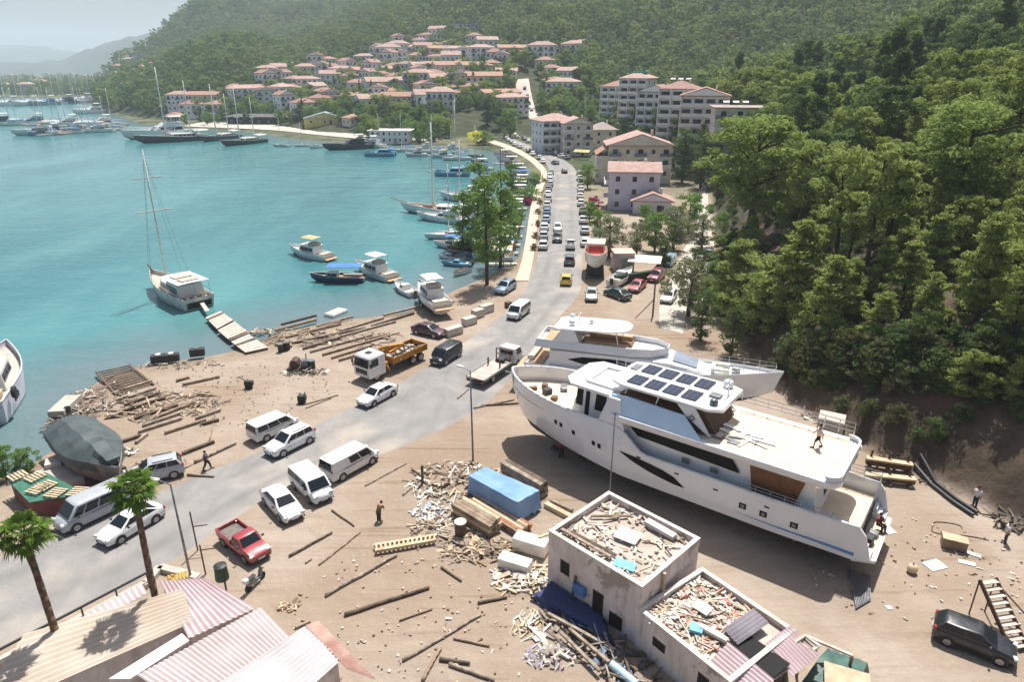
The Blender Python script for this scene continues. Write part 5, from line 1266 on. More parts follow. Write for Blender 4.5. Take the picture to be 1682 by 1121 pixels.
# ================================================================ people
SKIN=M('skin',S(176,128,100),None,rough=.6); HAIR=M('dark_hair',(.02,.016,.014),None,rough=.8)
def cloth(n_,c): return M('cloth_'+n_,c,tuple(x*.8 for x in c),4,.9)
def person(loc,rz,label,top,legs,pose='stand',skin_legs=False,hold=None):
    t=thing('person',label,'person',loc,rz)
    hip=.92; sit=0
    J={'pel':(0,0,hip),'sp':(0.01,0,1.18),'ch':(.02,0,1.38),'nk':(.01,0,1.52),'hd':(.03,0,1.62)}
    kn=[(.04,.11,.5),(-.03,-.11,.5)]; ft=[(0,.12,.07),(-.06,-.13,.07)]; toe=[(.2,.14,.04),(.14,-.15,.04)]
    el=[(-.02,.30,1.12),(.02,-.30,1.12)]; ha=[(.10,.32,.88),(.14,-.30,.90)]
    if pose=='work': 
        J.update({'sp':(.12,0,1.12),'ch':(.28,0,1.26),'nk':(.4,0,1.34),'hd':(.5,0,1.36)}); el=[(.38,.25,1.0),(.38,-.25,1.0)]; ha=[(.55,.12,.82),(.55,-.12,.84)]
    if pose=='stride':
        kn=[(.22,.1,.5),(-.1,-.1,.5)]; ft=[(.28,.11,.07),(-.34,-.11,.12)]; toe=[(.48,.12,.05),(-.18,-.12,.04)]; el=[(-.16,.28,1.12),(.14,-.28,1.12)]; ha=[(-.14,.3,.9),(.3,-.26,.98)]
    if pose=='sit':
        d=-.47; J={k:(p[0],p[1],p[2]+d) for k,p in J.items()}; kn=[(.42,.13,.5),(.42,-.13,.5)]; ft=[(.45,.13,.07),(.4,-.13,.07)]; toe=[(.62,.14,.04),(.58,-.15,.04)]; el=[(.12,.28,.7),(.12,-.28,.7)]; ha=[(.36,.16,.58),(.36,-.16,.58)]
    P=[J['pel'],J['sp'],J['ch'],J['nk'],J['hd'],(J['hd'][0]+.01,0,J['hd'][2]+.12)]; rad=[.15,.15,.17,.06,.1,.075]; E=[(0,1),(1,2),(2,3),(3,4),(4,5)]
    for s,k,f,o,e_,h_ in zip((1,-1),kn,ft,toe,el,ha):
        i=len(P); P+=[(J['pel'][0],s*.1,J['pel'][2]-.06),k,f,o]; rad+=[.105,.068,.048,.04]; E+=[(0,i),(i,i+1),(i+1,i+2),(i+2,i+3)]
        i=len(P); c=J['ch']; P+=[(c[0],s*.19,c[2]+.05),e_,h_]; rad+=[.07,.05,.036]; E+=[(2,i),(i,i+1),(i+1,i+2)]
        hv=(Vector(h_)-Vector(e_)).normalized()
        for q in range(5):
            i2=len(P); off=Vector((.018*(q-2),.0,0)) if q<4 else Vector((.045,0,0)); f1=Vector(h_)+hv*(.06 if q<4 else .03)+off; f2=f1+hv*(.05 if q<4 else .03)+Vector((.006,0,0)); P+=[tuple(f1),tuple(f2)]; rad+=[.011,.008]; E+=[(i+2,i2),(i2,i2+1)]
    me=bpy.data.meshes.new('body'); me.from_pydata(P,E,[]); o=bpy.data.objects.new('body',me); link(o,t)
    sk=o.modifiers.new('skin','SKIN'); sk.use_smooth_shade=True
    for i,r_ in enumerate(rad): me.skin_vertices[0].data[i].radius=(r_,r_*.8 if i<3 else r_)
    for i in range(len(P)): me.skin_vertices[0].data[i].use_root=(i==0)
    sb=o.modifiers.new('sub','SUBSURF'); sb.levels=1; sb.render_levels=1
    me.materials.append(SKIN)
    b=MB(); hd=J['hd']; b.ball((hd[0]-.02,0,hd[2]+.1),(.115,.1,.1),10,6); b.build('hair',HAIR,t,smooth=True)
    b=MB(); c=J['ch'];p_=J['pel'];s_=J['sp']
    rg=[]
    for q,rx,ry in (((p_[0],0,p_[2]-.04),.165,.19),((s_[0],0,s_[2]),.165,.185),((c[0],0,c[2]),.175,.215),((c[0],0,c[2]+.09),.13,.17),((J['nk'][0],0,J['nk'][2]-.02),.075,.08)):
        rg.append([(q[0]+rx*math.cos(a),q[1]+ry*math.sin(a),q[2]) for a in np.linspace(0,2*math.pi,13)[:-1]])
    b.loft(rg)
    for s,e_ in zip((1,-1),el):
        a=Vector((c[0],s*.17,c[2]+.06)); b.tube(a,a.lerp(Vector(e_),.8),.085,.07,8)
    b.build('shirt',top,t,smooth=True)
    b=MB(); 
    for s,k,f in zip((1,-1),kn,ft):
        a=Vector((p_[0],s*.095,p_[2]-.02)); b.tube(a,k,.125,.085,9)
        if not skin_legs: b.tube(k,Vector(k).lerp(Vector(f),.92),.088,.068,9)
    b.tube((p_[0],0,p_[2]-.1),(p_[0],0,p_[2]+.02),.17,.165,10); b.build('shorts' if skin_legs else 'trousers',legs,t,smooth=True)
    b=MB()
    for f,o_ in zip(ft,toe):
        g=MB(); g.beam((f[0]-.06,f[1],.05),(o_[0]+.05,o_[1],.04),.1,.08); g.build('shoe',BLACKP,t,bevel=.02)
    return t
g_=yM@Vector((3.1,-.9,5.59)); pd=G(1342,735,g_.z)
person((pd.x,pd.y,g_.z),3.0,'person in a pale shirt and dark shorts standing on the big yacht upper deck',cloth('pale_pink',S(214,190,184)),cloth('charcoal',(.03,.03,.032)),'stride',True)
person(GT(1600,832),3.6,'person in a white shirt and dark trousers at the foot of the bank',cloth('white',(.75,.75,.75)),cloth('navy_blue',(.03,.045,.08)))
person(G(1650,892),2.6,'person in a white top and dark jeans beside the metal pile',cloth('white',(.75,.75,.75)),cloth('jeans',(.05,.06,.08)))
person(G(623,858),1.2,'person in brown work clothes bending among the timber scraps',cloth('brown',(.16,.10,.06)),cloth('dark_brown',(.06,.045,.035)),'work')
person(G(341,772),.3,'person in dark clothes walking by the crossed beams on the shore',cloth('dark_blue',(.05,.06,.10)),cloth('black',(.015,.015,.017)),'stride')
person(G(922,752),2.0,'person in a red top crouched working under the big yacht bow',cloth('red',(.4,.04,.04)),cloth('black',(.015,.015,.017)),'work')
q=yw(-.55,-.7,1.53); person(q,YA+2.6,'person in a dark red top sitting on the big yacht stern platform',cloth('dark_red',(.22,.03,.05)),cloth('black',(.015,.015,.017)),'sit')
# ================================================================ boatyard: timber, buildings, clutter
r7=random.Random(11)
def baulk(a,b,label,w_=.28,h=.26,mat=None,group=None,z=0.0,zb=None,name='timber_baulk',cat='timber',round_=False):
    A=G(*a,z)if len(a)==2 else Vector(a); B=G(*b,z if zb is None else zb) if len(b)==2 else Vector(b)
    m=MB(); c=(A+B)/2; d=B-A; L=d.length
    if round_:
        n=6; pts=[Vector((L*(i/n-.5),r7.uniform(-.05,.05)*L*.12,w_*.5+.0)) for i in range(n+1)]; m.path(pts,[w_*.5*(1-.25*i/n) for i in range(n+1)],8)
    else: m.beam((-L/2,0,h/2),(L/2,0,h/2),w_,h)
    o=m.build(name,mat or TIM,None,smooth=round_,bevel=0 if round_ else .015)
    o.location=(c.x,c.y,c.z); o.rotation_euler=(0,-math.asin(max(-1,min(1,d.z/L))),math.atan2(d.y,d.x)); return prop(o,label,cat,group)
SL=[((222,690),(292,668)),((235,702),(300,680)),((196,680),(272,655)),((205,668),(262,648)),((228,712),(298,690)),((190,660),(246,642)),((271,714),(338,692)),((258,688),(320,663)),((224,730),(242,716)),((236,700),(262,688)),((212,655),(256,640)),((322,690),(362,676)),
 ((300,634),(361,621)),((290,628),(310,622)),((186,733),(232,718)),((330,700),(360,692)),((205,642),(250,628))]
for a,b in SL: baulk(a,b,'dark weathered slipway baulk lying parallel to others near the slatted ramp',.3,.28,r7.choice([TIM,TIMD,TIMG]),'slipway baulks near the slatted ramp')
SR=[((452,545),(520,527)),((470,556),(560,534)),((480,566),(600,541)),((498,575),(560,556)),((510,580),(612,552)),((530,585),(640,553)),((545,590),(610,570)),((557,594),(618,576)),((500,548),(560,530)),((540,560),(650,530)),((560,545),(630,524)),((600,560),(640,550)),((462,535),(520,520)),((580,600),(640,578)),((610,538),(680,516)),((520,538),(580,522)),((630,520),(690,505))]
for a,b in SR: baulk(a,b,'long weathered slipway baulk lying in rows on the shore behind the crane truck',.3,.28,r7.choice([TIM,TIMG,TIM,TIMD]),'slipway baulks behind the crane truck')
POLES=[((475,916),(546,877),'grey round pole lying nearest the white saloon',.2),((524,930),(592,876),'thin bent pole lying parallel to the grey round pole',.13),((535,981),(652,914),'long thick round pole lying below the ladder cradle',.26),((566,1013),(705,968),'long round pole crossing the middle of the yard',.26),((662,1088),(790,1012),'longest slim pole near the yard centre bottom',.2),((656,1022),(710,1003),'short slim stick between two long poles',.12),((694,1121),(724,1067),'grey plank-like pole pointing at the white corrugated roof',.22),((722,1086),(772,1093),'pair-end grey log beside a white scrap',.24),((738,1094),(812,1121),'rough bent log at the bottom of the yard',.24),((745,1051),(804,1064),'short dark rod near the longest slim pole',.16),((785,993),(833,984),'short dark bar near the rubble-roofed hut',.2),((725,934),(758,957),'dark bar lying below the timber scraps',.18),((502,927),(512,920),'tiny wooden stub between two poles',.14),((545,840),(582,866),'thin plank lying behind the white saloon',.14),((485,1034),(510,1023),'dark stub at the corner of the white corrugated roof',.2),((600,800),(668,762),'slim pole lying beside the white panel van',.12),((662,815),(690,790),'short pole leaning from the tall stake',.16),((692,790),(728,815),'pole end lying by the tall stake',.16),((778,672),(845,658),'timber lying by the street pole under the recovery truck',.18),((790,668),(852,664),'second timber lying by the street pole, nearer the yacht bow',.2),((752,656),(770,640),'short rail stub behind the recovery truck',.18),((500,666),(556,650),'long splinter of timber beside the green machine',.14),((502,672),(545,655),'thin splinter of timber touching the green machine',.1),((320,762),(388,730),'long beam crossed over another on the shore edge',.3),((345,725),(358,655),'thin upright-looking stake lying on the shore',.12),((308,782),(352,785),'beam at the roadside behind the pale grey SUV',.22),((440,690),(470,700),'dark plank beside the parked minivan',.2)]
for a,b,l,w_ in POLES: baulk(a,b,l,w_,w_,r7.choice([TIM,TIMG,TIMD]),None,0,None,'timber_pole','timber',True)
baulk((300,748),(352,728),'beam crossing beneath the long beam on the shore edge',.3,.28,TIMD)
# slatted ramp
A=G(165,618);B=G(250,598)
def frame_grid(name,label,cat,q,n,mat,zq=.12,rw=.12):
    P=[G(*p,zq) for p in q]; t=thing(name,label,cat,P[0]); o=P[0]
    for k,(i,j) in enumerate(((0,1),(3,2))):
        b=MB(); b.beam(P[i]-o,P[j]-o,min(.2,rw*1.6),min(.2,rw*1.6)); b.build('side_rail',mat,t)
    b=MB()
    for i in range(n):
        u=(i+.5)/n; b.beam(P[0].lerp(P[1],u)-o+Vector((0,0,.06)),P[3].lerp(P[2],u)-o+Vector((0,0,.06)),rw,.1)
    b.build('slat',mat,t); return t
frame_grid('slatted_ramp','dark slatted launching ramp half in the water by the shore','ramp',[(192,650),(158,612),(212,600),(252,632)],11,TIMD,.12,.22)
frame_grid('ladder_cradle','long ladder-like timber cradle lying in the middle of the yard','cradle',[(614,897),(718,880),(716,888),(616,906)],14,TIML,.3,.14)
frame_grid('shadow_slats','added grating leaning on the ground at the large yacht stern','slats',[(1392,935),(1430,948),(1430,985),(1405,1000)],11,GREYM,.12,.05)  # slats added where only the railing and ladder shadow falls
# plank jetty to the lone gulet
for i,(q,l) in enumerate(((((338,522),(362,512),(383,527),(357,541)),'pale plank pontoon nearest the lone white gulet'),(((358,543),(385,529),(408,548),(378,560)),'middle pale plank pontoon of the lone gulet jetty'),(((380,562),(408,550),(440,572),(404,580)),'shore-end pale plank pontoon of the lone gulet jetty'))):
    P=[G(*p,.25) for p in q]; c=sum(P,Vector())/4; t=thing('plank_pontoon',l,'pontoon',c,0,None)
    b=MB(); b.loft([[tuple(p-c-Vector((0,0,.22))) for p in P],[tuple(p-c) for p in P]]); b.build('float',TIMD,t)
    for k in range(7):
        u=k/7+.01; v=(k+1)/7-.01
        if (i,k) in ((0,1),(2,2),(1,6)): continue
        b=MB(); b.loft([[tuple(P[0].lerp(P[3],a_).lerp(P[1].lerp(P[2],a_),w_)-c+Vector((0,0,z_))) for a_,w_ in ((u,-.02),(v,-.02),(v,1.02),(u,1.02))] for z_ in (.01,.07)]); b.build('deck_board',MATS['pale_planks'],t)
baulk((330,496),(341,512),'white gangplank from the lone gulet stern to the pontoon',.55,.08,MATS['pale_planks'],None,.5,.4,'gangplank','gangway')
# timber stacks by the blue tarpaulin
TZ=lambda p,q,z:(G(*p,z),G(*q,z))
def stack(name,label,p0,p1,nw,nh,w_,h,mat,gap=.02,along=1,jit=.2):
    A=G(*p0);B=G(*p1);d=(B-A);L=d.length; t=thing(name,label,'timber stack',(A+B)/2,math.atan2(d.y,d.x))
    for k in range(nh):
        for j in range(nw):
            l=L*r7.uniform(1-jit*.4,1); b=MB(); b.box((r7.uniform(-jit,jit)*.5,(j-(nw-1)/2)*(w_+gap),.1+h/2+k*(h+.03)),(l,w_,h)); b.build('beam',r7.choice(mat),t,bevel=.012)
    for x in (-L*.3,L*.3):
        b=MB(); b.box((x,0,.05),(.12,nw*(w_+gap),.1)); b.build('bearer',TIMD,t)
    return t
stack('timber_stack','dark stack of squared timbers with pale tops beside the barrel',(752,842),(815,880),4,3,.32,.32,[TIM,TIML,TIM])
stack('timber_stack','low stack of reddish planks between dark timbers and blue tarpaulin',(775,825),(862,878),6,2,.22,.2,[TIML,M('red_timber',S(176,116,84),S(140,88,64),2,.8,bump=.2),TIM])
stack('timber_stack','long baulks stacked beyond the blue tarpaulin, end toward the hut',(828,778),(896,818),2,3,.42,.36,[TIMG,TIM,TIMD])
baulk((896,832),(945,858),'pale squared baulk lying by the hut corner',.42,.36,TIML)
baulk((905,826),(940,842),'short pale baulk behind the hut corner',.3,.3,TIMG)
TARP=M('blue_tarpaulin',S(126,162,204),S(98,140,188),.8,.5,bump=.25); TARPD=M('grey_tarpaulin',S(82,92,92),S(60,70,72),.7,.6,bump=.25); NETB=M('dark_blue_net',S(44,58,96),S(64,70,110),5,.85,bump=.6); GREENT=M('green_tarpaulin',S(74,108,98),S(52,84,78),.8,.55,bump=.3)
def drape(name,label,P,ztop,mat,flare=.15,wob=.1,cat='tarpaulin',seed=1,ridge=0,n=12):
    """cover over a quadrilateral of ground points"""
    P=[Vector((p.x,p.y,0)) for p in P]; c=sum(P,Vector())/4; rr=np.random.RandomState(seed); b=MB()
    def pt(u,v): return P[0].lerp(P[1],u).lerp(P[3].lerp(P[2],u),v)-c
    T=[[None]*(n+1) for _ in range(n+1)]
    for i in range(n+1):
        for j in range(n+1):
            p=pt(i/n,j/n); e=abs(j/n-.5)*2
            T[i][j]=b.vert((p.x,p.y,ztop+ridge*(1-e)+rr.uniform(-wob,wob)*.5))
    for i in range(n):
        for j in range(n): b.face((T[i][j],T[i+1][j],T[i+1][j+1],T[i][j+1]))
    edge=[(i,0) for i in range(n)]+[(n,j) for j in range(n)]+[(i,n) for i in range(n,0,-1)]+[(0,j) for j in range(n,0,-1)]
    low=[];mid=[]
    for k,(i,j) in enumerate(edge):
        p=pt(i/n,j/n); q=p*(1+flare*.4)+Vector((rr.uniform(-wob,wob),rr.uniform(-wob,wob),0)); mid.append(b.vert((q.x,q.y,ztop*.55)))
        q=p*(1+flare)+Vector((rr.uniform(-wob,wob),rr.uniform(-wob,wob),0)); low.append(b.vert((q.x,q.y,max(.03,.12+rr.uniform(-.1,.2)*ztop*.5))))
    m=len(edge)
    for k in range(m):
        a=T[edge[k][0]][edge[k][1]]; k2=(k+1)%m; c2_=T[edge[k2][0]][edge[k2][1]]
        b.face((a,c2_,mid[k2],mid[k])); b.face((mid[k],mid[k2],low[k2],low[k]))
    o=b.build(name,mat,None,smooth=True,angle=50,loc=(c.x,c.y,0)); return prop(o,label,cat)
zt=1.75
drape('blue_tarpaulin','light blue tarpaulin wrapped over a long timber stack',[G(770,782,zt),G(850,826,zt),G(886,806,zt),G(797,767,zt)],zt,TARP,.06,.06,seed=3)
b=MB(); b.tube((0,0,0),(0,0,1.15),.42,.42,16); o=b.build('barrel',M('rusty_barrel',S(110,84,70),S(78,62,56),2,.7),None,bevel=.03); p=G(757,880); o.location=(p.x,p.y,0); prop(o,'rusty drum with a pale lid beside the dark timbers','barrel')
b=MB(); b.tube((0,0,1.15),(0,0,1.2),.44,.44,16); l_=b.build('lid',M('pale_lid',S(214,206,190),S(190,178,160),3,.7),o)
FOAM=M('white_foam',S(236,232,224),S(214,206,194),1.2,.8,bump=.1)
for q,l,d in (((846,934),'white foam block nearest the hut wall, lowest of the two',(2.2,.9,.75)),((872,905),'larger cream foam block leaning behind the white one',(2.4,1.0,1.0))):
    p=G(*q); b=MB(); b.box((0,0,d[2]/2+.05),d,rx=.06); o=b.build('foam_block',FOAM,None,bevel=.05,loc=(p.x,p.y,0)); o.rotation_euler=(0,0,R(-25)); prop(o,l,'foam block')
# scrap heaps (uncountable)
def heap(name,label,px,rx,ry,hgt,n,mats,size=(.3,1.2),seed=1,cat='rubble',flat=.5,z0=0,rot=0,split=.35):
    rr=random.Random(seed); c=G(*px,z0); b=MB()
    for i in range(n):
        a=rr.uniform(0,6.28); q=math.sqrt(rr.random()); x=q*rx*math.cos(a); y=q*ry*math.sin(a); x,y=x*math.cos(rot)-y*math.sin(rot),x*math.sin(rot)+y*math.cos(rot)
        L=rr.uniform(*size); w_=rr.uniform(.05,.16)*(2.6 if rr.random()<.16 else 1); b.mi=rr.randrange(len(mats))
        b.box((x,y,.05+hgt*(1-q)*rr.random()),(L,w_,rr.uniform(.02,.1)),rz=rr.uniform(0,3.14),rx=rr.uniform(-flat,flat),ry=rr.uniform(-flat,flat)*.6)
    o=b.build(name,mats,None,loc=(c.x,c.y,c.z)); return prop(o,label,cat,None,'stuff')
WHT=M('plaster_white',S(226,220,208),S(200,190,176),2,.85); BLUP=M('blue_plastic',S(120,190,214),S(90,160,190),3,.6); PINKP=M('pinkish_board',S(206,150,130),S(170,120,104),3,.8); GRYS=M('slate_scrap',S(120,114,108),S(90,84,80),3,.85)
heap('timber_scrap','loose timber scraps and splinters strewn by the blue tarpaulin',(742,790),3.6,3.0,.5,190,[TIML,TIM,TIMG,WHT],(.3,1.6),1)
heap('timber_scrap','pale broken timber strewn between drum and ladder cradle',(742,868),3.0,1.8,.45,120,[TIML,TIMG,WHT,TIM],(.2,1.0),2)
heap('white_rubble','pale rubble of plastic and boards beside the drum',(716,842),1.9,1.4,.35,90,[WHT,WHT,M('pale_blue_scrap',S(190,206,220),S(160,180,204),3,.7)],(.15,.6),3)
heap('timber_scrap','broken timber heaped below the drum toward the hut',(790,905),2.8,1.4,.5,110,[TIML,TIM,TIMG],(.4,1.7),4)
heap('white_rubble','white plaster rubble spilled at the hut corner',(860,952),2.2,1.6,.35,110,[WHT,TIML,WHT],(.2,1.1),5)
heap('white_rubble','crumpled white bags heaped beside the hut planks',(905,1080),1.5,.9,.6,70,[WHT,WHT,M('lilac_scrap',S(196,190,206),S(170,160,180),3,.7)],(.2,.7),6,flat=1.2)
heap('white_rubble','pale board rubble above the crumpled white bags',(872,1030),1.2,1.2,.3,40,[WHT,TIML],(.3,1.1),7)
heap('wreckage','long grey boards and scrap tumbled along the shaded hut wall',(985,1070),4.4,1.3,.6,90,[TIMG,GRYS,TIMD,M('blue_grey_scrap',S(120,140,160),S(90,104,124),3,.7)],(.6,2.8),8,rot=-.8)
heap('shore_rubble','stones and timber rubble at the water edge by the slatted ramp',(162,655),3.6,3.2,.35,150,[TIMG,WHT,GRYS,TIM],(.2,1.1),9)
heap('shore_rubble','dark rocks and timber at the shore below the grey covered boat',(120,690),2.2,3.0,.6,90,[GRYS,TIMD,TIMG],(.3,.9),10)
heap('shore_rubble','pale stones scattered along the beach by the dark tanks',(300,600),5,1.4,.25,70,[GRYS,WHT,TIMG],(.15,.6),12)
heap('shore_rubble','sticks and flotsam along the beach by the plank pontoons',(470,545),5.5,1.3,.25,90,[TIM,TIML,TIMG],(.3,1.4),13)
heap('winch_scrap','iron scrap and oily sacks around the slipway winch',(500,612),2.6,1.2,.4,60,[TIMD,GRYS,WHT],(.2,.8),14)
heap('timber_scrap','splintered offcuts behind the pale grey SUV on the shore',(262,770),2.4,1.6,.4,50,[TIM,TIMD,TIMG],(.4,1.6),15)
heap('white_rubble','white scrap beside the grey covered boat',(203,745),1.0,1.0,.4,30,[WHT,TIMG],(.2,.7),16)
heap('shore_timber','broken slipway timber jumbled between the dark baulks near the slatted ramp',(268,668),6,3.2,.3,120,[TIMG,TIM,TIMD,TIML],(.5,2.2),44)
heap('shore_timber','broken slipway timber jumbled between the rows behind the crane truck',(555,558),9,3.0,.3,140,[TIMG,TIM,TIMD,TIML],(.5,2.4),45)
heap('wood_scrap','small heap of broken sticks by the corrugated roofs',(473,998),.7,.6,.2,26,[TIML,TIM],(.15,.5),17)
heap('pebble_litter','small stones and chips scattered over the dirt yard',(720,1000),9,7,.02,230,[TIML,TIMG,WHT,TIM],(.04,.18),18)
heap('pebble_litter','small stones and chips scattered over the yard below the yacht stern',(1500,930),8,6,.02,150,[TIML,TIMG,WHT,TIM],(.04,.2),19)
heap('pebble_litter','stones and wood chips scattered over the shore ground',(380,650),10,8,.02,220,[TIML,TIMG,WHT,TIM],(.04,.2),20)
heap('bank_rubble','fallen stones and branches at the foot of the earth bank',(1560,790),6,1.6,.4,110,[GRYS,TIMD,TIM],(.2,.9),21,rot=-.55)
heap('bank_rubble','pale stones and scrap on the bank behind the large yacht',(1395,700),4,1.4,.6,80,[GRYS,TIM,TIMD,WHT],(.2,.9),22,rot=-.5)
heap('wreckage','bent poles and mesh piled at the bank foot beside a worker',(1668,862),1.6,1.2,1.0,40,[GRYS,TIMD,TIMG],(.8,2.4),23,flat=1)
# upright stake, small yard things
b=MB(); b.beam((0,0,0),(0.05,0,1.7),.2,.2); o=b.build('wooden_stake',TIMD,None,loc=G(694,795)); prop(o,'upright dark stake standing among the timber scraps','stake')
def mk_small(name,label,cat,px,parts,z=0,rz=0):
    t=thing(name,label,cat,G(*px,z),rz)
    for nm,fn,m,bv in parts:
        b=MB(); fn(b); b.build(nm,m,t,bevel=bv)
    return t
IRON=M('rusty_iron',S(100,72,58),S(66,50,44),3,.75,bump=.2); GRN=M('machine_green',S(40,66,48),S(30,46,38),3,.6)
mk_small('winch_engine','rusty slipway winch engine on its bed near the shore','winch',(492,606),[('base',lambda b:b.box((0,0,.15),(2.4,1.3,.3)),IRON,.02),('drum',lambda b:b.tube((-.4,-.6,.75),(-.4,.6,.75),.5),IRON,0),('engine_block',lambda b:b.box((.7,0,.7),(.8,.7,.8)),GREYM,.05),('exhaust',lambda b:b.tube((.8,.2,1.1),(.8,.2,1.7),.06),BLACKP,0)])
for px,l in (((462,578),'black oil drum, shoreward of the winch pair'),((472,575),'black oil drum beside another shoreward of the winch'),((513,606),'dark green drum standing right beside the winch engine')):
    mk_small('oil_drum',l,'barrel',px,[('drum',lambda b:b.tube((0,0,0),(0,0,1.0),.36,.36,14),BLACKP if 'black' in l else GRN,.03),('rim',lambda b:b.tube((0,0,.97),(0,0,1.03),.38,.38,14),GREYM,0)])
mk_small('tillage_machine','small dark two-wheeled machine standing alone on the shore','machine',(410,638),[('body',lambda b:b.box((0,0,.6),(.9,.5,.5)),BLACKP,.06),('wheel',lambda b:b.tube((0,-.4,.32),(0,-.26,.32),.32,.32,12),TYRE,0),('wheel',lambda b:b.tube((0,.26,.32),(0,.4,.32),.32,.32,12),TYRE,0),('handle',lambda b:b.tube((-.3,0,.8),(-.9,0,1.3),.05),IRON,0)])
mk_small('green_machine','small green machine standing on the dirt beside two splinters','machine',(497,662),[('body',lambda b:b.box((0,0,.55),(.8,.6,.6)),GRN,.06),('wheel',lambda b:b.tube((0,-.45,.3),(0,-.3,.3),.3,.3,12),TYRE,0),('wheel',lambda b:b.tube((0,.3,.3),(0,.45,.3),.3,.3,12),TYRE,0),('lever',lambda b:b.tube((.2,0,.8),(.4,0,1.2),.05),IRON,0)])
for px,l in (((262,596),'grey floating tank beached beside another'),((283,594),'white-topped tank beached beside the grey one'),((325,585),'black tank standing alone at the water edge')):
    mk_small('beached_tank',l,'tank',px,[('shell',lambda b:b.box((0,0,.5),(1.6,.9,.9)),BLACKP,.1),('cap',lambda b:b.tube((0,0,.95),(0,0,1.05),.3),GREYM if 'black' in l else FOAM,0)],rz=.3)
mk_small('concrete_slab','pale concrete slab standing in the shallows by the rocks','slab',(108,672),[('slab',lambda b:b.box((0,0,.3),(1.5,3.6,.7),rz=.12),MATS['pale_concrete'],.05),('tyre_fender',lambda b:b.tube((.7,-1.0,.4),(.95,-1.0,.4),.4),RUBBER,0)])
mk_small('white_raft','small white box raft floating off the beach','raft',(552,516),[('hull',lambda b:b.box((0,0,.1),(1.7,3.0,.5)),BW,.08),('deck',lambda b:b.box((0,0,.38),(1.5,2.8,.06)),MATS['pale_planks'],0)],z=-.3,rz=-.5)
for i,(px,l,d) in enumerate((((745,550),'pale concrete block nearest the maroon saloon',(2.4,1.0,1.0)),((771,533),'pale concrete block second along the road verge',(1.9,1.0,1.0)),((785,521),'pale concrete block third along the road verge',(1.6,1.0,1.1)),((799,513),'pale concrete block at the far end of the verge row',(2.0,1.0,1.1)),((835,505),'small rusty cube standing alone on the verge',(.8,.8,.8)))):
    p=G(*px); b=MB(); b.box((0,0,d[2]/2),d); o=b.build('concrete_block',MATS['concrete'] if i<4 else IRON,None,bevel=.05,loc=(p.x,p.y,0)); o.rotation_euler=(0,0,.75); prop(o,l,'concrete block')
mk_small('wood_crate','pale box sitting on open ground between stern and bank','box',(1565,900),[('box',lambda b:b.box((0,0,.4),(1.5,.8,.75)),TIM,.02),('lid',lambda b:b.box((0,0,.8),(1.54,.84,.06)),TIML,0)],rz=-.45)
mk_small('mooring_buoy','round cream buoy lying on the ground near the yacht stern','buoy',(1497,941),[('float',lambda b:b.ball((0,0,.32),.34,12,8),M('cream_buoy',S(222,204,172),S(196,172,140),3,.6),0),('eye_ring',lambda b:b.tube((0,0,.62),(0,0,.74),.06),IRON,0)])
for px,d,l,rz in (((1535,930),(1.3,.9,.04),'white sheet lying flat beside the cream buoy',.3),((1455,872),(1.1,.9,.03),'cream board lying by the large yacht swim platform',.2),((1598,912),(.9,.35,.05),'black and white plank between buoy and metal stair',-.6),((1588,926),(1.0,.4,.04),'pale board lying before the metal stair',-.4),((1460,1000),(.35,.3,.04),'small white scrap on the bare ground by the shadow',0)):
    p=G(*px); b=MB(); b.box((0,0,d[2]/2+.01),d,rx=.02); o=b.build('loose_sheet',FOAM,None,loc=(p.x,p.y,.01)); o.rotation_euler=(0,0,rz); prop(o,l,'board')
c=G(1555,870); b=MB(); b.path([(1.1*math.cos(a)+.2*math.sin(3*a),.8*math.sin(a),.04) for a in np.linspace(0,5.2,26)]+[(1.6,-1.0,.04),(2.2,-1.3,.04)],.035,5); o=b.build('loose_hose',TIMD,None,loc=(c.x,c.y,0)); prop(o,'dark hose looped on the ground above the pale box','hose')
# bank pipes, cradles, cube
for k,(dx,l) in enumerate(((0,'black pipe lying along the foot of the bank, nearer the yard'),(.5,'black pipe lying along the foot of the bank, uphill one'))):
    P=[G(x,y) for x,y in ((1500,772),(1530,800),(1565,828),(1598,850))]; b=MB(); b.path([(p.x+dx,p.y+dx*.6,hz(p.x+dx,p.y+dx*.6)+.2) for p in P],.14,8); o=b.build('drain_pipe',BLACKP); prop(o,l,'pipe')
p=GT(1362,712); b=MB(); b.box((0,0,.7),(2.2,2.0,1.9)); o=b.build('concrete_cube',MATS['pale_concrete'],None,bevel=.04,loc=p); o.rotation_euler=(0,0,-.5); prop(o,'grey concrete cube set into the bank behind the large yacht','concrete block')
for px,px2,l,z in (((1418,792),(1500,800),'rusty brown slipway cradle beam behind the yacht stern, nearer one',.75),((1420,768),(1495,778),'brown slipway cradle beam with a pale top, farther one',.95)):
    A=GT(*px);B=GT(*px2); t=thing('slipway_cradle',l,'cradle',(A+B)/2,math.atan2((B-A).y,(B-A).x)); L=(B-A).length
    b=MB(); b.box((0,0,z*.55),(L,.5,z*.5)); b.build('beam',IRON,t,bevel=.03); b=MB(); b.box((0,0,z*.87),(L*1.02,.6,.14)); b.build('top_plank',TIML,t)
    for x in (-L*.4,0,L*.4):
        b=MB(); b.beam((x,-.6,.1),(x,.6,.1),.25,.25); b.build('cross_beam',TIMD,t); b=MB(); b.beam((x,.2,z*.9),(x+.1,.3,z*1.5),.14,.14); b.build('upright',IRON,t)
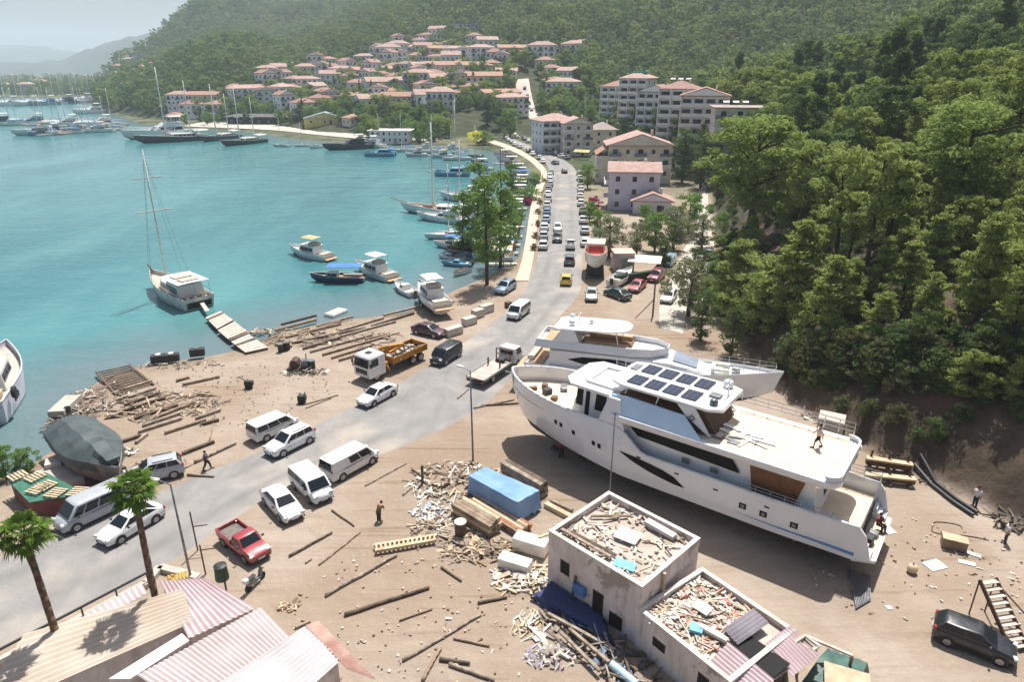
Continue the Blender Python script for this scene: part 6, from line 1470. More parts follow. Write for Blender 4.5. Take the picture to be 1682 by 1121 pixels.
# metal stair with frame at the right edge
p=G(1640,1040); t=thing('metal_stair','rusty metal stair with pale treads standing near the black hatchback','stair',(p.x,p.y,0),1.75)
for s in (-.55,.55):
    b=MB(); b.beam((-1.4,s,.1),(1.6,s,2.6),.08,.26); b.build('stringer',IRON,t)
b=MB()
for i in range(10): b.box((-1.3+i*.3,0,.28+i*.25),(.3,1.05,.05))
b.build('tread',MATS['pale_planks'],t)
b=MB()
for q in (((-1.4,-.55,.1),(-2.6,-2.0,.05)),((-2.6,-2.0,.05),(1.4,-.6,2.3)),((1.6,.55,2.6),(1.6,.55,.0)),((1.6,-.55,2.6),(1.6,-.55,.0))): b.tube(*q,.045,n=6)
b.build('support_frame',IRON,t)
# ---------------------------------------------------------------- huts with rubble roofs
PLA=None
def _plaster():
    t=NT('stained_plaster'); c=t.ramp(t.noise(.7,6,.65),.3,.7,S(228,218,212),S(204,190,182))
    c=t.mix(t.ramp(t.noise(.45,7,.7,off=(4,1,9)),.56,.6),c,S(172,158,148)); c=t.mix(t.math('MULTIPLY',t.ramp(t.noise(2.4,5,.6,stretch=(1,1,.22)),.5,.7),.5),c,S(150,134,124))
    c=t.mix(t.ramp(t.noise(.8,6,.7,off=(7,7,2)),.66,.69),c,S(146,112,94)); t.set(c,.93,0,.2); t.bump(t.noise(5,6,.7),.35,.05); MATS['stained_plaster']=t.m; return t.m
PLA=_plaster(); PLAW=M('white_coping',S(222,214,206),S(186,174,164),1.0,.85)
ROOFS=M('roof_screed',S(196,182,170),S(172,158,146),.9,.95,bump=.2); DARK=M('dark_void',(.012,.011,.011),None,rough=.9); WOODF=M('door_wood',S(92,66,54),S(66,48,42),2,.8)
AH=math.atan2(-.705,.71)
def hut(name,label,corners,h,par=.35):
    """corners near-left, near, right, far at roof height"""
    P=[Vector((p.x,p.y,0)) for p in corners]; c=sum(P,Vector())/4; a=(P[1]-P[0]); L=((P[1]-P[0]).length+(P[2]-P[3]).length)/2; W=((P[2]-P[1]).length+(P[3]-P[0]).length)/2
    t=thing(name,label,'building',c,math.atan2(a.y,a.x)); 
    for nm,x0,x1,y0,y1 in (('front_wall',-L/2,L/2,-W/2,-W/2+.22),('back_wall',-L/2,L/2,W/2-.22,W/2),('side_wall',-L/2,-L/2+.22,-W/2+.222,W/2-.222),('side_wall',L/2-.22,L/2,-W/2+.222,W/2-.222)):
        b=MB(); b.bbox(x0,x1,y0,y1,0,h); w_=b.build(nm,PLA,t)
        b=MB(); b.bbox(x0-.03,x1+.03,y0-.03 if y0<0 or nm!='x' else y0,y1+.03,h+.002,h+.07) if 'side' not in nm else b.bbox(x0-.03,x1+.03,y0+.03,y1-.03,h+.002,h+.07); b.build('coping',PLAW,w_)
    b=MB(); b.bbox(-L/2+.223,L/2-.223,-W/2+.223,W/2-.223,h-par-.2,h-par); b.build('flat_roof',ROOFS,t)
    return t,L,W,c
cA=[G(x,y,4.2) for x,y in ((906,876),(1058,968),(1146,885),(996,806))]; tA,LA,WA,CA=hut('rendered_hut','square rendered hut with a rubble-strewn parapet roof beside the large yacht',cA,4.2,.4)
def opening(par,x,z0,w_,h,y,mat=DARK,frame=WOODF,nm='window'):
    b=MB(); b.bbox(x-w_/2,x+w_/2,y-.02,y+.05,z0,z0+h); f=b.build(nm,frame,par); b=MB(); b.bbox(x-w_/2+.07,x+w_/2-.07,y-.03,y-.015,z0+.07,z0+h-.07); b.build('pane' if nm=='window' else 'opening',mat,f)
opening(tA,-2.1,1.7,.75,1.0,-WA/2); opening(tA,.55,.3,.8,1.7,-WA/2,nm='door'); opening(tA,1.9,.2,.95,1.0,-WA/2); 
b=MB(); b.bbox(-1.2,-.3,-WA/2-.32,-WA/2-.02,1.1,1.75); b.build('blue_box',M('blue_tank',S(84,130,186),S(70,112,166),2,.5),tA,bevel=.05)
b=MB(); b.beam((-1.35,-WA/2-.1,.6),(-1.15,-WA/2-.1,2.2),.12,.12); b.build('wooden_post',TIMD,tA)
b=MB(); b.beam((LA/2+.1,-WA/2+2.0,.0),(LA/2+.12,-WA/2+2.0,4.1),.16,.2); b.build('drain_shaft',TIML,tA)
cB=[G(x,y,2.75) for x,y in ((1062,1012),(1195,1118),(1312,1040),(1137,926))]; tB,LB,WB,CB=hut('low_hut','lower hut adjoining the square hut, roof buried in rubble and half collapsed',cB,2.75,.3)
opening(tB,-1.4,1.2,.9,.6,-WB/2); opening(tB,1.6,1.0,.7,.9,-WB/2)
CORP=M('pink_corrugated',S(200,178,180),S(180,158,158),.5,.65); CORG=M('grey_corrugated',S(150,144,150),S(124,118,124),.9,.5); CORT=M('tan_corrugated',S(204,192,176),S(176,158,138),.35,.8,contrast=(.25,.75)); CORW=M('white_corrugated',S(200,198,198),S(178,174,172),.5,.6); CORR=M('red_corrugated',S(212,196,194),S(196,176,172),.5,.65)
def corr(P,mat,name,label=None,par=None,wave=.12,amp=.035,thick=.02,along=0,cat='roof',seg=4):
    """corrugated sheet over quad P (4 Vectors); ribs run from P0->P1 side toward P3->P2 when along=0"""
    c=sum(P,Vector())/4 if par is None else Vector(); Q=[p-c for p in P]
    if along: Q=[Q[1],Q[2],Q[3],Q[0]]
    n=max(4,int((Q[1]-Q[0]).length/wave)*4); nrm=(Q[1]-Q[0]).cross(Q[3]-Q[0]).normalized()
    if nrm.z<0: nrm=-nrm
    b=MB(); rows=[]
    for i in range(n+1):
        u=i/n; o=nrm*amp*math.sin(i*math.pi/2); a=Q[0].lerp(Q[1],u)+o; d=Q[3].lerp(Q[2],u)+o
        rows.append([b.vert(a.lerp(d,k/seg)) for k in range(seg+1)])
    for r0,r1 in zip(rows,rows[1:]):
        for k in range(seg): b.face((r0[k],r1[k],r1[k+1],r0[k+1]))
    o=b.build(name,mat,par,smooth=False); 
    if par is None: o.location=c
    s=o.modifiers.new('solid','SOLIDIFY'); s.thickness=thick
    if label: prop(o,label,cat)
    return o
MW=lambda t,x,y,z:(Matrix.Translation(t.location)@Matrix.Rotation(t.rotation_euler.z,4,'Z'))@Vector((x,y,z))
# rubble and boards on both roofs
def roof_rubble(t,L,W,z,label,n,seed,mats,x0=-.46,x1=.46):
    rr=random.Random(seed); b=MB()
    for i in range(n):
        x=rr.uniform(x0*L,x1*L); y=rr.uniform(-.42*W,.42*W); b.mi=rr.randrange(len(mats)); l=rr.uniform(.12,.5) if rr.random()<.7 else rr.uniform(.5,1.5)
        b.box((x,y,.03+rr.random()*.14),(l,rr.uniform(.05,.26) if l<.5 else rr.uniform(.04,.12),rr.uniform(.02,.09)),rz=rr.uniform(0,3.14),rx=rr.uniform(-.3,.3),ry=rr.uniform(-.25,.25))
    o=b.build('roof_rubble',mats,None); o.location=t.location+Vector((0,0,z)); o.rotation_euler=t.rotation_euler; return prop(o,label,'rubble',None,'stuff')
roof_rubble(tA,LA,WA,3.8,'pale rubble and splintered boards strewn on the square hut roof',170,31,[WHT,TIML,WHT,TIMG,ROOFS])
roof_rubble(tB,LB,WB,2.45,'thick pale rubble covering the lower hut roof',430,32,[WHT,TIML,TIMG,WHT,PINKP,ROOFS],-.46,.2)
def roof_board(t,x,y,z,L,w_,rz,mat,label,th=.05,rx=0):
    b=MB(); b.box((0,0,th/2),(L,w_,th),rx=rx); o=b.build('loose_board',mat,None,bevel=.01); o.location=MW(t,x,y,z); o.rotation_euler=(0,0,t.rotation_euler.z+rz); prop(o,label,'board')
roof_board(tA,.1,.3,4.05,1.5,1.2,.2,FOAM,'white panel lying in the middle of the square hut roof',.06,.05)
roof_board(tA,-1.6,-2.1,4.0,4.4,.22,.03,TIMG,'long grey plank along the near parapet of the square hut roof',.12)
roof_board(tA,-1.0,-1.75,3.95,3.4,.2,.05,TIMD,'dark plank beside the long grey plank on the square hut roof',.1)
roof_board(tA,1.2,2.2,4.0,2.2,.5,-.05,CORW,'pale bent sheet by the far parapet of the square hut roof',.25)
roof_board(tA,-1.9,1.2,3.95,2.6,.14,.8,TIM,'pole lying diagonally on the square hut roof',.12)
roof_board(tA,-1.5,1.5,3.95,2.2,.12,1.1,TIMG,'second pole crossing the square hut roof corner',.1)
roof_board(tA,2.2,1.3,3.9,1.2,.1,-.5,TIMD,'short dark stick on the bare part of the square hut roof',.08)
roof_board(tA,1.5,-1.9,3.86,1.3,.7,.3,BLUP,'turquoise plastic scrap near the near corner of the square hut roof',.12,.1)
roof_board(tB,-.2,-1.3,2.65,.7,.55,.5,BLUP,'turquoise plastic scrap on the lower hut rubble',.2,.2)
roof_board(tB,-1.0,.2,2.7,1.0,.7,.1,FOAM,'cream board on the lower hut rubble',.08,.1)
roof_board(tB,.6,-.9,2.7,1.6,.3,.2,FOAM,'pale beam on the lower hut rubble beside turquoise plastic',.2)
roof_board(tA,-LA/2-.5,-.6,3.0,4.6,.18,1.35,TIML,'pale plank leaning across the corner of the square hut',.12)
P=[MW(tB,x,y,z) for x,y,z in ((.7,-.2,2.75),(1.9,-.55,2.82),(2.1,1.9,3.05),(.9,2.2,2.95))]; corr(P,CORG,'corrugated_sheet','loose grey corrugated sheet thrown over the lower hut rubble',None,.24,.05)
P=[MW(tB,x,y,z) for x,y,z in ((1.6,-WB/2,2.6),(4.6,-WB/2+.1,2.3),(4.3,-.9,2.75),(1.5,-.8,2.85))]; corr(P,CORP,'corrugated_sheet','pinkish corrugated sheets sagging over the collapsed end of the lower hut',None,.22,.045,along=1)
P=[MW(tB,x,y,z) for x,y,z in ((2.7,.6,2.8),(4.6,.3,2.4),(4.7,WB/2-.1,2.5),(2.8,WB/2,2.9))]; corr(P,CORP,'corrugated_sheet','pinkish corrugated sheet along the yacht side of the collapsed end',None,.22,.045,along=1)
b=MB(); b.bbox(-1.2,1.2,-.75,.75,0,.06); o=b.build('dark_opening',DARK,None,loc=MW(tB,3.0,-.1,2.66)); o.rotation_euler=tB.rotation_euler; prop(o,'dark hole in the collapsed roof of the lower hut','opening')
# scaffold, green cover, plywood
def PX(x,y,z): return G(x,y,z)
t=thing('timber_scaffold','pale timber scaffold frame with braces at the end of the lower hut','scaffold',(0,0,0))
o=G(1290,1110); t.location=o
for q in (((1210,1121,1.2),(1322,1045,2.9)),((1250,1130,1.0),(1345,1062,2.7)),((1322,1045,2.9),(1400,1078,2.4)),((1345,1062,2.7),(1322,1045,2.9))):
    b=MB(); b.beam(PX(*q[0])-o,PX(*q[1])-o,.16,.12); b.build('frame_beam',MATS['pale_planks'],t)
for x,y,z in ((1322,1045,2.9),(1400,1078,2.4),(1300,1060,2.6)):
    p_=PX(x,y,z)-o; b=MB(); b.beam(p_,(p_.x,p_.y,0),.12,.12,up=(1,0,0)); b.build('post',TIM,t)
for k in range(6):
    u=k/6+.05; b=MB(); b.beam(PX(1210,1121,1.2).lerp(PX(1322,1045,2.9),u)-o,PX(1250,1130,1.0).lerp(PX(1345,1062,2.7),u)-o,.08,.08); b.build('rung',TIML,t)
drape('green_cover','dark green tarpaulin draped over a load at the yard bottom edge',[G(1325,1112,1.5),G(1400,1150,1.5),G(1425,1090,1.5),G(1360,1066,1.5)],1.5,GREENT,.2,.14,seed=8,ridge=.3)
p_=G(1392,1120,1.9); b=MB(); b.box((0,0,0),(2.2,1.6,.05),rx=.1); o=b.build('plywood_sheet',TIML,None,loc=p_); o.rotation_euler=(.05,.05,-.35); prop(o,'sandy plywood sheet lying over the green tarpaulin','board')
drape('blue_net','dark blue net heaped against the shaded wall of the square hut',[G(880,990),G(1000,1060),G(985,1020),G(905,968)],.55,NETB,.15,.2,cat='net',seed=9)
b=MB(); A=G(1004,1092,.3);B=G(1046,1126,.3); b.tube(A-A,B-A,.24,.24,12); o=b.build('pale_pipe',M('pale_blue_pipe',S(190,220,234),S(168,204,222),2,.4),None,loc=A,smooth=True,angle=40); prop(o,'pale blue pipe lying at the foot of the low hut','pipe')
for a,b_,l in (((920,1040),(985,1105),'long grey plank of the wreckage beside the white bags'),((935,1035),(1000,1090),'second long grey plank beside the shaded hut wall'),((900,1010),(1010,1070),'dark board along the dark blue net')): baulk(a,b_,l,.2,.14,TIMG,None,.35)
# ---------------------------------------------------------------- bottom-left corrugated roofs
def shed(name,label,P,mat,along,wallm,eave=.25,wave=.2,amp=.045,hgt=None):
    c=sum(P,Vector())/4; t=thing(name,label,'shed',(c.x,c.y,0))
    Q=[p-Vector((c.x,c.y,0)) for p in P]; corr(Q,mat,'corrugated_roof',None,t,wave,amp,.02,along)
    b=MB(); b.loft([[(q.x*.94,q.y*.94,0) for q in Q],[(q.x*.94,q.y*.94,q.z-.12) for q in Q]]); b.build('wall',wallm,t); return t
shed('tan_roof_shed','long shed with a weathered tan corrugated roof under the nearest palm',[G(40,1042,3.0),G(300,968,3.0),G(318,1022,2.8),G(-60,1190,2.8)],CORT,1,PLA,wave=.26)
shed('pink_roof_shed','shed with pale pink corrugated roof beside the gas bottle',[G(262,955,2.8),G(336,950,2.9),G(420,1000,2.9),G(310,1050,2.8)],CORP,0,PLA,wave=.22)
shed('rosy_roof_shed','shed with faded rosy corrugated roof below the pale pink one',[G(225,1110,3.3),G(428,998,3.3),G(475,1048,3.2),G(330,1180,3.2)],CORR,0,PLA,wave=.24)
shed('white_roof_shed','shed with white corrugated roof, red ribs along its yard side',[G(365,1120,3.5),G(500,1030,3.5),G(560,1085,3.3),G(430,1200,3.4)],CORW,1,PLA,wave=.26)
P=[G(502,1028,3.45),G(524,1022,3.3),G(618,1118,3.1),G(570,1100,3.3)]; corr(P,M('rusty_pale_corrugated',S(206,178,166),S(182,140,124),.9,.7),'verge_sheet','red and white striped sheet edging the white corrugated roof',None,.26,.04,along=1)
P=[G(108,1030,2.5),G(232,958,2.5),G(242,975,2.6),G(122,1044,2.6)]; corr(P,CORR,'corrugated_awning','narrow pinkish corrugated awning along the roadside wall',None,.3,.05)
P=[G(180,1121,2.9),G(300,1046,2.9),G(312,1058,2.9),G(215,1121,2.9)]; b=MB(); b.poly(P); o=b.build('white_beam',FOAM); s=o.modifiers.new('solid','SOLIDIFY'); s.thickness=.2; prop(o,'long white fascia between the tan and rosy roofs','fascia')
b=MB(); P=[G(x,y,1.0) for x,y in ((-20,1078),(120,1005),(240,942))]; b.path(P,.09,7); 
t=thing('roadside_railing','black pipe railing on the low wall along the road edge','railing',(0,0,0)); b.build('pipe',BLACKP,t)
for u in (0.02,.3,.55,.78,1):
    p_=P[0].lerp(P[1],u*2) if u<.5 else P[1].lerp(P[2],u*2-1); b=MB(); b.tube((p_.x,p_.y,0),p_,.05); b.build('post',BLACKP,t)
b=MB(); Pw=[G(x,y,.35) for x,y in ((-20,1095),(120,1020),(240,957),(262,930),(330,948))]; 
for a,c in zip(Pw,Pw[1:]): b.beam((a.x,a.y,.18),(c.x,c.y,.18),.5,.36)
o=b.build('low_wall',MATS['pale_concrete']); prop(o,'low pale wall between the road and the corrugated sheds','wall')
p_=G(292,952,1.1); t=thing('potato_crate','yellow tray of round fruits on the low shed terrace','crate',p_,.45); b=MB(); b.box((0,0,.08),(1.2,.7,.16)); b.build('tray',TIML,t)
b=MB()
for i in range(24): b.ball((-.5+.2*(i%6),-.26+.17*(i//6),.2),.08,7,5)
o=b.build('fruit',M('yellow_fruit',S(226,190,70),S(206,160,60),5,.5),t); o['kind']='stuff'
mk_small('planter_bin','dark green bin on a pipe at the shed corner','bin',(372,985),[('bin',lambda b:b.tube((0,0,1.6),(0,0,2.6),.42,.36,12),GRN,.04),('lid',lambda b:b.tube((0,0,2.62),(0,0,2.7),.4,.2,12),BLACKP,0),('pipe',lambda b:b.tube((.1,0,0),(.1,0,1.65),.06),BLACKP,0)])
for px,l in (((338,945),'rusty pipe frame standing behind the lamp pole'),((325,905),'thin bare pole beside the lamp pole')):
    mk_small('pipe_frame',l,'frame',px,[('upright',lambda b:b.tube((0,0,0),(0,0,3.2 if 'bare' in l else 2.4),.05),IRON,0),('cross_tube',lambda b:b.tube((0,0,2.0),(.9,.2,2.0),.04),IRON,0)])
# lamp poles
def lamp(px,h,label,lean=(0,0),arm=1.2,rz=2.6,r=.09):
    t=thing('street_lamp',label,'lamp post',G(*px),0); b=MB(); b.path([(0,0,0),(lean[0],lean[1],h)],[r,r*.6],8); pl=b.build('pole',GREYM,t,smooth=True)
    e=(lean[0]+math.cos(rz)*arm,lean[1]+math.sin(rz)*arm,h+.15); b=MB(); b.tube((lean[0],lean[1],h-.05),e,.04); b.build('arm',GREYM,pl)
    b=MB(); b.box((e[0]+math.cos(rz)*.25,e[1]+math.sin(rz)*.25,e[2]),(.7,.28,.14),rz=rz); b.build('lamp_head',FOAM,t,bevel=.05)
    return t
lamp((314,952),7.3,'slim street lamp rising beside the corrugated sheds',(0,0),.9,2.9)
lamp((777,757),8.4,'dark street lamp standing by the timber scraps and the road',(-.05,0),.7,2.6)
mk_small('wooden_pole','tall thin pole rising behind the square hut','pole',(998,860),[('shaft',lambda b:b.tube((0,0,0),(.05,0,9.0),.06,.04),GREYM,0),('cap',lambda b:b.tube((.05,0,9.0),(.05,0,9.08),.09,.05),BLACKP,0)])
mk_small('wooden_pole','dark mast-like pole on the promenade behind the eucalyptus trees','pole',(822,300),[('shaft',lambda b:b.tube((0,0,0),(0,0,9.5),.13,.09),IRON,0),('cap',lambda b:b.tube((0,0,9.5),(0,0,9.6),.16,.1),BLACKP,0)])
mk_small('utility_pole','rusty leaning pole with a brace beside the yard fence','pole',(1072,520),[('shaft',lambda b:b.tube((0,0,0),(0,0,4.6),.12,.1),IRON,0),('brace',lambda b:b.tube((0,0,2.4),(-2.6,-1.4,.2),.06),IRON,0)])
# ---------------------------------------------------------------- boats on land, sheds by the shore
a=G(204,814);c=G(122,732); d=a-c
t=thing('covered_boat','large boat on the shore wrapped in a grey tarpaulin','boat',(c.x,c.y,.5),math.atan2(d.y,d.x)); Lc=d.length*.96
h,e=mk_hull(t,Lc,4.0,1.5,2.2,.5,GREYH,ANTIB,GREYH,.88,2.2,.2)
b=MB(); rings=[]
rr=np.random.RandomState(4)
for i in range(15):
    u=i/14; q=sect(Lc,4.0,1.5,2.2,.5,min(.97,u),.88,2.2); hb=q[-1][0]*1.07+.06; zs=q[-1][1]; x=u*Lc*1.02-.15; zr=2.35+.45*math.sin(u*2.6)+rr.uniform(-.12,.12)-(.0 if i%4 else .18)
    rings.append([(x,-hb,zs-.75+rr.uniform(-.12,.12)),(x,-hb*1.0,zs+.05),(x,-hb*.62,zr-.35+rr.uniform(-.08,.08)),(x,-.5,zr),(x,.5,zr),(x,hb*.62,zr-.35+rr.uniform(-.08,.08)),(x,hb,zs+.05),(x,hb,zs-.75+rr.uniform(-.12,.12))])
b.loft(rings,closed=False,cap0=False,cap1=False); b.poly(rings[0]); b.poly(rings[-1]); b.build('tarpaulin',TARPD,t,smooth=True,angle=14)
for x in (Lc*.2,Lc*.7):
    b=MB(); b.box((x,0,-.3),(.4,3.0,.4)); b.build('cradle_block',TIMD,t)
t=thing('hull_moored','large white hull moored at the shore edge behind the dusty green tree','boat',(*G(-34,706,-.3)[:2],-.3),2.0)
h,e=mk_hull(t,15,5.4,2.4,3.2,.6,M('lilac_white_hull',S(226,222,230),S(206,200,212),.6,.35),ANTIF,CUSH,.85,2.3,.6,stripe=MATS['lilac_white_hull'])
b=MB(); b.bbox(1.2,3.2,-1.8,1.8,2.0,2.5); b.build('cockpit_seat',TIML,t,bevel=.05)
house(t,4,9,1.9,1.7,1.9,3.8,BW,.5,.1,nwin=3)
b=MB(); b.tube((2.0,-2.75,2.4),(2.0,-3.1,2.4),.6,.6,16); b.build('tyre_fender',RUBBER,t,bevel=.1)
b=MB()
for k in range(5): b.beam((2.6+k*.3,-2.73,1.2+.25*(k%2)),(2.9+k*.3,-2.73,1.9-.2*(k%3)),.16,.03)
b.build('painted_emblem',BLACKP,h)
# cruiser on the hard
a=G(728,522);c=G(682,482); d=c-a
t=PB['trawler'].put((a.x,a.y,1.0),math.atan2(d.y,d.x),'cream cabin cruiser propped on a trailer at the beach edge',None,.98,{'canvas_tan':CANVW})
t2=thing('boat_trailer','dark boat trailer under the cream cabin cruiser','trailer',a.lerp(c,.5),math.atan2(d.y,d.x))
b=MB(); b.beam((-3.6,-.7,.45),(3.6,-.7,.45),.15,.2); b.beam((-3.6,.7,.45),(3.6,.7,.45),.15,.2); b.beam((-2,-.7,.45),(-2,.7,.45),.15,.15); b.beam((2,-.7,.45),(2,.7,.45),.15,.15); b.build('frame',IRON,t2)
for x in (-.6,.6):
    for y in (-1.1,1.1): wheel(t2,x,y,.38,.25)
# orange boat on a stand by the road
a=G(977,440);c=G(977,492); d=c-a
t=thing('orange_boat','white boat with an orange-red deck facing the road on a steel stand','boat',(a.x,a.y,2.2),math.atan2(d.y,d.x)); 
h,e=mk_hull(t,8.5,3.6,1.6,2.2,.5,BW,BW,M('orange_deck',S(222,112,84),S(204,92,70),1.2,.6),.95,2.6,.3,stripe=BW)
house(t,1.0,5.2,1.6,1.4,1.3,2.9,M('cream_cabin',S(240,218,190),S(226,200,170),.8,.5),.8,.1,nwin=2,roof=MATS['cream_cabin'],front=False)
b=MB(); q=[(5.0,-1.2,1.75),(5.0,1.2,1.75),(4.5,1.1,2.6),(4.5,-1.1,2.6)]; b.loft([[(p[0]+.05,p[1],p[2]) for p in q],[(p[0]+.12,p[1],p[2]) for p in q]]); b.build('red_windscreen',M('red_screen',S(206,84,66),S(180,66,54),1.4,.4),t)
t2=thing('boat_stand','dark steel stand holding up the orange-decked boat','stand',a.lerp(c,.3),math.atan2(d.y,d.x))
for x in (-2.5,2.0):
    for y in (-1.4,1.4):
        b=MB(); b.tube((x,y,0),(x,y*.8,2.1),.1); b.build('leg',BLACKP,t2)
    b=MB(); b.beam((x,-1.3,1.75),(x,1.3,1.75),.16,.2); b.build('cross_beam',BLACKP,t2)
b=MB(); b.bbox(-1.6,1.4,-1.35,1.35,.5,1.6); b.build('tank',M('dark_box',(.02,.022,.025),None,rough=.7),t2)
moor('day',(1005,470),(1035,452),'grey speedboat on the ground between the orange boat and red saloon','', None,z=.3)
# blue cover behind the yachts, chest & clutter at second yacht stern
drape('turquoise_cover','teal blue cover spread on the ground between the two yachts',[G(862,600,.9),G(905,622,.9),G(962,606,.9),G(915,584,.9)],.9,M('teal_cover',S(40,118,146),S(32,98,128),1,.6,bump=.2),.1,.1,seed=12)
heap('winch_scrap','crates and machine parts at the white yacht stern',(872,592),1.6,1.2,.7,40,[IRON,WHT,TIM],(.3,.9),41)
# kiosk & awning
p_=G(1022,442); t=thing('small_kiosk','small pale kiosk with a pink roof beyond the dark hedge','kiosk',p_,.05)
b=MB(); b.bbox(-1.6,1.6,-1.6,1.6,0,2.9); b.build('wall',M('pale_render',S(206,196,190),S(184,172,166),1,.9),t); b=MB(); b.bbox(-1.75,1.75,-1.75,1.75,2.9,3.1); b.build('roof',M('pink_roof',S(226,190,176),S(206,168,154),1,.8),t); b=MB(); b.bbox(-.4,.4,-1.64,-1.6,.2,2.2); b.build('door',M('green_door',S(150,176,164),S(130,158,146),2,.7),t)
p_=G(1058,448); t=thing('white_awning','white awning on posts beside the small kiosk','awning',p_,-.3); b=MB(); b.loft([[(-2.6,-1.5,2.0),(2.6,-1.5,2.0),(2.6,1.5,2.5),(-2.6,1.5,2.5)],[(-2.6,-1.5,2.06),(2.6,-1.5,2.06),(2.6,1.5,2.56),(-2.6,1.5,2.56)]]); b.build('sheet',CANVW,t)
for x in (-2.4,2.4):
    for y in (-1.3,1.3):
        b=MB(); b.tube((x,y,0),(x,y,2.0),.05); b.build('post',IRON,t)
b=MB(); A=G(1010,468);B=G(1075,458);C=G(1095,430)
for a,c in ((A,B),(B,C)): b.beam((a.x,a.y,.7),(c.x,c.y,.7),.8,1.4)
o=b.build('dark_hedge',M('hedge_green',S(48,70,46),S(30,48,34),2.5,.95,bump=.8)); prop(o,'dark clipped hedge in front of the small kiosk','hedge')
# green shed with pallets on its roof
P=[G(13,790,1.5),G(48,826,1.5),G(142,812,1.6),G(76,777,1.6)]; tg=shed('green_shed','low shed with green felt roof carrying pallets, at the shore',P,M('green_felt',S(104,160,136),S(84,136,118),1.2,.8,bump=.2),0,M('brick_red_wall',S(140,84,70),S(112,68,58),2,.9))
for i,(px,l) in enumerate((((30,784),'pale pallet at the shoreward corner of the green roof'),((58,786),'orange pallet at the shoreward edge of the green roof'),((76,800),'pale pallet centrally on the green roof'),((62,806),'cream pallet left of another on the green roof'),((92,812),'pallet at the road edge of the green roof'),((128,810),'grey pallet on the green roof end near the covered boat'))):
    p_=G(*px,1.62); t=thing('pallet',l.replace('left of another','nearest the brick wall'),'pallet',(p_.x,p_.y,1.64),-.6+.1*i)
    for k in range(5):
        b=MB(); b.box((0,-.5+k*.25,.12),(1.2,.14,.03)); b.build('board',TIML,t)
    for k in (-.5,0,.5):
        b=MB(); b.box((k,0,.06),(.1,1.15,.09)); b.build('bearer',TIM,t)
mk_small('concrete_landing','pale broken concrete landing beside the grey covered boat','landing',(100,790),[('slab',lambda b:b.box((0,0,.25),(3.6,3.4,.5),rz=.5),MATS['pale_concrete'],.05),('step',lambda b:b.box((-1.4,1.6,.6),(1.2,1.2,.6),rz=.5),MATS['concrete'],.03)])
# palms
def palm(px,zt_px,label,seed,z0=0.0,n=34):
    p=G(*px,3.0); p=Vector((p.x,p.y,0)); rr=random.Random(seed)
    d,f,w_=ray(*zt_px); H=CAMH+p.y*w_/f
    t=thing('palm_tree',label,'palm tree',p); b=MB(); lx,ly=rr.uniform(-.2,.2),rr.uniform(-.2,.2); m=14
    b.path([(lx*(i/m)**2,ly*(i/m)**2,H*i/m) for i in range(m+1)],[.2-.06*i/m+(.014 if i%2 else 0) for i in range(m+1)],10); b.build('trunk',PALMBARK,t,smooth=True)
    c=Vector((lx,ly,H)); b=MB()
    for k in range(n):
        a=k*2.399+rr.uniform(-.2,.2); el=1.25-1.95*(k/n); L=rr.uniform(.55,.95); dr=Vector((math.cos(a)*math.cos(el),math.sin(a)*math.cos(el),math.sin(el)))
        e=c+dr*L; e.z-=.1*L; side=Vector((-math.sin(a),math.cos(a),0)); b.tube(c,e,.025,.015,4,False)
        for q in range(15):            # fan leaf
            th=-1.5+3.0*q/14; ln=rr.uniform(.55,.9)*(1-.25*abs(th)/1.5); dd=(dr*math.cos(th)+side*math.sin(th)).normalized(); p0=e; p1=e+dd*ln*.6; p2=e+dd*ln+Vector((rr.uniform(-.05,.05),rr.uniform(-.05,.05),-rr.uniform(.25,.5)*ln)); wv=(side*math.cos(th)-dr*math.sin(th))*.055
            b.poly([p0-wv*.4,p0+wv*.4,p1+wv,p1-wv]); b.poly([p1-wv,p1+wv,p2])
    b.build('crown',PALML,t)
    b=MB()
    for k in range(16):
        a=k*2.4; r_=.3; b.poly([c+Vector((math.cos(a)*.15,math.sin(a)*.15,-.1)),c+Vector((math.cos(a+.5)*.2,math.sin(a+.5)*.2,-.1)),c+Vector((math.cos(a+.3)*r_,math.sin(a+.3)*r_,-.9-rr.random()*.3))])
    b.build('dead_fronds',M('dead_frond',S(150,120,84),S(120,94,66),3,.9),t)
    return t
palm((90,1035),(42,880),'nearest palm with a thick shaggy crown at the bottom corner of the road',1)
palm((252,972),(214,806),'palm whose trunk rises in front of the white saloon',2)
# ================================================================ town
TOWN_DEPTH=lambda X,Y: np.interp(X/np.maximum(Y,1),[-.7,-.55,-.48,-.40,-.34,-.25,-.1,0,.06,.12,.2],[5,5,5,16,60,150,215,205,170,95,12])
RT=M('roof_tiles_red',S(164,122,108),S(136,98,88),.9,.8,bump=.2,detail=7); RP=M('roof_tiles_pink',S(184,152,140),S(160,128,116),.7,.8,bump=.2,detail=7); RO=M('roof_tiles_orange',S(178,138,114),S(152,112,94),.8,.8,bump=.2,detail=7); RG=M('roof_tiles_grey',S(168,152,146),S(148,130,124),.8,.8,bump=.2)
WW=M('render_white',S(247,245,243),S(234,232,231),.5,.85,bump=.05); WC=M('render_cream',S(232,222,208),S(214,202,188),.5,.85); WL=M('render_lilac',S(226,222,238),S(208,204,224),.5,.85); WP=M('render_pink',S(222,190,178),S(204,170,160),.5,.85); WB=M('render_blue_grey',S(212,218,224),S(192,200,210),.5,.85)
WIN=M('house_window',(.02,.026,.034),(.05,.06,.07),.8,.15,spec=.4); FRM=M('window_frame',S(236,236,234),None,rough=.6); BALR=M('balcony_front',S(232,230,228),S(212,210,208),.6,.8); BALD=M('balcony_glass',S(110,124,140),S(90,104,120),.6,.3)
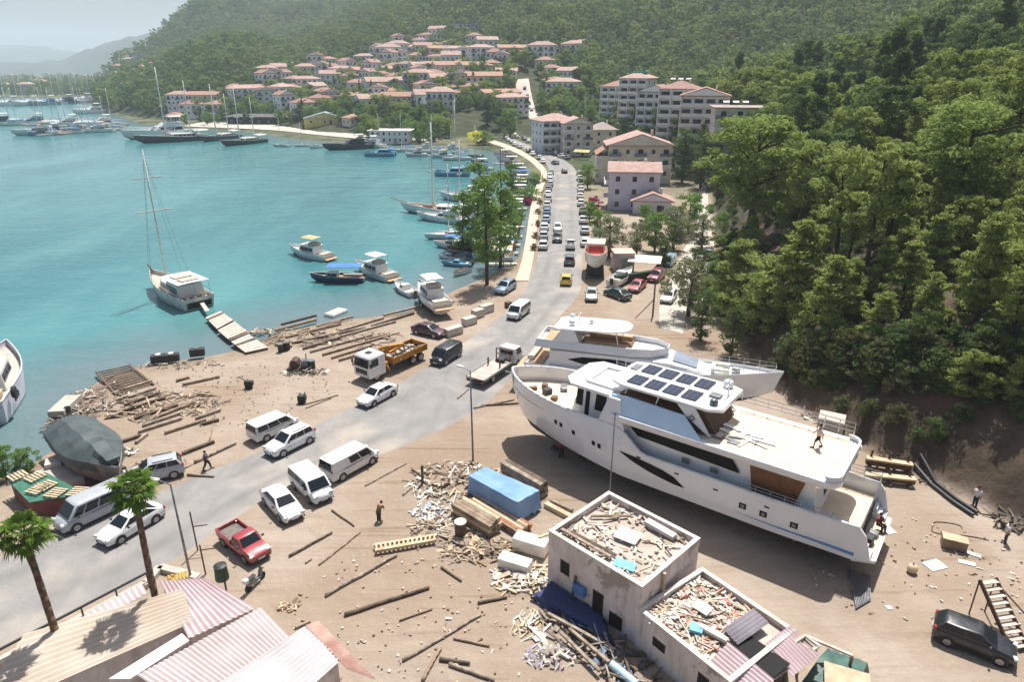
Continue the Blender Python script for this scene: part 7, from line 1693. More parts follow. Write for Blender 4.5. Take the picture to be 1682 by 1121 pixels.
def win(par,x,y,z,w_,h,face):
    b=MB()
    def bx(m,ww,hh,d): 
        b.mi=m
        if face in 'SN':
            s=-1 if face=='S' else 1; b.bbox(x-ww/2,x+ww/2,min(y-s*.08,y+s*d),max(y-s*.08,y+s*d),z,z+hh) if m==1 else b.bbox(x-ww/2,x+ww/2,min(y-s*.08,y+s*d),max(y-s*.08,y+s*d),z+.08,z+hh-.08)
        else:
            s=-1 if face=='W' else 1; b.bbox(min(x-s*.08,x+s*d),max(x-s*.08,x+s*d),y-ww/2,y+ww/2,z,z+hh) if m==1 else b.bbox(min(x-s*.08,x+s*d),max(x-s*.08,x+s*d),y-ww/2,y+ww/2,z+.08,z+hh-.08)
    bx(1,w_,h,.03); bx(0,w_-.16,h,.05)
    return b.build('window',[WIN,FRM],par)
def building(name,label,cat,loc,rz,W,D,fl,fh=3.0,roof='hip',wm=None,rm=None,nx=4,ny=2,balc=2,rh=2.2,over=.5,found=4.0,group=None,door=True,longb=False,sides='SEW'):
    wm=wm or WW; rm=rm or RT; t=thing(name,label,cat,loc,rz,group); H=fl*fh
    b=MB(); b.bbox(-W/2,W/2,-D/2,D/2,-found,H); b.build('wall',wm,t)
    e=MB(); ox,oy=W/2+over,D/2+over
    if roof=='hip':
        k=min(ox,oy)*.95; e.loft([[(-ox,-oy,H+.003),(ox,-oy,H+.003),(ox,oy,H+.003),(-ox,oy,H+.003)],[(-ox,-oy,H+.18),(ox,-oy,H+.18),(ox,oy,H+.18),(-ox,oy,H+.18)],[(-ox+k,-oy+k,H+rh),(ox-k,-oy+k,H+rh),(ox-k,oy-k,H+rh),(-ox+k,oy-k,H+rh)]]); r_=e.build('roof',rm,t)
    elif roof=='gable':
        e.loft([[(-ox,-oy,H+.003),(-ox,oy,H+.003),(-ox,oy,H+.2),(-ox,0,H+rh),(-ox,-oy,H+.2)],[(ox,-oy,H+.003),(ox,oy,H+.003),(ox,oy,H+.2),(ox,0,H+rh),(ox,-oy,H+.2)]]); r_=e.build('roof',rm,t)
        for s in (-1,1):
            g=MB(); g.poly([(s*(ox+.004),-oy+.5,H+.25),(s*(ox+.004),oy-.5,H+.25),(s*(ox+.004),0,H+rh-.35)]); g.build('gable',wm,r_)
    elif roof=='gablex':
        e.loft([[(-ox,-oy,H+.003),(ox,-oy,H+.003),(ox,-oy,H+.2),(0,-oy,H+rh),(-ox,-oy,H+.2)],[(-ox,oy,H+.003),(ox,oy,H+.003),(ox,oy,H+.2),(0,oy,H+rh),(-ox,oy,H+.2)]]); r_=e.build('roof',rm,t)
        g=MB(); g.poly([(-ox+.7,-oy-.004,H+.3),(ox-.7,-oy-.004,H+.3),(0,-oy-.004,H+rh-.35)]); g.build('gable',wm,r_)
    else:
        e.bbox(-ox,ox,-oy,oy,H+.003,H+.3); r_=e.build('roof',rm,t)
    if roof!='flat' and W>7:
        c=MB(); c.bbox(W*.2,W*.2+.6,D*.1,D*.1+.6,H+.3,H+rh+.5); c.build('chimney',wm,r_)
    for f in range(fl):
        z=f*fh+.75
        for i in range(nx):
            x=-W/2+W*(i+.5)/nx
            tall=balc and f>0 and (i%balc==0)
            win(t,x,-D/2,z-.6 if tall else z,(W/nx*.72 if longb else min(1.6,W/nx*.6)) if tall else min(1.2,W/nx*.45),2.1 if tall else 1.35,'S')
        for i in range(ny):
            y=-D/2+D*(i+.5)/ny
            if 'W' in sides: win(t,-W/2,y,z,1.0,1.3,'W')
            if 'E' in sides: win(t,W/2,y,z,1.0,1.3,'E')
        if longb and f>0:
            g=MB(); y0=-D/2-1.5; g.bbox(-W/2,W/2,y0,-D/2,f*fh-.02,f*fh+.18); bl=g.build('balcony',BALR,t)
            g=MB(); g.bbox(-W/2,W/2,y0,y0+.1,f*fh+.18,f*fh+1.05); g.bbox(-W/2,-W/2+.1,y0+.1,-D/2,f*fh+.18,f*fh+1.05); g.bbox(W/2-.1,W/2,y0+.1,-D/2,f*fh+.18,f*fh+1.05); g.build('parapet',BALR,bl)
            for i in range(0,nx+1): g=MB(); x=-W/2+W*i/nx; g.bbox(x-.12,x+.12,y0+.12,-D/2-.003,f*fh+.19,(f+1)*fh-.03 if f<fl-1 else (f+1)*fh-.01); g.build('balcony_pier',wm,bl)
        elif balc and f>0:
            for i in range(0,nx,max(1,balc)):
                x=-W/2+W*(i+.5)/nx; w_=W/nx*(.92 if balc>1 else .98); g=MB(); y0=-D/2-1.25
                g.bbox(x-w_/2,x+w_/2,y0,-D/2+.0,f*fh-.02,f*fh+.16); bl=g.build('balcony',BALR,t)
                g=MB(); g.bbox(x-w_/2,x+w_/2,y0,y0+.1,f*fh+.16,f*fh+1.0); g.bbox(x-w_/2,x-w_/2+.1,y0+.1,-D/2,f*fh+.16,f*fh+1.0); g.bbox(x+w_/2-.1,x+w_/2,y0+.1,-D/2,f*fh+.16,f*fh+1.0); g.build('parapet',BALR if (i+f)%2 else BALD,bl)
    if door:
        g=MB(); g.bbox(W*.12,W*.12+1.0,-D/2-.05,-D/2+.05,0.05,2.1); g.build('door',WOODF,t)
    return t
# nearer buildings
def bp(px,py,z=None):
    p=GT(px,py); return p
p=G(1043,346); V2=building('lilac_house','lilac house with a red tiled lower roof beside the seafront road','house',(p.x,p.y+4.5,0),-.12,11.5,9,3,2.9,'gable',WL,RP,3,2,0,2.0); occ(V2.location,8)
for f in (1,2):
    g=MB(); g.bbox(-6.9,-5.75,-3.6,2.5,f*2.9-.1,f*2.9+.08); bl=g.build('balcony',BALR,V2); g=MB(); g.bbox(-6.95,-6.85,-3.6,2.5,f*2.9+.08,f*2.9+.95); g.build('parapet',BALR,bl)
p=G(1072,352); v_=building('annex','low lilac annex with a broad pinkish gable roof before the lilac house','house',(p.x,p.y+2,0),-.12,8.5,5,1,2.9,'gablex',WL,RP,2,1,0,2.1,.7); occ(v_.location,5)
p=G(1043,300); V1=building('villa','large pale villa with broad pink tiled roofs behind the lilac house','house',(p.x+1,p.y+4,1.5),-.05,18,12,3,3.0,'gablex',WC,RP,5,3,2,3.4,.9); occ(V1.location,11)
g=MB(); P_=[(-12.5,-5,6.2),(-8.9,-5,8.6),(-8.9,5.2,8.6),(-12.5,5.2,6.2)]; g.loft([P_,[(q[0],q[1],q[2]+.2) for q in P_]]); g.build('side_roof',RO,V1)
g=MB(); g.bbox(-12.2,-9.01,-4.7,4.9,-2,6.1); g.build('side_wing',WC,V1)
g=MB(); g.bbox(-5,5,-7.6,-6.02,3.1,3.25); g.build('yellow_awning',M('yellow_awning_cloth',S(232,206,110),S(216,186,90),1,.8),V1)
p=G(912,252); A1=building('apartment_block','four-storey blue-grey apartment block with pink roofs at the road bend','apartments',(p.x,p.y+7,0),.3,15,13,4,3.0,'hip',WB,RP,5,3,1,2.6,.6,longb=True); occ(A1.location,10)
p=G(948,258); a_=building('apartment_block','cream apartment wing with a gabled front stepping down to the street','apartments',(p.x,p.y+9,0),.1,11,11,4,2.9,'gablex',WC,RP,3,2,2,2.4,.6); occ(a_.location,8)
p=G(990,252); a_=building('town_house','narrow house with a greyish pyramid roof between villa and apartments','house',(p.x,p.y+5,0),.1,9,9,3,2.9,'hip',WC,RG,2,2,0,2.8,.9); occ(a_.location,7)
p=G(955,262); t=thing('yellow_shop_awning','yellow awning over the street corner below the apartments','awning',(p.x,p.y,0),-.5); b=MB(); b.loft([[(-3,-1,2.6),(3,-1,2.6),(3,1.2,3.3),(-3,1.2,3.3)],[(-3,-1,2.7),(3,-1,2.7),(3,1.2,3.4),(-3,1.2,3.4)]]); b.build('sheet',M('yellow_stripe_cloth',S(226,206,120),S(150,140,96),2,.8),t)
for x in (-2.9,2.9):
    b=MB(); b.tube((x,-.9,0),(x,-.9,2.6),.05); b.build('post',IRON,t)
# white apartment row on the slope
ROW=[(1016,178,262,11,13,3,'left curved end of the white terrace, red awning on its roof'),(1046,190,236,11,12,4,'white terrace block with a turquoise roof cover'),(1078,204,214,12,12,4,'white terrace block with curved balconies, middle of the row'),(1112,214,196,12,12,4,'white terrace block standing a step forward in the row'),(1152,226,180,14,13,4,'white terrace block with a wide gabled roof'),(1204,246,162,13,12,4,'cream terrace block with bare end wall, nearest the massive pine')]
for i,(x,y,dep,W,D,fl,l) in enumerate(ROW):
    d_,f_,w_=ray(x,y); tt=dep*K; loc=Vector((d_*tt,f_*tt,CAMH+w_*tt)); gz=hz(loc.x,loc.y)
    a_=building('terrace_apartments',l,'apartments',loc-Vector((0,0,7.9+[0,-2,1,-1,0,1][i])),-.62+.09*i,W,D,fl+3,2.9,'gablex' if i in (2,4) else ('hip' if i<5 else 'flat'),WW if i<5 else WC,[RT,RP,RT,RT,RO,RG][i],[3,3,4,3,4,3][i],2,1,2.6,.7,max(4,loc.z-gz+4),longb=(i<5)); occ(loc,9.5); occ(loc+Vector((-4,-5,0)),6)
    if i in (1,): g=MB(); g.bbox(-3,3,-2,2,(fl+3)*2.9+1.9,(fl+3)*2.9+2.6); g.build('roof_cover',M('turquoise_cover',S(90,190,180),S(70,160,150),1,.6),a_)
    if i in (3,5):
        for k in range(3): g=MB(); g.box((-3+2.6*k,2.2,(fl+3)*2.9+(1.2 if i==5 else 2.9)),(1.6,.9,.5),rx=.4); g.build('water_heater',GREYM,a_)
for i,(x,y,dep,W,D,fl,l) in enumerate(ROW):
    d_,f_,w_=ray(x,y); tt=dep*K; loc=Vector((d_*tt,f_*tt,0))
    for j,(ox,oy) in enumerate(((-7,-9),(-2,-12),(3,-11))):
        q=loc+Vector((ox,oy,0)); TK[['broad','darkb','town','broad'][0] if j!=1 else 'darkb'].put((q.x,q.y,hz(q.x,q.y)-.2),i+j*2.0,'green tree screening the foot of the white terrace' if j!=1 else 'dark tree screening the foot of the white terrace','green trees below the terrace' if j!=1 else 'dark trees below the terrace',(1.5,1.5,1.5+.25*j)); occ(q,2)
# prototypes of town houses
def villa_mk(W,D,fl,roof,wm,rm,nx,balc,rh,name='town_house'):
    return lambda: building(name,'x','house',(0,0,0),0,W,D,fl,2.9,roof,wm,rm,nx,2,balc,rh,.5,6)
TH=dict(a=Proto(villa_mk(11,9,2,'hip',WW,RT,4,2,1.9)),b=Proto(villa_mk(14,9,3,'hip',WW,RP,5,2,2.0)),c=Proto(villa_mk(9,8,3,'gablex',WW,RT,3,2,2.0)),d=Proto(villa_mk(18,9,2,'gable',WC,RO,6,2,2.0)),e=Proto(villa_mk(12,9,2,'gable',WW,RP,4,0,2.2)),f=Proto(villa_mk(20,10,3,'flat',WB,RG,7,1,.4)),g=Proto(villa_mk(8,7,1,'hip',WC,RO,3,0,1.6)))
HN=dict(a='white villa with hipped red roof',b='white three-storey house with pink roof',c='tall narrow white house with red gable',d='long cream house with orange roof',e='white house with pink gable roof',f='long blue-grey flat-roofed block',g='low cream cottage with orange roof')
HL=[('b',440,134),('a',470,137),('b',505,133),('c',530,130),('a',548,124),('b',562,133),('d',592,133),('c',612,133),('a',628,137),
 ('a',540,112),('c',520,118),('a',575,118),('b',600,112),('c',622,105),('b',640,106),('f',612,96),('b',655,98),('b',675,97),('d',705,92),('a',690,80),('d',728,96),('b',750,102),('c',768,103),('b',790,104),('a',812,108),('d',842,97),('f',772,60),('a',742,84),
 ('a',648,124),('a',668,122),('e',690,126),('b',705,128),('d',735,128),('a',758,122),('a',650,142),('b',690,150),('e',728,150),('c',752,153),('d',795,148),('d',785,128),
 ('d',420,160),('a',388,158),('b',400,170),('a',480,165),('b',465,170),('d',565,175),('c',545,178),('a',528,182),('d',655,182),('b',725,190),('a',678,180),('g',580,205),('d',820,172),('b',838,190),('g',800,172),('a',640,168),
 ('a',895,118),('b',925,165),('a',912,150),('c',955,96),('b',945,100),('a',905,130),('e',935,135),('b',890,106),
 ('e',455,126),('a',488,120),('c',572,124),('a',600,122),('e',632,128),('c',662,108),('a',716,108),('e',742,112),('a',808,122),('c',824,118),('e',832,134),('a',770,140),('c',606,146),('a',588,156),('e',618,158),('b',505,152),('c',440,150),('e',520,160),('a',486,148),('c',700,168),('a',756,172),('e',610,186),('a',500,192),('c',470,188),('a',700,70),('e',720,64),('c',655,82),('e',800,84),('a',780,76),
 ('c',452,138),('e',545,140),('a',576,142),('c',640,116),('a',684,110),('e',758,96),('c',690,136),('a',712,142),('e',660,150),('a',738,162),('c',622,172),('a',775,160),('e',705,182),('a',535,168),('c',440,176),('a',870,100),('c',905,104),
 ('b',215,110),('f',240,104),('a',196,118),('a',262,118),('d',205,135),('b',230,128),('g',185,150),('a',215,150),('d',340,175),('a',320,190),('b',300,182),('g',290,200),('a',360,190)]
REG=lambda x,y:('on the wooded cape' if x<280 else 'by the gulet quay' if x<420 and y>150 else 'on the top town terrace' if y<112 else 'on the middle town terrace' if y<156 else 'just behind the harbour front') if x<860 else 'along the steep street'
cnt={}; seen={}
for k,x,y in HL:
    p=GT(x,y); rz=rnd.uniform(-.7,.7)+(.5 if x<600 else 0)-(.25 if x>850 else 0)
    key=(k,REG(x,y)); cnt[key]=cnt.get(key,0)+1
    col={'a':'red','b':'pink'}.get(k,'')
    TH[k].put((p.x,p.y,p.z+.2),rz,f'{HN[k]} {key[1]}, {ORD[cnt[key]-1]} from the sea','houses of the hillside town',(rnd.uniform(1.0,1.4),rnd.uniform(.95,1.2),rnd.uniform(1.0,1.45))); occ(p,6.8)
# harbour front
p=G(640,236,.2); t=building('white_pavilion','white flat-roofed pavilion with columns on the quay','pavilion',(p.x,p.y+6,.2),-.05,17,9,2,2.6,'flat',WW,FOAM,7,2,0,.3,1.2); occ(p,10)
for i in range(7):
    b=MB(); b.tube((-8.5+i*2.8,-5.6,0),(-8.5+i*2.8,-5.6,5.2),.16); b.build('column',FOAM,t)
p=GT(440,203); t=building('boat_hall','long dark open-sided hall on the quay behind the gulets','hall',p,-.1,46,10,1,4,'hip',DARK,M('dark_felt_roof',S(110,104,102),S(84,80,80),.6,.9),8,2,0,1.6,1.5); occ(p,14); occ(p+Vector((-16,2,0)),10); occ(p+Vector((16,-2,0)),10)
p=GT(535,203); t=building('grey_green_hall','hall with a pale grey-green sloping roof and yellow gable end','hall',p,.2,22,12,1,3,'gablex',M('yellow_render',S(220,206,130),S(200,184,110),.6,.8),M('grey_green_roof',S(150,168,172),S(130,150,156),.6,.6),3,2,0,3.2); occ(p,11)
# far left shore town
for i in range(34):
    x=rnd.uniform(-30,175); y=rnd.uniform(128,156); p=G(x,y,1.0); k=rnd.choice('abdeg'); 
    TH[k].put((p.x,p.y,.5),rnd.uniform(-.5,.5),f'distant {HN[k]} on the low far shore beyond the marina','houses on the far shore',rnd.uniform(1.0,1.5)); occ(p,10)
# town trees
TK['palmy']=TreeKind('small_palm','palm tree',8,1.5,6.3,'umbrella',16,40,.3,PALML,31,crad=.5,trunk=.14,limbs=0,lean=.01)
TK['town1']=TreeKind('garden_tree','tree',7,3.0,1.2,'round',44,40,.3,BROAD,32,crad=.28,trunk=.16,limbs=4)
TK['town2']=TreeKind('town_pine','tree',8.5,3.0,1.0,'umbrella',44,40,.3,PINE,33,crad=.28,trunk=.16,limbs=4)
TK['town3']=TreeKind('dark_garden_tree','tree',6.5,2.6,.8,'round',40,40,.3,DARKP,34,crad=.3,trunk=.16,limbs=4)
TL={'palmy':'slender palm among the harbour town gardens','town1':'leafy green garden tree among the town houses','town2':'olive-green pine among the town houses','town3':'dark round garden tree among the town houses','cypress':'dark cypress spire among the town houses'}
TG={'palmy':'palms in the town','town1':'leafy town trees','town2':'town pines','town3':'dark town trees','cypress':'town cypresses'}
rt=np.random.RandomState(77); tk=[]; nt_=0; kc={}
for _ in range(16000):
    x=rt.uniform(300,990); y=rt.uniform(78,236)
    if y<78+max(0,(640-x))*.16: continue
    if x<430 and y<140: continue
    if x>845 and x<885 and y>120: continue
    if x>740 and x<800 and y>186: continue
    if y>206 and x<590: continue
    if x>800 and y>205: continue
    p=GT(x,y); sp=3.6
    if p.z<-.1 or not all((p.x-a)**2+(p.y-b)**2>(r*.55)**2 for a,b,r in OCC): continue
    if any((p.x-a)**2+(p.y-b)**2<sp*sp for a,b in tk): continue
    k=rt.choice(['town1','town2','town3','palmy','cypress'],p=[.34,.26,.26,.08,.06]) if y>125 else rt.choice(['town1','town2','town3'])
    
    if kc.get(k,0)>=285: continue
    kc[k]=kc.get(k,0)+1; tk.append((p.x,p.y)); TK[k].put((p.x,p.y,p.z-.1),rt.uniform(0,6.28),TL[k],TG[k],rt.uniform(.8,1.5)); nt_+=1
    if nt_>=760: break
print('TOWN trees',nt_)
FARTREES=[]
for _ in range(420):
    p=G(rt.uniform(-40,185),rt.uniform(130,158),1.0)
    if all((p.x-a)**2+(p.y-b)**2>100 for a,b,r in OCC[-34:]): FARTREES.append((p.x,p.y,.5))
# roadside verge trees by the houses
# ================================================================ forest (after everything, so that footprints stay clear)
NAMED=[
 ('big',1228,405,195,'massive spreading pine beside the apartment block, tallest on the lower slope'),
 ('big',1562,385,172,'tall umbrella pine with a bare dark trunk above the young pines'),
 ('pine3',1340,360,215,'dark pine standing behind the massive spreading pine'),
 ('pine3',1420,300,140,'broad pine halfway up the slope above the massive spreading pine'),
 ('young1',1300,520,362,'tall bright young pine at the foot of the slope above the white yacht'),
 ('young1',1352,560,420,'bright conical pine above the bow of the white yacht behind'),
 ('young1',1205,520,395,'narrow bright pine beside the pale side road'),
 ('young2',1255,540,420,'young pine next to the dark oak thicket by the side road'),
 ('young1',1530,450,350,'bright pointed pine in front of the tall umbrella pine'),
 ('young1',1440,575,480,'small pointed pine in the clearing centre of the lower slope'),
 ('young2',1655,470,365,'bright young pine at the forest edge beyond the tall umbrella pine'),
 ('young1',1480,500,395,'light green pine among the young pines on the lower slope'),
 ('young2',1600,500,410,'soft yellow-green pine below the tall umbrella pine'),
 ('young2',1590,655,575,'isolated round yellow-green pine on the bare earth bank'),
 ('young2',1670,660,585,'yellow-green pine at the edge of the bare earth bank'),
 ('pine4',1390,520,425,'rounded pine between two bright conical pines'),
 ('darkb',1150,560,478,'dark holm oak thicket behind the white yacht flybridge'),
 ('darkb',1200,585,500,'dark bushy oak above the foredeck of the white yacht'),
 ('darkb',1120,300,212,'dark cypress-like tree beside the pink roofed villa'),
 ('darkb',1150,310,225,'dense dark tree between the villa and the massive pine'),
 ('olive',1130,520,425,'grey-green olive overhanging the white hatchback'),
 ('olive',1000,425,355,'large grey-olive tree behind the orange boat'),
 ('olive',1045,420,365,'grey-olive tree behind the small pink roofed kiosk'),
 ('olive',1105,410,338,'olive tree between the lilac house and the side road'),
 ('broad',1075,415,350,'green tree in front of the lilac house terrace'),
 ('broad',1130,385,318,'green garden tree beside the side road bend'),
 ('broad',968,365,330,'low green tree at the roadside by the lilac house'),
 ('broad',985,395,345,'green roadside tree between parked cars and the grey-olive tree'),
 ('broad',965,310,270,'green street tree beside the yellow awning'),
 ('darkb',1090,440,388,'dark leafy tree behind the white awning'),
 ('gum',800,468,290,'slender waterside tree with a tall bare trunk by the pale blue SUV'),
 ('gum',822,440,282,'leafy eucalyptus rising over the moored boats, taller of the pair'),
 ('gum',785,425,268,'leafy eucalyptus over the moored boats with the pointed top'),
 ('gum',760,432,318,'loose low eucalyptus at the edge of the moored boats'),
 ('broad',838,400,345,'round leafy tree on the promenade edge among the small boats'),
 ('broad',848,372,330,'leafy tree on the promenade above the moored cluster'),
 ('gum',842,356,268,'tall leafy eucalyptus beside the dark promenade pole'),
 ('olive',1152,410,352,'dusty olive overhanging the pale side road bend'),
 ('darkb',1142,470,405,'dark tree at the edge of the pale side road near the black SUV'),
 ('olive',1118,395,350,'grey-green olive at the inner edge of the side road'),
 ('broad',1060,372,335,'small garden tree under the annex eaves'),
 ('darkb',1178,330,255,'dark tree crowding the side road head'),
 ('bush',866,333,304,'large clipped green bush on the promenade, nearer of two'),
 ('bush',876,304,283,'round green bush on the promenade beside the bend'),
 ('flower',975,345,322,'magenta bougainvillea at the roadside by the lilac house'),
 ('flower',867,338,324,'dark red flowering shrub on the promenade edge'),
 ('yellow',783,238,215,'yellow-green shrub at the far end of the promenade'),
 ('bush',798,238,214,'dark green shrub beside the yellow-green shrub'),
 ('darkb',800,205,155,'big dark tree beside the harbour car park'),
 ('broad',838,226,178,'grey-green tree in front of the apartment block corner'),
 ('darkb',820,212,168,'dark round tree at the car park entrance'),
 ('cypress',1015,180,148,'narrow dark cypress before the white apartment row'),
 ('broad',1030,215,175,'green tree below the white apartment balconies'),
 ('broad',1000,212,178,'pale green tree below the curved end of the white apartments'),
 ('broad',1065,222,185,'dense green tree at the foot of the white apartments'),
 ('broad',915,175,140,'bright green tree below the pink villa on the steep street'),
 ('broad',930,180,150,'green tree beside the steep street, nearer the apartments'),
 ('broad',12,790,735,'dusty green waterside tree overhanging the moored hull'),
 ('broad',48,780,738,'low dusty green tree between the green shed and the water'),
]
for k,x,y,h,l in NAMED:
    o_=plant(k,x,y,l,h)
    if k in ('gum','young1','pine3','big'): o_.scale=(o_.scale[0]*1.25,o_.scale[1]*1.25,o_.scale[2])
    p=GT(x,y); occ(p,2.0)
HEDGE=[(886,336),(884,352),(882,372),(880,392),(878,412),(893,300)]
for i,(x,y) in enumerate(HEDGE):
    plant('scrub',x,y,f'clipped hedge shrub between promenade and parked cars, {ORD[i]} from the bend' if i<5 else 'hedge shrub at the promenade bend by the parked cars',None,'promenade hedge',sc=.6)
def free(x,y,m=0):
    return all((x-a)**2+(y-b)**2>(r+m)**2 for a,b,r in OCC)
rs=np.random.RandomState(21)
def in_frame(x,y,z,h,mx=60):
    a=proj((x,y,z+h)); b=proj((x,y,z))
    return a[2]>5 and -mx<a[0]<1682+mx and a[1]<1121 and b[1]>-30
cand=[]
for k in range(26000):
    Y=rs.uniform(30,430); X=rs.uniform(5,300)
    if X>Y*.95+25: continue
    cand.append((X,Y))
C=np.array(cand); z,sd_,dh,near=terrain(C[:,0],C[:,1])
ok=(dh>9)&(near>.3); C=C[ok]; z=z[ok]; dh=dh[ok]
def occl(x,y,z0,h):     # hidden behind nearer crowns or terrain? coarse test on terrain only
    return False
chosen=[]; grid={}
for (x,y),zz,d in zip(C,z,dh):
    sp=3.5 if d<34 else (4.7 if y<120 else 5.2)
    gx,gy=int(x//6),int(y//6)
    if not in_frame(x,y,zz,8): continue
    if any((x-a)**2+(y-b)**2<sp*sp for i in (-1,0,1) for j in (-1,0,1) for a,b in grid.get((gx+i,gy+j),[])): continue
    if not free(x,y,1.2): continue
    q_=proj((x,y,zz))
    if q_[0]>1262 and q_[1]>632+(q_[0]-1290)*.10: continue
    grid.setdefault((gx,gy),[]).append((x,y)); chosen.append((math.hypot(x,y),x,y,zz,d))
chosen.sort()
GRP='pines crowding the hillside above the yachts'
PL={'pine1':('flat-topped olive-green pine crowded among its like on the hillside','flat-topped hillside pines'),'pine2':('rounded olive-green pine crowded among its like on the hillside','rounded hillside pines'),'pine3':('tall dark green pine rising among the lighter hillside pines','tall dark hillside pines'),'pine5':('thin open-crowned pine showing its trunk among the hillside pines','open-crowned hillside pines'),'pine6':('broad spreading pine with a flat crown among the hillside pines','spreading hillside pines'),'pine7':('dark pointed pine standing among the hillside pines','dark pointed hillside pines'),'pine4':('low bushy olive-green pine among the taller hillside pines','bushy hillside pines'),'young1':('bright yellow-green pointed pine in the thicket at the slope foot','bright pointed pines at the slope foot'),'young2':('small bright yellow-green pine in the thicket at the slope foot','small bright pines at the slope foot')}
rest=[]; nind=0; nyoung=0
for i,(dist,x,y,zz,d) in enumerate(chosen):
    low=d<34 and y<130
    if (low and nyoung<200) or (not low and nind<285):
        k=rs.choice(['young1','young2','pine4','young1','pine5'] if low else ['pine1','pine2','pine3','pine4','pine1','pine2','pine5','pine6','pine7'])
        s_=rs.uniform(.8,1.6)
        if low: s_*=rs.uniform(.7,1.0)
        pl=PL[k]; TK[k].put((x,y,zz-.15),rs.uniform(0,6.28),pl[0],pl[1],(s_,s_,s_*rs.uniform(.85,1.15)))
        if k[:5]=='young': nyoung+=1
        else: nind+=1
    else: rest.append((x,y,zz))
# bushes at the forest edge above the bank
BX=random.Random(4); nbx=0
for i in range(400):
    x=BX.uniform(1225,1690); y=BX.uniform(585,735)
    lim=634+(x-1280)*.06
    if y>lim and BX.random()>.10: continue
    p=GT(x,y)
    if hz(p.x,p.y)<.6: continue
    k=BX.choice(['scrub','scrub2','scrub','darks']); s_=BX.uniform(.5,1.3)*(1.25 if y<lim-25 else .7)
    if k=='darks': TK['darkb'].put((p.x,p.y,p.z-.1),BX.uniform(0,6),'dark evergreen shrub crowding the forest edge above the bank','dark shrubs at the forest edge',s_*.42)
    else: TK[k].put((p.x,p.y,p.z-.1),BX.uniform(0,6),'low grey-green scrub bush on the earth bank behind the yachts' if k=='scrub' else 'low dark green scrub bush on the earth bank behind the yachts','grey-green bushes on the bank' if k=='scrub' else 'dark bushes on the bank',s_)
    nbx+=1
    if nbx>=150: break
for i in range(26):
    x=BX.uniform(1175,1245); y=BX.uniform(400,570); p=GT(x,y)
    if hz(p.x,p.y)<.5: continue
    k=('young2','darkb','pine4')[i%3]; TK[k].put((p.x,p.y,p.z-.1),BX.uniform(0,6),('small bright yellow-green pine beside the cutting of the side road','dark evergreen tree on the cutting of the side road','bushy pine on the cutting of the side road')[i%3],('bright pines on the side road cutting','dark trees on the side road cutting','bushy pines on the side road cutting')[i%3],BX.uniform(.5,.85))
for i in range(46):
    x=BX.uniform(1165,1215); y=BX.uniform(300,520); p=GT(x,y); TK['scrub2' if i%2 else 'bush'].put((p.x,p.y,p.z-.1),BX.uniform(0,6),'leafy shrub on the cutting beside the pale side road','shrubs beside the side road',BX.uniform(.6,1.2))
# scrub on the bank
nb=0
for (x,y),zz,d in zip(C[::-1],z[::-1],dh[::-1]): pass
Cb=np.stack([rs.uniform(15,90,9000),rs.uniform(25,160,9000)],1); zb,_,db,nb_=terrain(Cb[:,0],Cb[:,1]); nb=0; took=[]
for (x,y),zz,d,n_ in zip(Cb,zb,db,nb_):
    if n_<.5 or d<2.2 or d>26: continue
    px=proj((x,y,zz))
    bare=(px[0]>1280 and px[1]>632 and d<16)
    if not in_frame(x,y,zz,2) or not free(x,y,.3): continue
    if bare and rs.uniform()>.1: continue
    if any((x-a)**2+(y-b)**2<1.7 for a,b in took): continue
    took.append((x,y)); k='scrub' if rs.uniform()<.5 else 'scrub2'; s_=rs.uniform(.45,1.15)*(.6 if bare else 1)
    TK[k].put((x,y,zz-.1),rs.uniform(0,6.28),'low grey-green scrub bush on the earth bank behind the yachts' if k=='scrub' else 'low dark green scrub bush on the earth bank behind the yachts','grey-green bushes on the bank' if k=='scrub' else 'dark bushes on the bank',s_); nb+=1
    if nb>=150: break
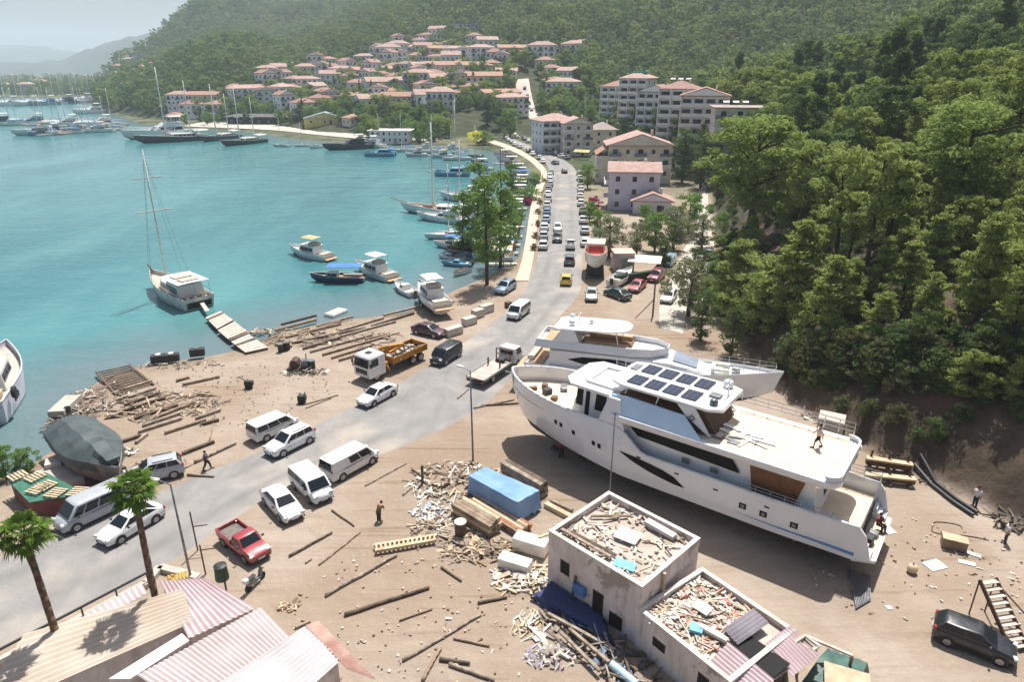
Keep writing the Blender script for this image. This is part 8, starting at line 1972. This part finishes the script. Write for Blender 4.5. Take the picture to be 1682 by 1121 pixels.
# far forest as one mass
cand=np.stack([rs.uniform(-900,560,200000),rs.uniform(190,1800,200000)],1)
z,sd_,dh,near=terrain(cand[:,0],cand[:,1]); 
wooded=(dh>4)&((dh>np.where(near>.5,8,TOWN_DEPTH(cand[:,0],cand[:,1])))|(rs.uniform(size=len(dh))<0.0))
far=rest[:]; grid={}
for x,y,zz in far: grid.setdefault((int(x//6),int(y//6)),[]).append((x,y))
for n_,(x,y,_z) in enumerate([(a,b,0) for (_,a,b,_q,_d) in chosen]): grid.setdefault((int(x//6),int(y//6)),[]).append((x,y))
for (x,y),zz,w_ in zip(cand,z,wooded):
    if not w_ or not in_frame(x,y,zz,9,40): continue
    sp=5.4 if y<330 else (6.6 if y<800 else (8 if y<1300 else 12))
    gx,gy=int(x//6),int(y//6)
    if any((x-a)**2+(y-b)**2<sp*sp for i in (-1,0,1) for j in (-1,0,1) for a,b in grid.get((gx+i,gy+j),[])): continue
    if not free(x,y,1.5): continue
    grid.setdefault((gx,gy),[]).append((x,y)); far.append((x,y,zz))
lod=[]
for k in range(6):
    r_=np.random.RandomState(50+k); V,Fq,_=crown_mesh('x',r_,1.0,.40,.12,['umbrella','round','round','umbrella','cone','round'][k],22,12,.08,PINE,.3)
    lod.append(V)
far+=FARTREES
VV=[];TT=[]
for i,(x,y,zz) in enumerate(far):
    V=lod[rs.randint(6)]; a=rs.uniform(0,6.28); h=rs.uniform(7.5,16)*(1 if y<1200 else 1.25); ca,sa=math.cos(a)*h,math.sin(a)*h
    q=np.empty_like(V); q[:,0]=x+V[:,0]*ca-V[:,1]*sa; q[:,1]=y+V[:,0]*sa+V[:,1]*ca; q[:,2]=zz-.4+V[:,2]*h*rs.uniform(.85,1.1)
    VV.append(q); TT.append(np.full(len(V),rs.uniform(0,.75)**1.6))
VV=np.concatenate(VV); TT=np.concatenate(TT)
fo=np_mesh('pine_forest',VV,np.arange(len(VV)).reshape(-1,4),MATS['forest_needles'],attr={'tint':TT})
prop(fo,'dense pine forest covering the mountain behind the harbour town','forest',None,'stuff')
print('TREES',len(chosen),nind,'far',len(far),'faces',len(VV)//4,'scrub',nb)
